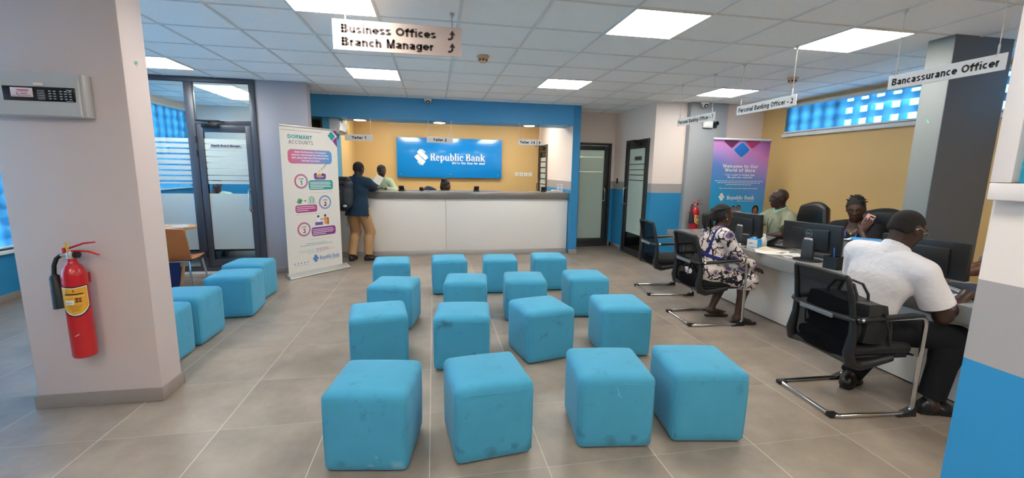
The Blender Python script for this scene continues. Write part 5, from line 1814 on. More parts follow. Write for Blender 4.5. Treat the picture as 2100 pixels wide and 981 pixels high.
MB().box(-0.04, 0.04, -0.065, 0.065, -0.016, 0.016, 0.008, M=T).build('body', DKGREY, r)

# ================================================================== officers' swivel chairs
LEATH = mat('black_leather', (20, 19, 18), 0.32, bump=(90, 0.08))


def swivel_chair(loc, rz, label, proto=[None]):
    if proto[0] is not None: return dup(proto[0], loc, rz, label)
    r = thing('swivel_chair', label, 'office chair', loc, rz, 'black leather swivel chairs behind the desk')
    bm = bmesh.new()
    bmesh.ops.create_cube(bm, size=1)
    bmesh.ops.subdivide_edges(bm, edges=bm.edges[:], cuts=9, use_grid_fill=True)
    for v in bm.verts:
        q = v.co * 2
        s = q.normalized() * max(abs(q.x), abs(q.y), abs(q.z))
        k = 0.55
        p = q.lerp(s, k)
        x, y, z = p.x * 0.065, p.y * (0.265 - 0.02 * q.z), p.z * 0.35
        x += 0.05 * (y / 0.26) ** 2 - 0.11 * (z / 0.35) * 0.6 - 0.02 * math.cos(z * 9)
        v.co = Vector((x - 0.24, y, z + 0.83))
    MB().bm(bm, 0, None, True).build('backrest', LEATH, r)
    bm = bmesh.new()
    bmesh.ops.create_cube(bm, size=1)
    bmesh.ops.subdivide_edges(bm, edges=bm.edges[:], cuts=7, use_grid_fill=True)
    for v in bm.verts:
        q = v.co * 2
        s = q.normalized() * max(abs(q.x), abs(q.y), abs(q.z))
        p = q.lerp(s, 0.4)
        v.co = Vector((p.x * 0.25 + 0.02, p.y * 0.25, p.z * 0.05 + 0.43))
    MB().bm(bm, 0, None, True).build('seat', LEATH, r)
    for sy in (-1, 1):
        MB().tube([(-0.20, sy * 0.27, 0.42), (-0.18, sy * 0.30, 0.58), (-0.12, sy * 0.30, 0.645), (0.14, sy * 0.30, 0.65), (0.17, sy * 0.30, 0.60), (0.10, sy * 0.27, 0.42)], [0.018, 0.02, 0.026, 0.026, 0.02, 0.018], 10).build('armrest', BLACK, r)
    MB().lathe([(0.03, 0.10), (0.03, 0.25), (0.022, 0.25), (0.022, 0.40)], n=16).build('gas_column', DKGREY, r)
    w = MB()
    for k in range(5):
        an = 2 * PI * k / 5 + 0.3
        c, s = math.cos(an), math.sin(an)
        w.tube([(0.02 * c, 0.02 * s, 0.12), (0.2 * c, 0.2 * s, 0.095), (0.29 * c, 0.29 * s, 0.075)], [0.03, 0.024, 0.018], 8)
    star = w.build('star_base', DKGREY, r)
    for k in range(5):
        an = 2 * PI * k / 5 + 0.3
        MB().lathe([(0.0, -0.02), (0.028, -0.018), (0.028, 0.018), (0.0, 0.02)], n=14, M=Matrix.Translation((0.29 * math.cos(an), 0.29 * math.sin(an), 0.028)) @ Matrix.Rotation(an, 4, 'Z') @ Matrix.Rotation(PI / 2, 4, 'X')).build('caster', BLACK, star)
    proto[0] = r
    return r


swivel_chair((4.47, 4.66, 0), PI - 0.1, 'black leather swivel chair behind the green-shirted desk officer')
swivel_chair((4.42, 3.64, 0), PI + 0.30, 'black leather swivel chair behind the woman with a pink phone')
swivel_chair((4.36, 2.22, 0), PI, 'black swivel chair mostly hidden by the near wall')

# ================================================================== left corner: table and shell chair
WOOD = mat('beech_wood', (196, 150, 104), 0.45, var=(6, 0.12))
r = thing('side_table', 'beech table with a blue panel beside the office partition', 'table', (-3.45, 5.78, 0))
P = [(-0.55, -0.30), (0.30, -0.30)] + [(0.30 + 0.27 * math.sin(q), -0.30 * math.cos(q)) for q in [PI * k / 12 for k in range(1, 12)]] + [(0.30, 0.30), (-0.55, 0.30)]
MB().prism(P, (0, 0, 0.742), (1, 0, 0), (0, 1, 0), (0, 0, 0.026)).build('table_top', WOOD, r)
w = MB().tube([(0.46, 0.0, 0.745), (0.45, 0.0, 0.5), (0.40, 0.0, 0.2), (0.36, 0.0, 0.0)], 0.028, 10, flat=0.5)
w.build('leg', WOOD, r)
MB().box(-0.50, -0.465, -0.25, 0.25, 0, 0.742, 0.004).build('leg_panel', WOOD, r)
MB().box(-0.465, 0.38, -0.02, 0.0, 0.02, 0.45, 0.002).build('modesty_panel', mat('panel_navy', (36, 52, 110), 0.5), r)
r = thing('shell_chair', 'orange brown shell chair with chrome legs at the beech table', 'chair', (-2.95, 5.48, 0), PI / 2 + 0.06)
w = MB(); n = 10
prof = [(0.24, 0.44), (0.10, 0.425), (-0.08, 0.43), (-0.18, 0.46), (-0.225, 0.53), (-0.245, 0.65), (-0.265, 0.76), (-0.275, 0.825)]
vs = []
for k, (x, z) in enumerate(prof):
    hw = 0.20 + 0.03 * min(1, k / 4) - 0.02 * max(0, (k - 5) / 2)
    for i in range(n + 1):
        f = -1 + 2 * i / n
        vs.append((x + (0.045 * f * f if k > 2 else 0), f * hw, z + (0.02 * f * f if k < 3 else -0.012 * f ** 4 * (k == 7))))
o0 = len(vs)
vs += [(x - 0.012, y, z - 0.008) for (x, y, z) in vs]
fs = []
K = len(prof)
for j in range(K - 1):
    for i in range(n):
        q = (j * (n + 1) + i, j * (n + 1) + i + 1, (j + 1) * (n + 1) + i + 1, (j + 1) * (n + 1) + i)
        fs += [q, tuple(o0 + t_ for t_ in reversed(q))]
for i in range(n):
    fs += [(i, o0 + i, o0 + i + 1, i + 1), ((K - 1) * (n + 1) + i, (K - 1) * (n + 1) + i + 1, o0 + (K - 1) * (n + 1) + i + 1, o0 + (K - 1) * (n + 1) + i)]
for j in range(K - 1):
    for i in (0, n): fs.append((j * (n + 1) + i, (j + 1) * (n + 1) + i, o0 + (j + 1) * (n + 1) + i, o0 + j * (n + 1) + i))
w.raw(vs, fs, 0, True).build('seat_shell', mat('tan_leather', (186, 112, 58), 0.45), r)
for sy in (-1, 1):
    MB().tube([(0.22, sy * 0.24, 0.0), (0.16, sy * 0.20, 0.41), (-0.16, sy * 0.20, 0.43), (-0.25, sy * 0.25, 0.0)], 0.011, 8).build('leg_frame', CHROME, r)
MB().tube([(-0.16, -0.20, 0.43), (-0.16, 0.20, 0.43)], 0.010, 8).tube([(0.16, -0.2, 0.41), (0.16, 0.2, 0.41)], 0.010, 8).build('cross_tube', CHROME, r)
o = sheet((-3.35, 5.74, 0.768), 1.2, 'folded newspaper lying on the beech side table', PAPERC, 0.28, 0.36, curl=0.006, n=3, name='newspaper', cat='newspaper')
o['group'] = 'newspapers on the side table'
o = sheet((-3.08, 5.76, 0.768), 0.4, 'grey newspaper at the right end of the beech side table', mat('newsprint', (188, 184, 180), 0.8), 0.26, 0.34, curl=0.005, n=2, name='newspaper', cat='newspaper')
o['group'] = 'newspapers on the side table'

# framed textured picture on the near right wall
r = thing('framed_picture', 'white framed teal fluffy textured picture on the near right wall', 'picture', (0.98, 0.20, 1.471))
w = MB()
T_ = 0.030
w.box(-0.028, 0, -0.40, 0.395, 0, T_, 0.003); w.box(-0.028, 0, -0.40, 0.395, 0.75, 0.75 + T_, 0.003); w.box(-0.028, 0, 0.395 - T_, 0.395, T_, 0.75, 0.003); w.box(-0.028, 0, -0.40, -0.40 + T_, T_, 0.75, 0.003)
w.build('frame', mat('cream_frame', (228, 214, 206), 0.45), r)
w = MB(); nx_, nz_ = 70, 70
rnd = random.Random(4)
for j in range(nz_ + 1):
    for i in range(nx_ + 1):
        y = -0.375 + 0.745 * i / nx_; z = 0.026 + 0.727 * j / nz_
        d = mnoise.noise((y * 16, z * 40, 1)) * 0.004 + mnoise.noise((y * 60, z * 90, 5)) * 0.003
        w.v.append((-0.012 + d, y, z))
for j in range(nz_):
    for i in range(nx_): w.f.append((j * (nx_ + 1) + i, j * (nx_ + 1) + i + 1, (j + 1) * (nx_ + 1) + i + 1, (j + 1) * (nx_ + 1) + i))
w.m = [0] * len(w.f); w.s = [True] * len(w.f)
w.build('textured_canvas', mat('teal_fibre', (30, 150, 178), 0.8, var=(28, 0.3), bump=(70, 0.5)), r)


# ================================================================== people: smooth-blended bodies
class Sdf:
    """blended solid: round cones and ellipsoids, turned into one closed surface"""

    def __init__(self):
        self.pr = []

    def cone(self, a, b, r1, r2, k=0.03, cuts=(), wide=None, op='add'):
        a, b = np.array(a, float), np.array(b, float)
        R = max(r1, r2) * (wide[1] if wide else 1.0) + k
        self.pr.append(('c', a, b, r1, r2, k, cuts, wide, op, np.minimum(a, b) - R, np.maximum(a, b) + R))
        return self

    def ell(self, c, r, M=None, k=0.03, cuts=(), op='add'):
        c, r = np.array(c, float), np.array(r, float)
        M = np.eye(3) if M is None else np.array(M, float)     # rows = local axes
        e = np.sqrt(((M * r[:, None]) ** 2).sum(0)) + k
        self.pr.append(('e', c, r, M, None, k, cuts, None, op, c - e, c + e))
        return self

    def cut(self, p, n):
        """remove everything on the side of p that n points to"""
        self.pr.append(('p', np.array(p, float), np.array(n, float), None, None, 0, (), None, 'cut', None, None))
        return self

    def field(self, vox):
        lo = np.min([p[9] for p in self.pr if p[8] == 'add'], 0) - 2.5 * vox
        hi = np.max([p[10] for p in self.pr if p[8] == 'add'], 0) + 2.5 * vox
        n = np.ceil((hi - lo) / vox).astype(int) + 1
        D = np.full(n, 0.5, np.float32)
        ax = [(lo[i] + vox * np.arange(n[i])).astype(np.float32) for i in range(3)]
        for kind, a, b, c, d, k, cuts, wide, op, l, h in self.pr:
            if kind == 'p':
                q = (ax[0][:, None, None] - a[0]) * b[0] + (ax[1][None, :, None] - a[1]) * b[1] + (ax[2][None, None, :] - a[2]) * b[2]
                np.maximum(D, q.astype(np.float32), out=D)
                continue
            i0 = np.maximum(0, np.floor((l - lo) / vox).astype(int) - 2)
            i1 = np.minimum(n, np.ceil((h - lo) / vox).astype(int) + 3)
            if (i1 <= i0).any(): continue
            sl = tuple(slice(i0[i], i1[i]) for i in range(3))
            X = ax[0][sl[0]][:, None, None]; Y = ax[1][sl[1]][None, :, None]; Z = ax[2][sl[2]][None, None, :]
            if kind == 'c':
                px, py, pz = X - a[0], Y - a[1], Z - a[2]
                ba = b - a
                if wide:
                    w, s = np.array(wide[0], float), wide[1]
                    g = (px * w[0] + py * w[1] + pz * w[2]) * (1 - 1 / s)
                    px, py, pz = px - g * w[0], py - g * w[1], pz - g * w[2]
                    ba = ba - w * (ba @ w) * (1 - 1 / s)
                L2 = max(ba @ ba, 1e-9)
                t = np.clip((px * ba[0] + py * ba[1] + pz * ba[2]) / L2, 0, 1)
                dd = np.sqrt((px - t * ba[0]) ** 2 + (py - t * ba[1]) ** 2 + (pz - t * ba[2]) ** 2) - (c + (d - c) * t)
            else:
                M = c
                r = b
                q = [((X - a[0]) * M[i][0] + (Y - a[1]) * M[i][1] + (Z - a[2]) * M[i][2]) for i in range(3)]
                k0 = np.sqrt(sum((q[i] / r[i]) ** 2 for i in range(3)))
                k1 = np.sqrt(sum((q[i] / r[i] ** 2) ** 2 for i in range(3)))
                dd = k0 * (k0 - 1) / np.maximum(k1, 1e-6)
            for (cp, cn) in cuts:
                dd = np.maximum(dd, (X - cp[0]) * cn[0] + (Y - cp[1]) * cn[1] + (Z - cp[2]) * cn[2])
            dd = dd.astype(np.float32)
            S = D[sl]
            if op == 'add':
                hh = np.clip(0.5 + 0.5 * (S - dd) / k, 0, 1)
                D[sl] = S + (dd - S) * hh - k * hh * (1 - hh)
            else:
                hh = np.clip(0.5 - 0.5 * (S + dd) / k, 0, 1)
                D[sl] = S + (-dd - S) * hh + k * hh * (1 - hh)
        return D, lo

    def build(self, name, m, parent, vox=0.006, off=(0, 0, 0), relax=1):
        D, lo = self.field(vox)
        S = D < 0
        c = np.zeros(tuple(x - 1 for x in D.shape), np.int8)
        corners = [(i, j, k) for i in (0, 1) for j in (0, 1) for k in (0, 1)]
        nx, ny, nz = D.shape
        for (i, j, k) in corners: c += S[i:nx - 1 + i, j:ny - 1 + j, k:nz - 1 + k]
        act = (c > 0) & (c < 8)
        I = np.argwhere(act)
        vid = np.full(act.shape, -1, np.int64)
        vid[act] = np.arange(len(I))
        acc = np.zeros((len(I), 3)); cnt = np.zeros(len(I))
        for a in corners:
            for ax_ in range(3):
                if a[ax_] == 1: continue
                b = list(a); b[ax_] = 1
                A = I + np.array(a); B = I + np.array(b)
                da = D[A[:, 0], A[:, 1], A[:, 2]]; db = D[B[:, 0], B[:, 1], B[:, 2]]
                cr = (da < 0) != (db < 0)
                t = np.where(cr, da / np.where(da == db, 1, da - db), 0)
                p = np.array(a)[None, :] + t[:, None] * (np.array(b) - np.array(a))[None, :]
                acc[cr] += p[cr]; cnt[cr] += 1
        V = (I + acc / np.maximum(cnt, 1)[:, None]) * vox + lo - np.array(off)
        Q = []
        for ax_ in range(3):
            o1, o2 = [(1, 2), (2, 0), (0, 1)][ax_]
            sl0 = [slice(None)] * 3; sl1 = [slice(None)] * 3
            sl0[ax_] = slice(0, -1); sl1[ax_] = slice(1, None)
            ch = S[tuple(sl0)] != S[tuple(sl1)]
            E = np.argwhere(ch)
            E = E[(E[:, o1] > 0) & (E[:, o2] > 0) & (E[:, o1] < D.shape[o1] - 1) & (E[:, o2] < D.shape[o2] - 1)]
            u1 = np.zeros(3, int); u1[o1] = 1
            u2 = np.zeros(3, int); u2[o2] = 1
            g = lambda P: vid[P[:, 0], P[:, 1], P[:, 2]]
            q = np.stack([g(E - u1 - u2), g(E - u2), g(E), g(E - u1)], 1)
            ins = S[E[:, 0], E[:, 1], E[:, 2]]
            q[~ins] = q[~ins][:, ::-1]
            Q.append(q)
        Q = np.concatenate(Q)
        Q = Q[(Q >= 0).all(1)]
        for _ in range(relax):
            N_ = np.zeros_like(V); w = np.zeros(len(V))
            for i in range(4):
                np.add.at(N_, Q[:, i], V[Q[:, (i + 1) % 4]] + V[Q[:, (i + 3) % 4]]); np.add.at(w, Q[:, i], 2)
            V = 0.5 * V + 0.5 * N_ / np.maximum(w, 1)[:, None]
        me = bpy.data.meshes.new(name)
        me.vertices.add(len(V)); me.vertices.foreach_set('co', V.astype(np.float32).ravel())
        me.loops.add(4 * len(Q)); me.loops.foreach_set('vertex_index', Q.astype(np.int32).ravel())
        me.polygons.add(len(Q)); me.polygons.foreach_set('loop_start', np.arange(0, 4 * len(Q), 4, dtype=np.int32))
        me.polygons.foreach_set('use_smooth', np.ones(len(Q), bool))
        me.update(); me.validate()
        for x in (m if isinstance(m, (list, tuple)) else [m]): me.materials.append(x)
        o = bpy.data.objects.new(name, me)
        COL.objects.link(o)
        if parent is not None: o.parent = parent
        return o


U3 = np.array((0, 0, 1.0))


def nrm(v):
    v = np.array(v, float)
    return v / max(np.linalg.norm(v), 1e-9)


def ik(a, t, l1, l2, hint):
    a, t = np.array(a, float), np.array(t, float)
    d = t - a
    L = min(np.linalg.norm(d), (l1 + l2) * 0.995)
    u = nrm(d)
    t = a + u * L
    h = np.array(hint, float); h = nrm(h - u * (h @ u))
    x = (l1 * l1 - l2 * l2 + L * L) / (2 * L)
    return a + u * x + h * math.sqrt(max(l1 * l1 - x * x, 0)), t


def skin(name, c):
    return mat(name, c, 0.42, spec=0.45, var=(25, 0.08))


def cloth(name, c, rough=0.8, var=(6, 0.05), bump=(26, 0.5)):
    return mat(name, c, rough, spec=0.25, var=var, bump=bump)


def hand(S, w, d, n, side, s, curl=0.5, thumb=0.5, spread=0.08):
    """wrist w, finger direction d, palm normal n (towards the palm side); side=+1 when the thumb lies along d x n"""
    d, n = nrm(d), nrm(n)
    n = nrm(n - d * (d @ n))
    t = nrm(np.cross(d, n)) * side            # towards thumb
    S.cone(w - d * 0.01 * s, w + d * 0.03 * s, 0.024 * s, 0.026 * s, 0.02, wide=(t, 1.25))
    offs = (0.030, 0.011, -0.009, -0.027)
    lens = (0.040, 0.045, 0.041, 0.032)
    for i in range(4):
        k0 = w + d * (0.083 - 0.004 * abs(i - 1)) * s + t * offs[i] * s
        S.cone(w + d * 0.015 * s + t * offs[i] * 0.6 * s, k0, 0.0145 * s, 0.0115 * s, 0.014)
        p, dd = k0, nrm(d + t * spread * (1.2 - i))
        for j, f in enumerate((1.0, 0.66, 0.55)):
            an = curl * (0.55, 0.8, 0.6)[j]
            dd = nrm(dd * math.cos(an) + n * math.sin(an) * 1.0) if j == 0 else nrm(dd * math.cos(an) + nrm(n - dd * (n @ dd)) * math.sin(an))
            q = p + dd * lens[i] * f * s
            S.cone(p, q, (0.0098 - 0.0008 * j) * s, (0.0090 - 0.0010 * j) * s, 0.005)
            p = q
    b = w + d * 0.022 * s + t * 0.022 * s + n * 0.006 * s
    dd = nrm(d * 0.62 + t * 0.75 + n * 0.35 * thumb)
    q = b + dd * 0.042 * s
    S.cone(b, q, 0.0155 * s, 0.0115 * s, 0.012)
    dd = nrm(d * 0.9 + t * (0.45 - 0.5 * thumb) + n * 0.45 * thumb)
    r = q + dd * 0.030 * s
    S.cone(q, r, 0.0108 * s, 0.0100 * s, 0.006)
    dd = nrm(d * 0.9 + t * (0.2 - 0.6 * thumb) + n * 0.5 * thumb)
    S.cone(r, r + dd * 0.025 * s, 0.0100 * s, 0.0080 * s, 0.005)


def head_solid(S, H, A, s, fem=False):
    """H(x, y, z): head point, A: 3x3 axes (forward, left, up)"""
    e = lambda c, r, k=0.015, op='add': S.ell(H(*c), np.array(r) * s, A, k, (), op)
    e((-0.012, 0, 0.030), (0.098, 0.076, 0.088), 0.03)
    e((0.022, 0, -0.020), (0.072, 0.066, 0.082), 0.03)
    e((0.044, 0, -0.082), (0.040, 0.040, 0.030), 0.03)
    e((0.066, 0.030, -0.022), (0.022, 0.022, 0.020), 0.02)
    e((0.066, -0.030, -0.022), (0.022, 0.022, 0.020), 0.02)
    e((0.083, 0.028, 0.028), (0.014, 0.028, 0.009), 0.012)
    e((0.083, -0.028, 0.028), (0.014, 0.028, 0.009), 0.012)
    for sy in (-1, 1): e((0.097, sy * 0.031, 0.010), (0.015, 0.018, 0.010), 0.008, 'sub')
    S.cone(H(0.090, 0, 0.018), H(0.107, 0, -0.022), 0.009 * s, 0.013 * s, 0.010)
    e((0.104, 0, -0.028), (0.014, 0.022, 0.011), 0.006)
    for sy in (-1, 1): e((0.105, sy * 0.010, -0.038), (0.006, 0.005, 0.005), 0.003, 'sub')
    e((0.090, 0, -0.058), (0.015, 0.026, 0.008), 0.006)
    e((0.088, 0, -0.072), (0.015, 0.023, 0.009), 0.005)
    e((0.101, 0, -0.0645), (0.010, 0.024, 0.0022), 0.002, 'sub')
    e((0.077, 0, -0.098), (0.018, 0.020, 0.014), 0.014)
    for sy in (-1, 1):
        e((-0.008, sy * 0.078, -0.004), (0.020, 0.009, 0.032), 0.006)
        e((-0.002, sy * 0.086, 0.000), (0.010, 0.006, 0.018), 0.004, 'sub')


def eyes(H, A, s, root, L):
    EW = mat('eye_white', (120, 108, 100), 0.7)
    ED = mat('eye_dark', (24, 16, 12), 0.6)
    for sy in (-1, 1):
        w = MB()
        c = Vector(H(0.0765, sy * 0.031, 0.007) - L)
        w.ell((0, 0, 0), (0.0125 * s,) * 3, 12, M=Matrix.Translation(c))
        w.ell((0, 0, 0), (0.0070 * s,) * 3, 10, mi=1, M=Matrix.Translation(c + Vector(A[0]) * 0.0066 * s))
        w.build('eye', [EW, ED], root)
    # upper lids and brows belong to the face
    b = MB()
    for sy in (-1, 1):
        P = [Vector(H(0.0925 - 0.014 * abs(f) ** 2, sy * (0.031 + 0.022 * f), 0.036 + 0.003 * (1 - f * f)) - L) for f in (-1, -0.5, 0, 0.5, 1)]
        b.tube(P, [0.002 * s, 0.0036 * s, 0.0038 * s, 0.0032 * s, 0.0015 * s], 6)
    b.build('eyebrows', mat('brow_black', (22, 16, 14), 0.8), root)


class Person:
    def __init__(self, label, loc, yaw, skin_m, s=1.0, vox=0.006, pelvis=None, lean=0.0, side=0.0, twist=0.0, head=(0, 0, 0), belly=1.0, broad=1.0, fem=False):
        self.L = np.array((loc[0], loc[1], 0.0))
        self.s, self.vox, self.sk = s, vox, skin_m
        self.root = thing('person', label, 'person', tuple(self.L))
        y = math.radians(yaw)
        self.f = np.array((math.cos(y), math.sin(y), 0)); self.l = np.array((-math.sin(y), math.cos(y), 0))
        la, sa = math.radians(lean), math.radians(side)
        self.tu = nrm(U3 * math.cos(la) * math.cos(sa) + self.f * math.sin(la) + self.l * math.sin(sa))
        tw = math.radians(twist)
        f2 = self.f * math.cos(tw) + self.l * math.sin(tw)
        self.tf = nrm(f2 - self.tu * (f2 @ self.tu)); self.tl = np.cross(self.tu, self.tf)
        self.P = np.array((loc[0], loc[1], pelvis if pelvis else 0.93 * s))
        self.TA = np.array((self.tf, self.tl, self.tu))
        T = lambda x, y_, z: self.P + s * (x * self.tf + y_ * self.tl + z * self.tu)
        self.T = T
        self.bel, self.br = belly, broad
        # curve the upper spine a little forward
        self.neck = T(0.0, 0, 0.49)
        hy, hp, hr = (math.radians(a) for a in head)
        yy = y + hy
        hf = np.array((math.cos(yy) * math.cos(hp), math.sin(yy) * math.cos(hp), -math.sin(hp)))
        hl = np.array((-math.sin(yy), math.cos(yy), 0))
        hu = np.cross(hf, hl)
        hl, hu = hl * math.cos(hr) + hu * math.sin(hr), hu * math.cos(hr) - hl * math.sin(hr)
        self.HA = np.array((hf, hl, hu))
        self.hc = self.neck + s * (0.045 * nrm(self.tu + U3) + 0.118 * nrm(hu + 0.4 * U3) + 0.018 * hf)
        hc = self.hc
        self.H = lambda x, y_, z: hc + s * (x * hf + y_ * hl + z * hu)
        self.sh = {1: T(0.0, 0.172 * broad, 0.425), -1: T(0.0, -0.172 * broad, 0.425)}
        self.hip = {1: self.P + s * (0.088 * self.l - 0.02 * U3), -1: self.P + s * (-0.088 * self.l - 0.02 * U3)}
        self.el, self.wr, self.kn, self.an, self.hd = {}, {}, {}, {}, {}

    def arm(self, sd, target, hint, hdir=None, hn=None, curl=0.5, thumb=0.5):
        self.el[sd], self.wr[sd] = ik(self.sh[sd], target, 0.295 * self.s, 0.255 * self.s, hint)
        self.hd[sd] = (nrm(hdir) if hdir is not None else nrm(self.wr[sd] - self.el[sd]), nrm(hn) if hn is not None else -U3, curl, thumb)

    def leg(self, sd, ankle, hint, foot=None):
        self.kn[sd], self.an[sd] = ik(self.hip[sd], ankle, 0.44 * self.s, 0.42 * self.s, hint)
        self.hd[sd * 2] = nrm(foot) if foot is not None else self.f

    def torso(self, S, t=0.0, k=0.05):
        T, s, A, b, w = self.T, self.s, self.TA, self.bel, self.br
        S.ell(T(0.0, 0, 0.0), np.array((0.110 * b + t, 0.158 * b + t, 0.115 + t)) * s, A, k)
        S.ell(T(0.012 * b, 0, 0.15), np.array((0.100 * b + t, 0.140 * b + t, 0.140 + t)) * s, A, k)
        S.ell(T(0.005, 0, 0.315), np.array((0.110 * (0.5 + 0.5 * b) + t, 0.158 * w + t, 0.165 + t)) * s, A, k)
        S.cone(T(-0.015, 0.10 * w, 0.435), T(-0.015, -0.10 * w, 0.435), (0.058 + t) * s, (0.058 + t) * s, k)
        for sd in (1, -1): S.cone(T(-0.01, sd * 0.05, 0.455), self.sh[sd], (0.050 + t) * s, (0.056 + t) * s, k)

    def upper_arm(self, S, sd, t=0.0, frac=1.0, flare=0.0, k=0.03):
        a, b = self.sh[sd], self.el[sd]
        e = a + (b - a) * frac
        cuts = [(e, nrm(b - a))] if frac < 1 else ()
        S.cone(a, a + (b - a) * min(1.0, frac + 0.04), (0.056 + t) * self.s, (0.056 - 0.014 * frac + t + flare) * self.s, k, cuts)

    def forearm(self, S, sd, t=0.0, frac=1.0, k=0.03, cut=False):
        a, b = self.el[sd], self.wr[sd]
        e = a + (b - a) * frac
        cuts = [(e, nrm(b - a))] if cut else ()
        S.cone(a, a + (b - a) * 0.35, (0.041 + t) * self.s, (0.043 + t) * self.s, k, cuts)
        S.cone(a + (b - a) * 0.35, a + (b - a) * min(1, frac + 0.03), (0.043 + t) * self.s, ((0.043 - 0.018 * frac) + t) * self.s, k, cuts)

    def thigh(self, S, sd, t=0.0, k=0.04, cuts=()):
        b = 0.5 + 0.5 * self.bel
        S.cone(self.hip[sd], self.kn[sd], (0.086 * b + t) * self.s, (0.056 + t) * self.s, k, cuts)

    def shin(self, S, sd, t=0.0, frac=1.0, flat=0.0, k=0.03, cut=False):
        a, b = self.kn[sd], self.an[sd]
        e = a + (b - a) * frac
        cuts = [(e, nrm(b - a))] if cut else ()
        back = nrm(np.cross(np.cross(nrm(b - a), self.hd[sd * 2]), nrm(b - a))) * -0.018 * self.s
        S.cone(a, a + (b - a) * 0.3 + back, (0.055 + t) * self.s, (0.055 + t) * self.s, k, cuts)
        S.cone(a + (b - a) * 0.3 + back, a + (b - a) * min(frac + 0.03, 1.0), (0.055 + t) * self.s, (0.055 - 0.02 * frac + t + flat) * self.s, k, cuts)

    def body(self, feet=True, legs=True):
        S, s = Sdf(), self.s
        self.torso(S)
        S.cone(self.neck - self.tu * 0.02 * s, self.H(-0.018, 0, -0.055), 0.058 * s, 0.054 * s, 0.035)
        head_solid(S, self.H, self.HA, s)
        for sd in (1, -1):
            if sd in self.el:
                self.upper_arm(S, sd); self.forearm(S, sd)
                d, n, c, th = self.hd[sd]
                hand(S, self.wr[sd], d, n, sd * self.handed(sd, d, n), s, c, th)
            if sd in self.kn and legs:
                self.thigh(S, sd); self.shin(S, sd)
                d = self.hd[sd * 2]
                a = self.an[sd]
                S.ell(a + U3 * -0.030 * s - d * 0.025 * s, np.array((0.036, 0.030, 0.034)) * s, np.array((d, np.cross(U3, d), U3)), 0.03)
                S.cone(a + d * 0.0 - U3 * 0.03 * s, a + d * 0.135 * s - U3 * 0.055 * s, 0.034 * s, 0.022 * s, 0.03, wide=(np.cross(U3, d), 1.35))
                for i in range(5):
                    q = a + d * (0.145 - 0.010 * i) * s + np.cross(U3, d) * (-sd) * (-0.028 + 0.015 * i) * s - U3 * 0.062 * s
                    S.cone(q, q + d * (0.045 - 0.006 * i) * s, 0.011 * s if i == 0 else 0.009 * s, 0.009 * s if i == 0 else 0.007 * s, 0.006)
        o = S.build('body', self.sk, self.root, self.vox, self.L)
        eyes(self.H, self.HA, s, self.root, self.L)
        return o

    def handed(self, sd, d, n):
        return 1

    def shirt(self, m, t=0.012, frac=0.72, hem=-0.10, flare=0.012, long=False, collar=None, name='shirt'):
        S, s = Sdf(), self.s
        self.torso(S, t)
        S.ell(self.T(0.0, 0, -0.02), np.array((0.116 * self.bel + t, 0.160 * self.bel + t, 0.14)) * s, self.TA, 0.05)
        if hem < -0.09: S.cone(self.T(0.0, 0, 0.10), self.T(-0.005, 0, hem - 0.06), (0.108 * self.bel + t) * s, (0.136 * self.bel + t) * s, 0.03, wide=(self.tl, 1.38))
        for sd in (1, -1):
            if sd in self.el:
                self.upper_arm(S, sd, t + 0.004, 1.0 if long else frac, 0.0 if long else flare)
                if long: self.forearm(S, sd, 0.012, 0.95, cut=True)
        S.cone(self.neck - self.tu * 0.015 * s, self.neck + self.tu * 0.10 * s, 0.062 * s, 0.066 * s, 0.004, op='sub')
        S.cut(self.T(0, 0, hem), -self.tu)
        o = S.build(name, m, self.root, self.vox, self.L)
        if collar is not None:
            C = Sdf()
            u = nrm(self.tu + 0.25 * U3)
            b = self.neck - self.tu * 0.004 * s - self.tf * 0.006 * s
            C.cone(b, b + u * 0.060 * s, 0.088 * s, 0.073 * s, 0.01, [(b + u * 0.052 * s + self.tf * 0.0, nrm(u + self.tf * 0.35))])
            C.cone(b - u * 0.05 * s, b + u * 0.12 * s, 0.0655 * s, 0.0610 * s, 0.003, op='sub')
            C.build('collar', collar, self.root, 0.005, self.L)
        return o

    def trousers(self, m, t=0.012, frac=0.94, top=0.06, flat=0.012):
        S, s = Sdf(), self.s
        T = self.T
        S.ell(self.P, np.array((0.112 * self.bel + t, 0.160 * self.bel + t, 0.12 + t)) * s, np.array((self.f, self.l, U3)), 0.05, [(T(0, 0, top), self.tu)])
        for sd in (1, -1):
            self.thigh(S, sd, t + 0.004); self.shin(S, sd, t + 0.002, frac, flat, cut=True)
        return S.build('trousers', m, self.root, self.vox, self.L)

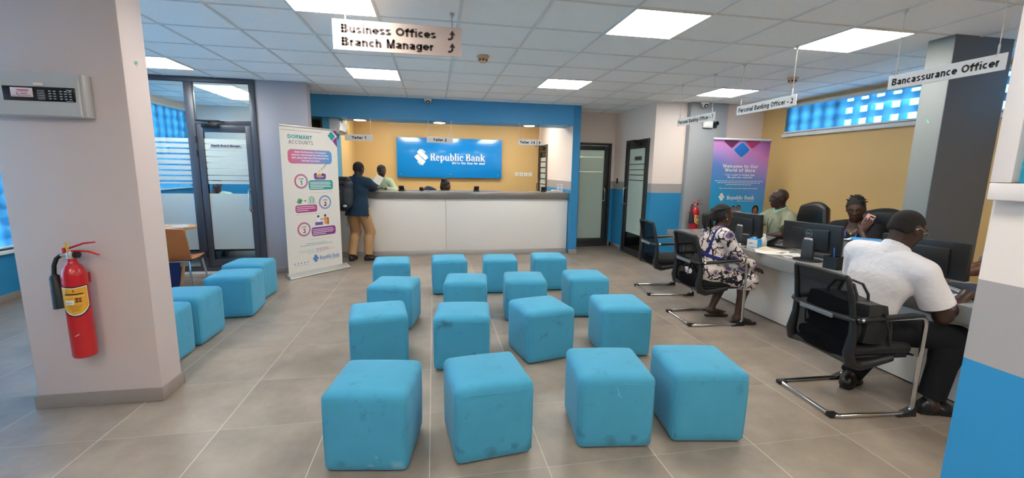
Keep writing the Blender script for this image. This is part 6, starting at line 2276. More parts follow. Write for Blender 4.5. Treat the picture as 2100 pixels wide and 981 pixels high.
    def shoes(self, m, sole):
        s = self.s
        for sd in (1, -1):
            d = self.hd[sd * 2]; a = self.an[sd]; lt = np.cross(U3, d)
            S = Sdf()
            fl = a - U3 * 0.080 * s
            S.cone(a - d * 0.02 * s - U3 * 0.02 * s, a - d * 0.03 * s - U3 * 0.048 * s, 0.040 * s, 0.037 * s, 0.02)
            S.cone(fl - d * 0.035 * s + U3 * 0.036 * s, fl + d * 0.08 * s + U3 * 0.040 * s, 0.040 * s, 0.038 * s, 0.02)
            S.cone(fl + d * 0.06 * s + U3 * 0.032 * s, fl + d * 0.165 * s + U3 * 0.024 * s, 0.038 * s, 0.025 * s, 0.02, wide=(lt, 1.45))
            S.cut(fl + U3 * 0.010, -U3)
            sh_ = S.build('shoe', m, self.root, 0.005, self.L)
            w = MB()
            P = [(-0.07, 0.0), (-0.062, 0.028), (-0.03, 0.037), (0.04, 0.036), (0.10, 0.044), (0.15, 0.042), (0.185, 0.022), (0.192, 0.0)]
            P = P + [(x, -y) for x, y in reversed(P[1:-1])]
            w.prism([(x * s, y * s) for x, y in P], Vector(fl - self.L), Vector(d), Vector(lt), (0, 0, 0.014))
            w.build('sole', sole, sh_)

    def short_hair(self, m, line=0.035, k=0.004, t=0.006):
        S, s, H = Sdf(), self.s, self.H
        S.ell(H(-0.012, 0, 0.030), (np.array((0.098, 0.076, 0.088)) + t) * s, self.HA, 0.02)
        S.ell(H(-0.045, 0, -0.015), np.array((0.062, 0.066, 0.06)) * s, self.HA, 0.02)
        hf, hl, hu = self.HA
        S.cut(H(0.058, 0, line + 0.018), nrm(hf * 0.8 - hu * 0.6))
        S.cut(H(-0.02, 0, -0.048), -nrm(hu + hf * 0.15))
        for sd in (1, -1): S.ell(H(0.02, sd * 0.08, -0.035), np.array((0.045, 0.03, 0.05)) * s, self.HA, 0.006, op='sub')
        return S.build('hair', m, self.root, 0.005, self.L)

    def glasses(self, m, lens=None):
        H, L, s = self.H, self.L, self.s
        w = MB()
        for sd in (1, -1):
            P = [Vector(H(0.112 - 0.012 * abs(q[0]) / 0.05, q[0], q[1]) - L) for q in [(sd * 0.032 + 0.024 * math.cos(a), 0.006 + 0.017 * math.sin(a)) for a in [2 * PI * i / 16 for i in range(16)]]]
            w.tube(P, 0.0014, 6, closed=True)
            w.tube([Vector(H(0.100, sd * 0.056, 0.010) - L), Vector(H(0.06, sd * 0.082, 0.012) - L), Vector(H(-0.01, sd * 0.090, 0.014) - L), Vector(H(-0.03, sd * 0.086, -0.005) - L)], 0.0016, 6)
        w.tube([Vector(H(0.112, -0.010, 0.010) - L), Vector(H(0.115, 0, 0.014) - L), Vector(H(0.112, 0.010, 0.010) - L)], 0.0014, 6)
        return w.build('glasses', m, self.root)


SK1 = skin('deep_brown_skin', (72, 46, 36))
SK2 = skin('dark_brown_skin', (58, 38, 32))
SK3 = skin('warm_brown_skin', (92, 58, 44))
HAIRB = mat('black_hair', (16, 14, 14), 0.7, bump=(220, 0.6))
HAIRC = mat('cropped_black_hair', (26, 22, 22), 0.85, bump=(300, 0.5))
BLK_SHOE = mat('black_shoe_leather', (20, 19, 19), 0.3)
SOLE = mat('black_sole', (16, 16, 16), 0.7)
ARR = lambda *a: np.array(a, float)

# ------------------------------------------------------------------ man in the white shirt (front visitor chair)
p = Person('seated man in a white short-sleeved shirt and black trousers writing at the desk', (2.835, 2.345), 8, SK2, 1.03, 0.005, 0.535, lean=15, side=-9, twist=2, head=(-14, 24, 0), broad=1.08, belly=1.05)
p.arm(-1, ARR(3.34, 2.09, 0.775), ARR(-0.35, -0.25, -1.0), ARR(0.97, 0.1, -0.15), ARR(0.1, 0.3, -1), 0.7, 0.8)
p.arm(1, ARR(3.33, 2.50, 0.775), ARR(-0.2, 0.6, -0.7), ARR(0.9, -0.4, -0.1), ARR(0, 0, -1), 0.35, 0.3)
p.leg(-1, ARR(3.13, 2.045, 0.085), ARR(0.6, -0.15, 1), ARR(1, -0.28, 0))
p.leg(1, ARR(2.93, 2.42, 0.085), ARR(0.8, 0.1, 1), ARR(0.8, 0.35, 0))
p.body()
WSH = cloth('white_shirt_cotton', (226, 222, 224), 0.75, (5, 0.03), (18, 0.9))
p.shirt(WSH, 0.016, 0.74, -0.055, 0.022, collar=WSH)
p.trousers(cloth('black_trouser_cloth', (24, 25, 30), 0.85), 0.016, 0.95)
p.shoes(BLK_SHOE, SOLE)
p.short_hair(mat('shaved_black_hair', (24, 19, 18), 0.85, bump=(300, 0.25)), 0.055, t=0.0012)
p.glasses(mat('silver_wire', (200, 196, 188), 0.25, 0.9))

# ------------------------------------------------------------------ woman in the patterned dress
def dress_mat():
    m, nt, b = nt_new('purple_black_print_dress')
    N, L = nt.nodes, nt.links
    b.inputs['Roughness'].default_value = 0.75
    tc = N.new('ShaderNodeTexCoord')
    nz = N.new('ShaderNodeTexNoise'); nz.inputs['Scale'].default_value = 16; nz.inputs['Detail'].default_value = 2
    L.new(tc.outputs['Object'], nz.inputs['Vector'])
    vm = N.new('ShaderNodeVectorMath'); vm.operation = 'MULTIPLY_ADD'; vm.inputs[1].default_value = (0.07, 0.07, 0.07)
    L.new(nz.outputs['Color'], vm.inputs[0]); L.new(tc.outputs['Object'], vm.inputs[2])
    v1 = N.new('ShaderNodeTexVoronoi'); v1.feature = 'DISTANCE_TO_EDGE'; v1.inputs['Scale'].default_value = 8.5
    L.new(vm.outputs[0], v1.inputs['Vector'])
    v2 = N.new('ShaderNodeTexVoronoi'); v2.inputs['Scale'].default_value = 6.5
    L.new(vm.outputs[0], v2.inputs['Vector'])
    v3 = N.new('ShaderNodeTexVoronoi'); v3.feature = 'DISTANCE_TO_EDGE'; v3.inputs['Scale'].default_value = 20
    L.new(vm.outputs[0], v3.inputs['Vector'])

    def step_(src, lo, hi, inv=False):
        r = N.new('ShaderNodeMapRange'); r.inputs[1].default_value = lo; r.inputs[2].default_value = hi
        r.inputs[3].default_value, r.inputs[4].default_value = (1, 0) if inv else (0, 1)
        L.new(src, r.inputs[0]); return r.outputs[0]

    def mix(f, a, c):
        x = N.new('ShaderNodeMix'); x.data_type = 'RGBA'
        L.new(f, x.inputs[0]); L.new(a, x.inputs[6]); x.inputs[7].default_value = rgb(c); return x.outputs[2]
    base = N.new('ShaderNodeRGB'); base.outputs[0].default_value = rgb((226, 210, 204))
    n5 = N.new('ShaderNodeTexNoise'); n5.inputs['Scale'].default_value = 13; n5.inputs['Detail'].default_value = 1
    L.new(tc.outputs['Object'], n5.inputs['Vector'])

    def mul(x, y):
        q = N.new('ShaderNodeMath'); q.operation = 'MULTIPLY'; L.new(x, q.inputs[0]); L.new(y, q.inputs[1]); return q.outputs[0]
    c = mix(mul(step_(v3.outputs['Distance'], 0.07, 0.10, True), step_(n5.outputs['Fac'], 0.55, 0.58)), base.outputs[0], (28, 26, 38))
    c = mix(mul(step_(v1.outputs['Distance'], 0.055, 0.075, True), step_(n5.outputs['Fac'], 0.40, 0.44)), c, (24, 22, 34))
    c = mix(step_(v2.outputs['Distance'], 0.36, 0.38, True), c, (30, 26, 40))
    c = mix(step_(v2.outputs['Distance'], 0.32, 0.34, True), c, (216, 196, 190))
    c = mix(step_(v2.outputs['Distance'], 0.26, 0.29, True), c, (98, 84, 124))
    c = mix(step_(v2.outputs['Distance'], 0.12, 0.15, True), c, (58, 42, 62))
    L.new(c, b.inputs['Base Color'])
    return m


DRESS = dress_mat()
NAVYB = cloth('royal_blue_trim', (36, 44, 112), 0.7)
p = Person('seated woman with long black braids in a patterned purple and white dress', (2.72, 3.90), -4, SK1, 0.91, 0.005, 0.525, lean=18, twist=-4, head=(0, 2, 0), belly=1.32, broad=1.08)
p.arm(-1, ARR(3.16, 3.74, 0.565), ARR(-0.3, -0.6, -0.7), ARR(0.95, 0.3, -0.1), ARR(0, 0, -1), 0.5, 0.4)
p.arm(1, ARR(3.18, 3.98, 0.575), ARR(-0.2, 0.8, -0.5), ARR(0.9, -0.4, -0.1), ARR(0, 0, -1), 0.5, 0.4)
p.leg(-1, ARR(3.03, 3.72, 0.078), ARR(0.8, -0.2, 1), ARR(1, -0.25, 0))
p.leg(1, ARR(2.90, 3.96, 0.095), ARR(0.8, 0.2, 1), ARR(1, -0.1, 0))
p.body()
S = Sdf(); s = p.s
p.torso(S, 0.016)
for sd in (1, -1):
    p.upper_arm(S, sd, 0.020, 1.0)
    a_, b_ = p.el[sd], p.wr[sd]
    e_ = a_ + (b_ - a_) * 0.72
    S.cone(a_, e_ + (b_ - a_) * 0.05, 0.060 * s, 0.085 * s, 0.03, [(e_, nrm(b_ - a_))])
    S.cone(p.hip[sd], p.kn[sd] + nrm(p.kn[sd] - p.hip[sd]) * 0.015, 0.135 * s, 0.088 * s, 0.06)
mid = (p.kn[1] + p.kn[-1]) / 2
S.cone(p.P, mid, 0.12 * s, 0.085 * s, 0.08)
kf = nrm(mid - p.P)
for sd in (1, -1): S.cone(p.kn[sd], p.kn[sd] - U3 * 0.09 - kf * 0.01, 0.080 * s, 0.084 * s, 0.05, [(p.kn[sd] - U3 * 0.085, -U3)])
S.ell(p.P - p.f * 0.02, np.array((0.17, 0.20, 0.11)) * s, np.array((p.f, p.l, U3)), 0.06)
S.cone(p.neck - p.tu * 0.03 * s, p.neck + p.tu * 0.10 * s, 0.068 * s, 0.072 * s, 0.004, op='sub')
S.build('dress', DRESS, p.root, 0.005, p.L)
# blue waist band and sleeve bands
B = Sdf(); p.torso(B, 0.023); B.cut(p.T(0, 0, 0.155), -p.tu); B.cut(p.T(0, 0, 0.195), p.tu)
B.build('waist_band', NAVYB, p.root, 0.005, p.L)
for sd in (1, -1):
    B = Sdf(); p.torso(B, 0.020)
    B.cut(p.T(0, sd * 0.112, 0), -p.tl * sd); B.cut(p.T(0, sd * 0.140, 0), p.tl * sd); B.cut(p.T(0, 0, 0.19), -p.tu)
    B.build('shoulder_stripe', NAVYB, p.root, 0.005, p.L)
# braided hair drawn back to a tail
S = Sdf(); H = p.H
S.ell(H(-0.016, 0, 0.030), np.array((0.102, 0.081, 0.092)) * s, p.HA, 0.02)
S.ell(H(-0.06, 0, -0.005), np.array((0.062, 0.07, 0.066)) * s, p.HA, 0.02)
S.ell(H(-0.058, 0, -0.045), np.array((0.052, 0.064, 0.06)) * s, p.HA, 0.02)
S.cut(H(0.046, 0, 0.060), nrm(p.HA[0] * 0.85 - p.HA[2] * 0.5)); S.cut(H(-0.02, 0, -0.078), -nrm(p.HA[2] + p.HA[0] * 0.3))
for sd in (1, -1): S.ell(H(0.03, sd * 0.085, -0.03), np.array((0.05, 0.03, 0.048)) * s, p.HA, 0.006, op='sub')
rnd = random.Random(2)
for k in range(9):
    y_ = -0.072 + 0.018 * k
    z0, z1 = 0.092 - 3.5 * y_ * y_, 0.117 - 7 * y_ * y_
    P = [H(0.030, y_ * 0.8, z0 + 0.012), H(-0.01, y_ * 0.9, z1 - 0.004), H(-0.06, y_ * 1.05, z1 - 0.012), H(-0.115, y_ * 0.75, 0.052), H(-0.128, y_ * 0.35, 0.012)]
    for i in range(4):
        for q in range(3):
            c0 = P[i] + (P[i + 1] - P[i]) * (q / 3); c1 = P[i] + (P[i + 1] - P[i]) * ((q + 0.75) / 3)
            S.cone(c0, c1, 0.0115 * s, 0.0085 * s, 0.004)
S.cone(H(-0.105, 0, 0.012), H(-0.15, 0, -0.085), 0.046 * s, 0.034 * s, 0.03)
for k in range(26):
    a0 = H(-0.125, rnd.uniform(-0.03, 0.03), rnd.uniform(-0.01, 0.03)); d_ = ARR(rnd.uniform(-1, 1), rnd.uniform(-1, 1), 0) * 0.022
    a1 = a0 - p.f * rnd.uniform(0.035, 0.07) - U3 * rnd.uniform(0.02, 0.05) + d_; a2 = a1 - U3 * rnd.uniform(0.06, 0.12) + d_ + p.f * rnd.uniform(0.0, 0.03)
    S.cone(a0, a1, 0.014, 0.013, 0.006); S.cone(a1, a2, 0.013, 0.008, 0.006)
S.build('braided_hair', HAIRB, p.root, 0.005, p.L)
MB().tube([Vector(H(-0.118 + 0.002 * math.cos(a), 0.032 * math.cos(a), 0.012 + 0.030 * math.sin(a)) - p.L) for a in [2 * PI * i / 14 for i in range(14)]], 0.006, 6, closed=True).build('hair_tie', mat('tan_band', (120, 90, 70), 0.7), p.root)
for sd in (1, -1): MB().ell((0, 0, 0), (0.005, 0.004, 0.006), 10, M=Matrix.Translation(Vector(H(0.0, sd * 0.088, -0.04) - p.L))).build('earring', mat('pearl', (220, 210, 190), 0.2), p.root)
for sd in (1, -1):
    d_ = p.hd[sd * 2]; a_ = p.an[sd]; lt = np.cross(U3, d_); fl = ARR(a_[0], a_[1], 0.0)
    P = [(-0.075, 0.0), (-0.065, 0.026), (0.0, 0.034), (0.09, 0.046), (0.15, 0.044), (0.20, 0.022), (0.208, 0.0)]
    P = P + [(x, -y) for x, y in reversed(P[1:-1])]
    zz = a_[2] - 0.078 * s
    w = MB().prism([(x * s, y * s) for x, y in P], Vector(fl - p.L), Vector(d_), Vector(lt), (0, 0, 0.016))
    t0 = Vector(fl - p.L + d_ * 0.135 * s) + Vector((0, 0, 0.02))
    for q in (1, -1): w.tube([t0, Vector(fl - p.L + d_ * 0.10 * s + lt * q * 0.025 * s) + Vector((0, 0, 0.052)), Vector(fl - p.L + d_ * 0.04 * s + lt * q * 0.042 * s) + Vector((0, 0, 0.016))], 0.006, 8, flat=0.6)
    w.build('flip_flop', mat('flip_flop_rubber', (40, 36, 36), 0.5), p.root)

# ------------------------------------------------------------------ officer in the green shirt
GREEN = cloth('sage_green_shirt', (142, 145, 122), 0.8, (90, 0.16))
GCOL = mat('mint_print_collar', (150, 190, 160), 0.7, var=(70, 0.35))
p = Person('bald officer in a sage green shirt with a lanyard seated behind the desk', (4.40, 4.77), 170, SK2, 1.0, 0.006, 0.56, lean=6, head=(-8, 4, 0), broad=1.05, belly=1.15)
p.arm(-1, ARR(3.92, 5.02, 0.775), ARR(0.1, 0.8, -0.6), ARR(-1, -0.2, -0.1), ARR(0, 0, -1), 0.4, 0.3)
p.arm(1, ARR(3.93, 4.50, 0.775), ARR(0.1, -0.8, -0.6), ARR(-1, 0.2, -0.1), ARR(0, 0, -1), 0.4, 0.3)
p.leg(-1, ARR(4.05, 4.83, 0.085), ARR(-0.6, 0.1, 1), ARR(-1, 0, 0)); p.leg(1, ARR(4.05, 4.58, 0.085), ARR(-0.6, -0.1, 1), ARR(-1, 0, 0))
p.body()
p.shirt(GREEN, 0.016, 0.68, -0.08, 0.024, collar=GCOL)
p.trousers(cloth('dark_trouser_cloth', (34, 34, 40), 0.85), 0.014); p.shoes(BLK_SHOE, SOLE)
p.glasses(mat('dark_spectacle_frame', (30, 26, 26), 0.3))
LAN = mat('dark_lanyard', (40, 44, 40), 0.6)


def lanyard(p, m, badge, drop=0.20):
    T, L = p.T, p.L
    fr = 0.118 * (0.5 + 0.5 * p.bel) + 0.016
    w = MB()
    for sd in (1, -1): w.tube([Vector(T(-0.05, sd * 0.055, 0.50) - L), Vector(T(0.035, sd * 0.066, 0.475) - L), Vector(T(fr - 0.022, sd * 0.05, 0.40) - L), Vector(T(fr + 0.008, sd * 0.015, 0.30 - 0.0) - L), Vector(T(fr + 0.012, 0, 0.44 - drop) - L)], 0.005, 6, flat=0.5)
    w.build('lanyard', m, p.root)
    T3 = Matrix(((p.tf[0], p.tl[0], p.tu[0]), (p.tf[1], p.tl[1], p.tu[1]), (p.tf[2], p.tl[2], p.tu[2])))
    M4 = Matrix.Translation(Vector(T(fr + 0.016, 0, 0.40 - drop) - L)) @ T3.to_4x4()
    MB().box(-0.002, 0.002, -0.028, 0.028, -0.045, 0.045, 0.001, M=M4).build('badge', badge, p.root)


lanyard(p, LAN, mat('badge_white', (214, 214, 206), 0.4), 0.24)

# ------------------------------------------------------------------ officer with the pink phone
p = Person('woman officer in a black top with short black twists holding a phone to her ear', (4.32, 3.715), 205, SK1, 0.97, 0.006, 0.555, lean=8, head=(12, 16, 6))
CD = nrm(ARR(-0.75, -0.65, 0.05)); RT = nrm(np.cross(U3, CD)); LONG = nrm(0.38 * RT + 0.92 * U3); LONG = nrm(LONG - CD * (LONG @ CD))
PH = p.H(0.045, 0.095, -0.125) + CD * 0.012
p.arm(1, PH - LONG * 0.115 + CD * 0.028 + RT * 0.01, ARR(-0.1, -0.75, -0.75), LONG, -CD, 0.42, 0.6)
p.arm(-1, ARR(3.93, 3.80, 0.775), ARR(0.1, 0.8, -0.6), ARR(-1, -0.2, -0.1), ARR(0, 0, -1), 0.4, 0.3)
p.leg(-1, ARR(4.0, 3.76, 0.085), ARR(-0.6, 0.1, 1), ARR(-1, 0, 0)); p.leg(1, ARR(4.0, 3.55, 0.085), ARR(-0.6, -0.1, 1), ARR(-1, 0, 0))
p.body()
BTOP = cloth('black_jersey', (26, 26, 30), 0.85)
S = Sdf(); s = p.s
p.torso(S, 0.012)
S.ell(p.T(0.10, 0.055, 0.31), np.array((0.045, 0.055, 0.05)) * s, p.TA, 0.04); S.ell(p.T(0.10, -0.055, 0.31), np.array((0.045, 0.055, 0.05)) * s, p.TA, 0.04)
for sd in (1, -1): p.upper_arm(S, sd, 0.014, 0.62, 0.01)
S.cone(p.neck - p.tu * 0.02 * s, p.neck + p.tu * 0.10 * s, 0.064 * s, 0.068 * s, 0.004, op='sub')
S.ell(p.T(0.10, 0, 0.455), np.array((0.10, 0.062, 0.062)) * s, p.TA, 0.01, op='sub')
S.cut(p.T(0, 0, -0.08), -p.tu)
S.build('top', BTOP, p.root, 0.006, p.L)
p.trousers(cloth('dark_trouser_cloth', (34, 34, 40), 0.85), 0.014); p.shoes(BLK_SHOE, SOLE)
S = Sdf(); H = p.H
S.ell(H(-0.018, 0, 0.034), np.array((0.102, 0.082, 0.094)) * s, p.HA, 0.02)
S.cut(H(0.060, 0, 0.058), nrm(p.HA[0] * 0.8 - p.HA[2] * 0.6)); S.cut(H(-0.02, 0, -0.05), -p.HA[2])
for sd in (1, -1): S.ell(H(0.03, sd * 0.085, -0.03), np.array((0.05, 0.03, 0.048)) * s, p.HA, 0.006, op='sub')
rnd = random.Random(5)
for k in range(70):
    th, ph = rnd.uniform(-2.4, 2.4), rnd.uniform(0.05, 1.35)
    d_ = ARR(-math.cos(th) * math.sin(ph), math.sin(th) * math.sin(ph), math.cos(ph))
    if d_[0] > 0.55: continue
    a0 = ARR(-0.018, 0, 0.034) + d_ * ARR(0.098, 0.078, 0.090)
    a1 = a0 + d_ * 0.016 + ARR(rnd.uniform(-1, 1), rnd.uniform(-1, 1), rnd.uniform(-1, 0.6)) * 0.014
    S.cone(H(*a0), H(*a1), 0.0085 * s, 0.006 * s, 0.005)
S.cone(H(0.02, 0.02, 0.125), H(0.065, 0.05, 0.155), 0.006 * s, 0.003 * s, 0.004)
S.build('twisted_hair', HAIRB, p.root, 0.004, p.L)
lanyard(p, mat('blue_lanyard', (50, 70, 170), 0.5), mat('badge_white', (214, 214, 206), 0.4), 0.26)
T_, L_ = p.T, p.L
MB().tube([Vector(T_(0.02, sd * 0.06, 0.485) - L_) for sd in (1,)] + [Vector(T_(0.095, 0.03, 0.43) - L_), Vector(T_(0.106, 0, 0.405) - L_), Vector(T_(0.095, -0.03, 0.43) - L_), Vector(T_(0.02, -0.06, 0.485) - L_)], 0.0018, 6).ell((0, 0, 0), (0.006, 0.012, 0.014), 10, M=Matrix.Translation(Vector(T_(0.109, 0, 0.395) - L_))).build('necklace', BRASS, p.root)
# phone
r = thing('mobile_phone', 'pink mobile phone held to the ear of the woman officer', 'phone', tuple(PH))
M4 = Matrix.LocRotScale(None, Matrix((tuple(RT), tuple(CD), tuple(LONG))).transposed(), None)
M4 = (Matrix((tuple(nrm(np.cross(CD, LONG))), tuple(CD), tuple(LONG))).transposed()).to_4x4()
MB().box(-0.036, 0.036, -0.004, 0.006, -0.072, 0.076, 0.005, 3, M=M4).build('case', mat('pink_phone_case', (222, 160, 150), 0.4), r)
w = MB().box(-0.028, 0.006, 0.0055, 0.0085, 0.048, 0.064, 0.003, M=M4)
w.lathe([(0.011, 0), (0.011, 0.001), (0, 0.0012)], n=18, M=M4 @ Matrix.Translation((0, 0.006, 0.012)) @ Matrix.Rotation(-PI / 2, 4, 'X'))
w.build('camera_window', BLACK, r)
MB().box(-0.033, 0.033, -0.0048, -0.0038, -0.066, 0.07, M=M4).build('screen', mat('dim_screen', (70, 84, 96), 0.2), r)

# ------------------------------------------------------------------ third officer behind the near wall
p = Person('officer in a grey short-sleeved shirt, only a forearm visible beside the near wall', (4.33, 2.22), 180, SK3, 1.0, 0.006, 0.565, lean=8, head=(0, 12, 0))
p.arm(-1, ARR(3.76, 2.44, 0.80), ARR(0.25, 0.55, -0.7), ARR(-1, 0.0, -0.15), ARR(0, 0, -1), 0.4, 0.3)
p.arm(1, ARR(3.85, 2.10, 0.775), ARR(0.1, -0.8, -0.6), ARR(-1, 0.2, -0.1), ARR(0, 0, -1), 0.4, 0.3)
p.leg(-1, ARR(3.95, 2.32, 0.085), ARR(-0.6, 0.1, 1), ARR(-1, 0, 0)); p.leg(1, ARR(3.95, 2.12, 0.085), ARR(-0.6, -0.1, 1), ARR(-1, 0, 0))
p.body()
GSH = cloth('grey_shirt_cotton', (164, 164, 166), 0.8)
p.shirt(GSH, 0.014, 0.85, -0.08, 0.02, collar=GSH)
p.trousers(cloth('dark_trouser_cloth', (34, 34, 40), 0.85), 0.014); p.shoes(BLK_SHOE, SOLE)
p.short_hair(HAIRC)

# ------------------------------------------------------------------ standing customer with the backpack
p = Person('standing customer in a dark blue shirt and khaki trousers leaning on the teller counter', (-1.215, 7.23), 68, SK2, 0.95, 0.006, 0.875, lean=5, head=(-4, 14, 0), broad=1.06)
p.arm(-1, ARR(-1.0, 7.70, 1.17), ARR(0.75, -0.25, -0.9), ARR(-0.5, 0.85, -0.1), ARR(0, 0, -1), 0.4, 0.3)
p.arm(1, ARR(-1.18, 7.68, 1.165), ARR(-0.8, -0.2, -0.7), ARR(0.5, 0.85, -0.1), ARR(0, 0, -1), 0.4, 0.3)
p.leg(1, ARR(-1.335, 7.26, 0.080), ARR(0.3, 1, 0), ARR(0.2, 1, 0)); p.leg(-1, ARR(-1.075, 7.25, 0.080), ARR(0.5, 0.8, 0), ARR(0.95, 0.25, 0))
p.body()
DTS = cloth('dark_teal_shirt', (30, 52, 72), 0.8, (8, 0.1), (20, 0.8))
p.shirt(DTS, 0.022, 0.90, -0.14, 0.020, collar=DTS)
p.trousers(cloth('khaki_chino', (182, 142, 102), 0.85, (8, 0.06), (16, 0.9)), 0.022, 0.96, 0.03, 0.014)
p.shoes(mat('black_sneaker', (30, 30, 32), 0.6), SOLE)
p.short_hair(HAIRC, 0.045)
MB().tube([Vector(p.T(0.03, -0.145, -0.155) - p.L), Vector(p.T(0.01, -0.175, -0.15) - p.L), Vector(p.T(0.0, -0.19, -0.17) - p.L)], 0.006, 6).build('shirt_tail', cloth('dark_teal_shirt', (30, 52, 72)), p.root)
# backpack on his left shoulder
bc = p.T(-0.225, 0.125, 0.235)
r = thing('backpack', 'dark navy backpack hanging on the back of the standing customer', 'backpack', tuple(bc))
NYL = mat('navy_nylon', (38, 46, 56), 0.6, bump=(60, 0.2))
S = Sdf(); A = p.TA
X_ = lambda x, y, z: bc + x * p.tf + y * p.tl + z * p.tu
S.ell(X_(0, 0, -0.02), (0.10, 0.165, 0.265), A, 0.04); S.cone(X_(0.0, -0.08, 0.14), X_(0.0, 0.08, 0.14), 0.075, 0.075, 0.05); S.cone(X_(-0.01, -0.085, -0.16), X_(-0.01, 0.085, -0.16), 0.07, 0.07, 0.05)
S.cone(X_(0.0, 0, 0.0), X_(0, 0, -0.1), 0.09, 0.09, 0.05, wide=(p.tl, 1.5))
S.build('pack', NYL, r, 0.006, bc)
S = Sdf(); S.cone(X_(-0.02, -0.085, 0.20), X_(-0.02, 0.085, 0.20), 0.055, 0.055, 0.03); S.cone(X_(-0.07, -0.07, 0.13), X_(-0.07, 0.07, 0.13), 0.028, 0.028, 0.03)
S.build('lid', mat('dark_nylon', (26, 31, 40), 0.55, bump=(60, 0.2)), r, 0.006, bc)
S = Sdf(); S.ell(X_(-0.075, 0, -0.09), (0.035, 0.105, 0.10), A, 0.02); S.build('front_pocket', NYL, r, 0.006, bc)
V_ = lambda q: Vector(q - bc)
for sy in (-0.085, 0.085):
    MB().tube([V_(X_(-0.06, sy, 0.23)), V_(X_(-0.098, sy, 0.12)), V_(X_(-0.112, sy, 0.0)), V_(X_(-0.10, sy, -0.14))], 0.009, 8, flat=0.4).build('compression_strap', BLACK, r)
sh = p.sh[1]
MB().tube([V_(X_(0.04, -0.03, 0.2)), V_(sh + p.tu * 0.075 - p.tl * 0.05), V_(sh + p.tf * 0.105 + p.tu * 0.01 - p.tl * 0.05), V_(sh + p.tf * 0.12 - p.tu * 0.16 - p.tl * 0.04), V_(X_(0.19, 0.055, -0.14)), V_(X_(0.06, 0.1, -0.2))], 0.017, 8, flat=0.4).build('shoulder_strap', BLACK, r)
MB().tube([V_(X_(-0.05, -0.10, -0.22)), V_(X_(-0.06, -0.115, -0.33)), V_(X_(-0.058, -0.12, -0.46)), V_(X_(-0.05, -0.118, -0.52))], 0.007, 6, flat=0.5).build('loose_strap', BLACK, r)
MB().tube([V_(X_(-0.02, 0.13, -0.20)), V_(X_(-0.02, 0.15, -0.25)), V_(X_(-0.02, 0.148, -0.30))], 0.008, 6, flat=0.5).box(-0.012, 0.012, -0.006, 0.006, -0.02, 0.02, 0.003, M=Matrix.Translation(V_(X_(-0.02, 0.148, -0.30)))).build('buckle_strap', BLACK, r)
MB().ell((0, 0, 0), (0.03, 0.012, 0.02), 10, M=Matrix.Translation(V_(X_(-0.085, -0.09, -0.20)))).build('pale_patch', mat('pale_patch', (190, 186, 184), 0.6), r)
MB().ell((0, 0, 0), (0.008, 0.008, 0.008), 10, M=Matrix.Translation(V_(X_(-0.11, -0.01, 0.02)))).build('logo_stud', mat('logo_silver', (128, 130, 132), 0.4, 0.4), r)

# ------------------------------------------------------------------ tellers
MINTS = cloth('pale_green_shirt', (158, 172, 146), 0.8, (90, 0.12))
p = Person('standing teller in a pale green shirt handing over a white paper', (-0.97, 8.42), -88, SK2, 0.93, 0.007, 0.86, lean=7, head=(32, 14, 0))
p.arm(1, ARR(-0.86, 8.06, 1.155), ARR(0.8, 0.3, -0.5), ARR(-0.8, -0.3, 0.1), ARR(0, 0, -1), 0.5, 0.4)
p.arm(-1, ARR(-1.03, 8.07, 1.20), ARR(-0.8, 0.3, -0.6), ARR(0.45, -0.2, 0.75), ARR(0.3, 0.9, 0.1), 0.8, 0.7)
p.leg(1, ARR(-0.89, 8.44, 0.08), ARR(0, -1, 0)); p.leg(-1, ARR(-1.05, 8.44, 0.08), ARR(0, -1, 0))
p.body()
p.shirt(MINTS, 0.014, 1.0, -0.1, 0.02, collar=MINTS, long=True)
p.trousers(cloth('dark_trouser_cloth', (34, 34, 40), 0.85), 0.014); p.shoes(BLK_SHOE, SOLE); p.short_hair(HAIRC, 0.04)
q = p.wr[-1] + p.hd[-1][0] * 0.09
r = MB()
T3 = Matrix.Rotation(math.radians(28), 4, 'Y') @ Matrix.Rotation(math.radians(-12), 4, 'X')
r.box(-0.065, 0.065, -0.001, 0.001, -0.07, 0.09, M=T3).box(-0.06, 0.07, 0.002, 0.0035, -0.068, 0.092, M=T3)
o = r.build('paper_slip', PAPER); o.location = tuple(q + ARR(0.0, -0.02, 0.02))
tag(o, 'white paper held up by the standing teller in pale green', 'paper')
p = Person('seated teller with black hair in a bun, only the head showing over the counter', (0.15, 8.52), -30, SK1, 0.93, 0.007, 0.585, lean=6, head=(5, 14, 0))
p.arm(1, ARR(0.52, 8.42, 0.775), ARR(0, 0.6, -0.8)); p.arm(-1, ARR(0.36, 8.24, 0.775), ARR(-0.6, -0.4, -0.7))
p.leg(1, ARR(0.46, 8.46, 0.085), ARR(0.7, 0, 1)); p.leg(-1, ARR(0.40, 8.30, 0.085), ARR(0.7, 0, 1))
p.body(); p.shirt(MINTS, 0.014, 0.9, -0.1, 0.02, collar=MINTS)
p.trousers(cloth('dark_trouser_cloth', (34, 34, 40), 0.85), 0.014); p.shoes(BLK_SHOE, SOLE)
S = Sdf(); H, s = p.H, p.s
S.ell(H(-0.016, 0, 0.034), np.array((0.106, 0.086, 0.096)) * s, p.HA, 0.02)
S.ell(H(-0.055, -0.02, 0.115), np.array((0.062, 0.062, 0.052)) * s, p.HA, 0.02)
S.ell(H(-0.055, 0, -0.03), np.array((0.06, 0.075, 0.08)) * s, p.HA, 0.02)
S.cut(H(0.060, 0, 0.05), nrm(p.HA[0] * 0.8 - p.HA[2] * 0.6))
S.build('bun_hair', HAIRB, p.root, 0.005, p.L)
swivel_chair((0.13, 8.54, 0), math.radians(-30), 'black swivel chair under the seated teller, behind the counter')

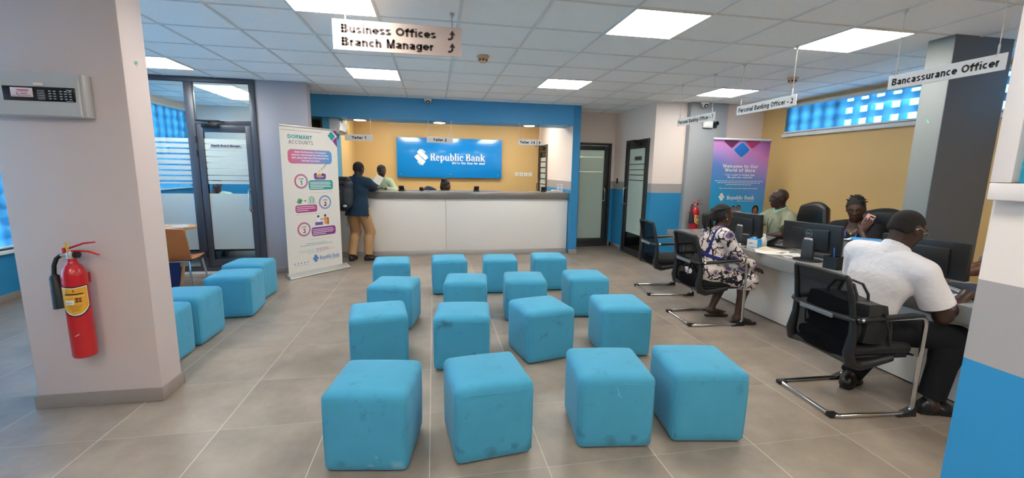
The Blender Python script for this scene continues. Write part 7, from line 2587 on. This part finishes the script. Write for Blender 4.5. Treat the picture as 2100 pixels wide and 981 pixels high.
# ------------------------------------------------------------------ person inside the glazed office
p = Person('person in a pale patterned shirt seated inside the glazed office', (-3.70, 8.30), -75, SK3, 0.95, 0.007, 0.575, lean=4, head=(0, 8, 0))
p.arm(1, ARR(-3.45, 7.93, 0.80), ARR(0.8, 0.2, -0.6)); p.arm(-1, p.H(0.06, -0.06, -0.13), ARR(-0.6, -0.2, -0.8), nrm(p.HA[2] + p.HA[1] * 0.3), ARR(0.2, 0.9, 0.0), 0.9, 0.6)
p.leg(1, ARR(-3.52, 7.95, 0.085), ARR(0.1, -0.7, 1)); p.leg(-1, ARR(-3.76, 7.93, 0.085), ARR(0.1, -0.7, 1))
p.body(); p.shirt(mat('pale_print_shirt', (150, 180, 170), 0.8, var=(60, 0.5)), 0.014, 0.9, -0.1, 0.02)
p.trousers(cloth('dark_trouser_cloth', (34, 34, 40), 0.85), 0.014); p.shoes(BLK_SHOE, SOLE); p.short_hair(HAIRC)
swivel_chair((-3.71, 8.34, 0), math.radians(-75), 'black swivel chair of the person inside the glazed office').scale = (1, 1, 0.84)
r = thing('office_desk', 'dark office desk seen through the glass partition', 'desk', (-3.55, 7.75, 0))
MB().box(-0.75, 0.75, -0.32, 0.28, 0.70, 0.735, 0.004).build('desk_top', mat('dark_walnut', (70, 52, 42), 0.4, var=(6, 0.15)), r)
for sx in (-0.72, 0.70): MB().box(sx, sx + 0.03, -0.30, 0.26, 0, 0.70, 0.003).build('leg_panel', mat('dark_walnut', (70, 52, 42), 0.4), r)
MB().box(-0.69, 0.70, -0.25, -0.235, 0.15, 0.70).build('modesty_panel', mat('dark_walnut', (70, 52, 42), 0.4), r)

# ------------------------------------------------------------------ briefcase on the front visitor chair
r = thing('briefcase', 'soft black briefcase with looped handles on the front visitor chair', 'bag', (2.64, 2.27, 0.470), 0.05)
NYB = mat('black_nylon', (20, 21, 23), 0.6, bump=(80, 0.2))
bm = bmesh.new()
bmesh.ops.create_cube(bm, size=1)
bmesh.ops.subdivide_edges(bm, edges=bm.edges[:], cuts=9, use_grid_fill=True)
for v in bm.verts:
    q = v.co * 2
    sp_ = q.normalized() * max(abs(q.x), abs(q.y), abs(q.z))
    q = q.lerp(sp_, 0.36)
    v.co = Vector((q.x * 0.095 * (1 - 0.12 * q.z), q.y * 0.235, 0.14 + q.z * 0.14 + 0.010 * math.sin(q.y * 4 + q.x)))
MB().bm(bm, 0, None, True).build('body', NYB, r)
bm = bmesh.new()
bmesh.ops.create_cube(bm, size=1)
bmesh.ops.subdivide_edges(bm, edges=bm.edges[:], cuts=6, use_grid_fill=True)
for v in bm.verts:
    q = v.co * 2
    sp_ = q.normalized() * max(abs(q.x), abs(q.y), abs(q.z))
    q = q.lerp(sp_, 0.35)
    v.co = Vector((-0.092 + q.x * 0.026, q.y * 0.19, 0.11 + q.z * 0.085))
MB().bm(bm, 0, None, True).build('front_pocket', NYB, r)
for sx in (-0.05, 0.05):
    MB().tube([(sx, -0.10, 0.23), (sx * 0.9, -0.095, 0.30), (sx * 0.7, -0.06, 0.36), (sx * 0.6, 0, 0.37), (sx * 0.7, 0.06, 0.36), (sx * 0.9, 0.095, 0.30), (sx, 0.10, 0.23)], 0.0085, 8).build('handle', BLACK, r)
MB().tube([(0.0, -0.235, 0.22), (0.02, -0.262, 0.12), (0.03, -0.27, 0.03), (0.07, -0.24, 0.10), (0.06, -0.232, 0.2)], 0.010, 8, flat=0.5).build('shoulder_strap', NYB, r)
MB().tube([(-0.112, -0.15, 0.17), (-0.114, 0.15, 0.17)], 0.003, 6).build('zip', DKGREY, r)
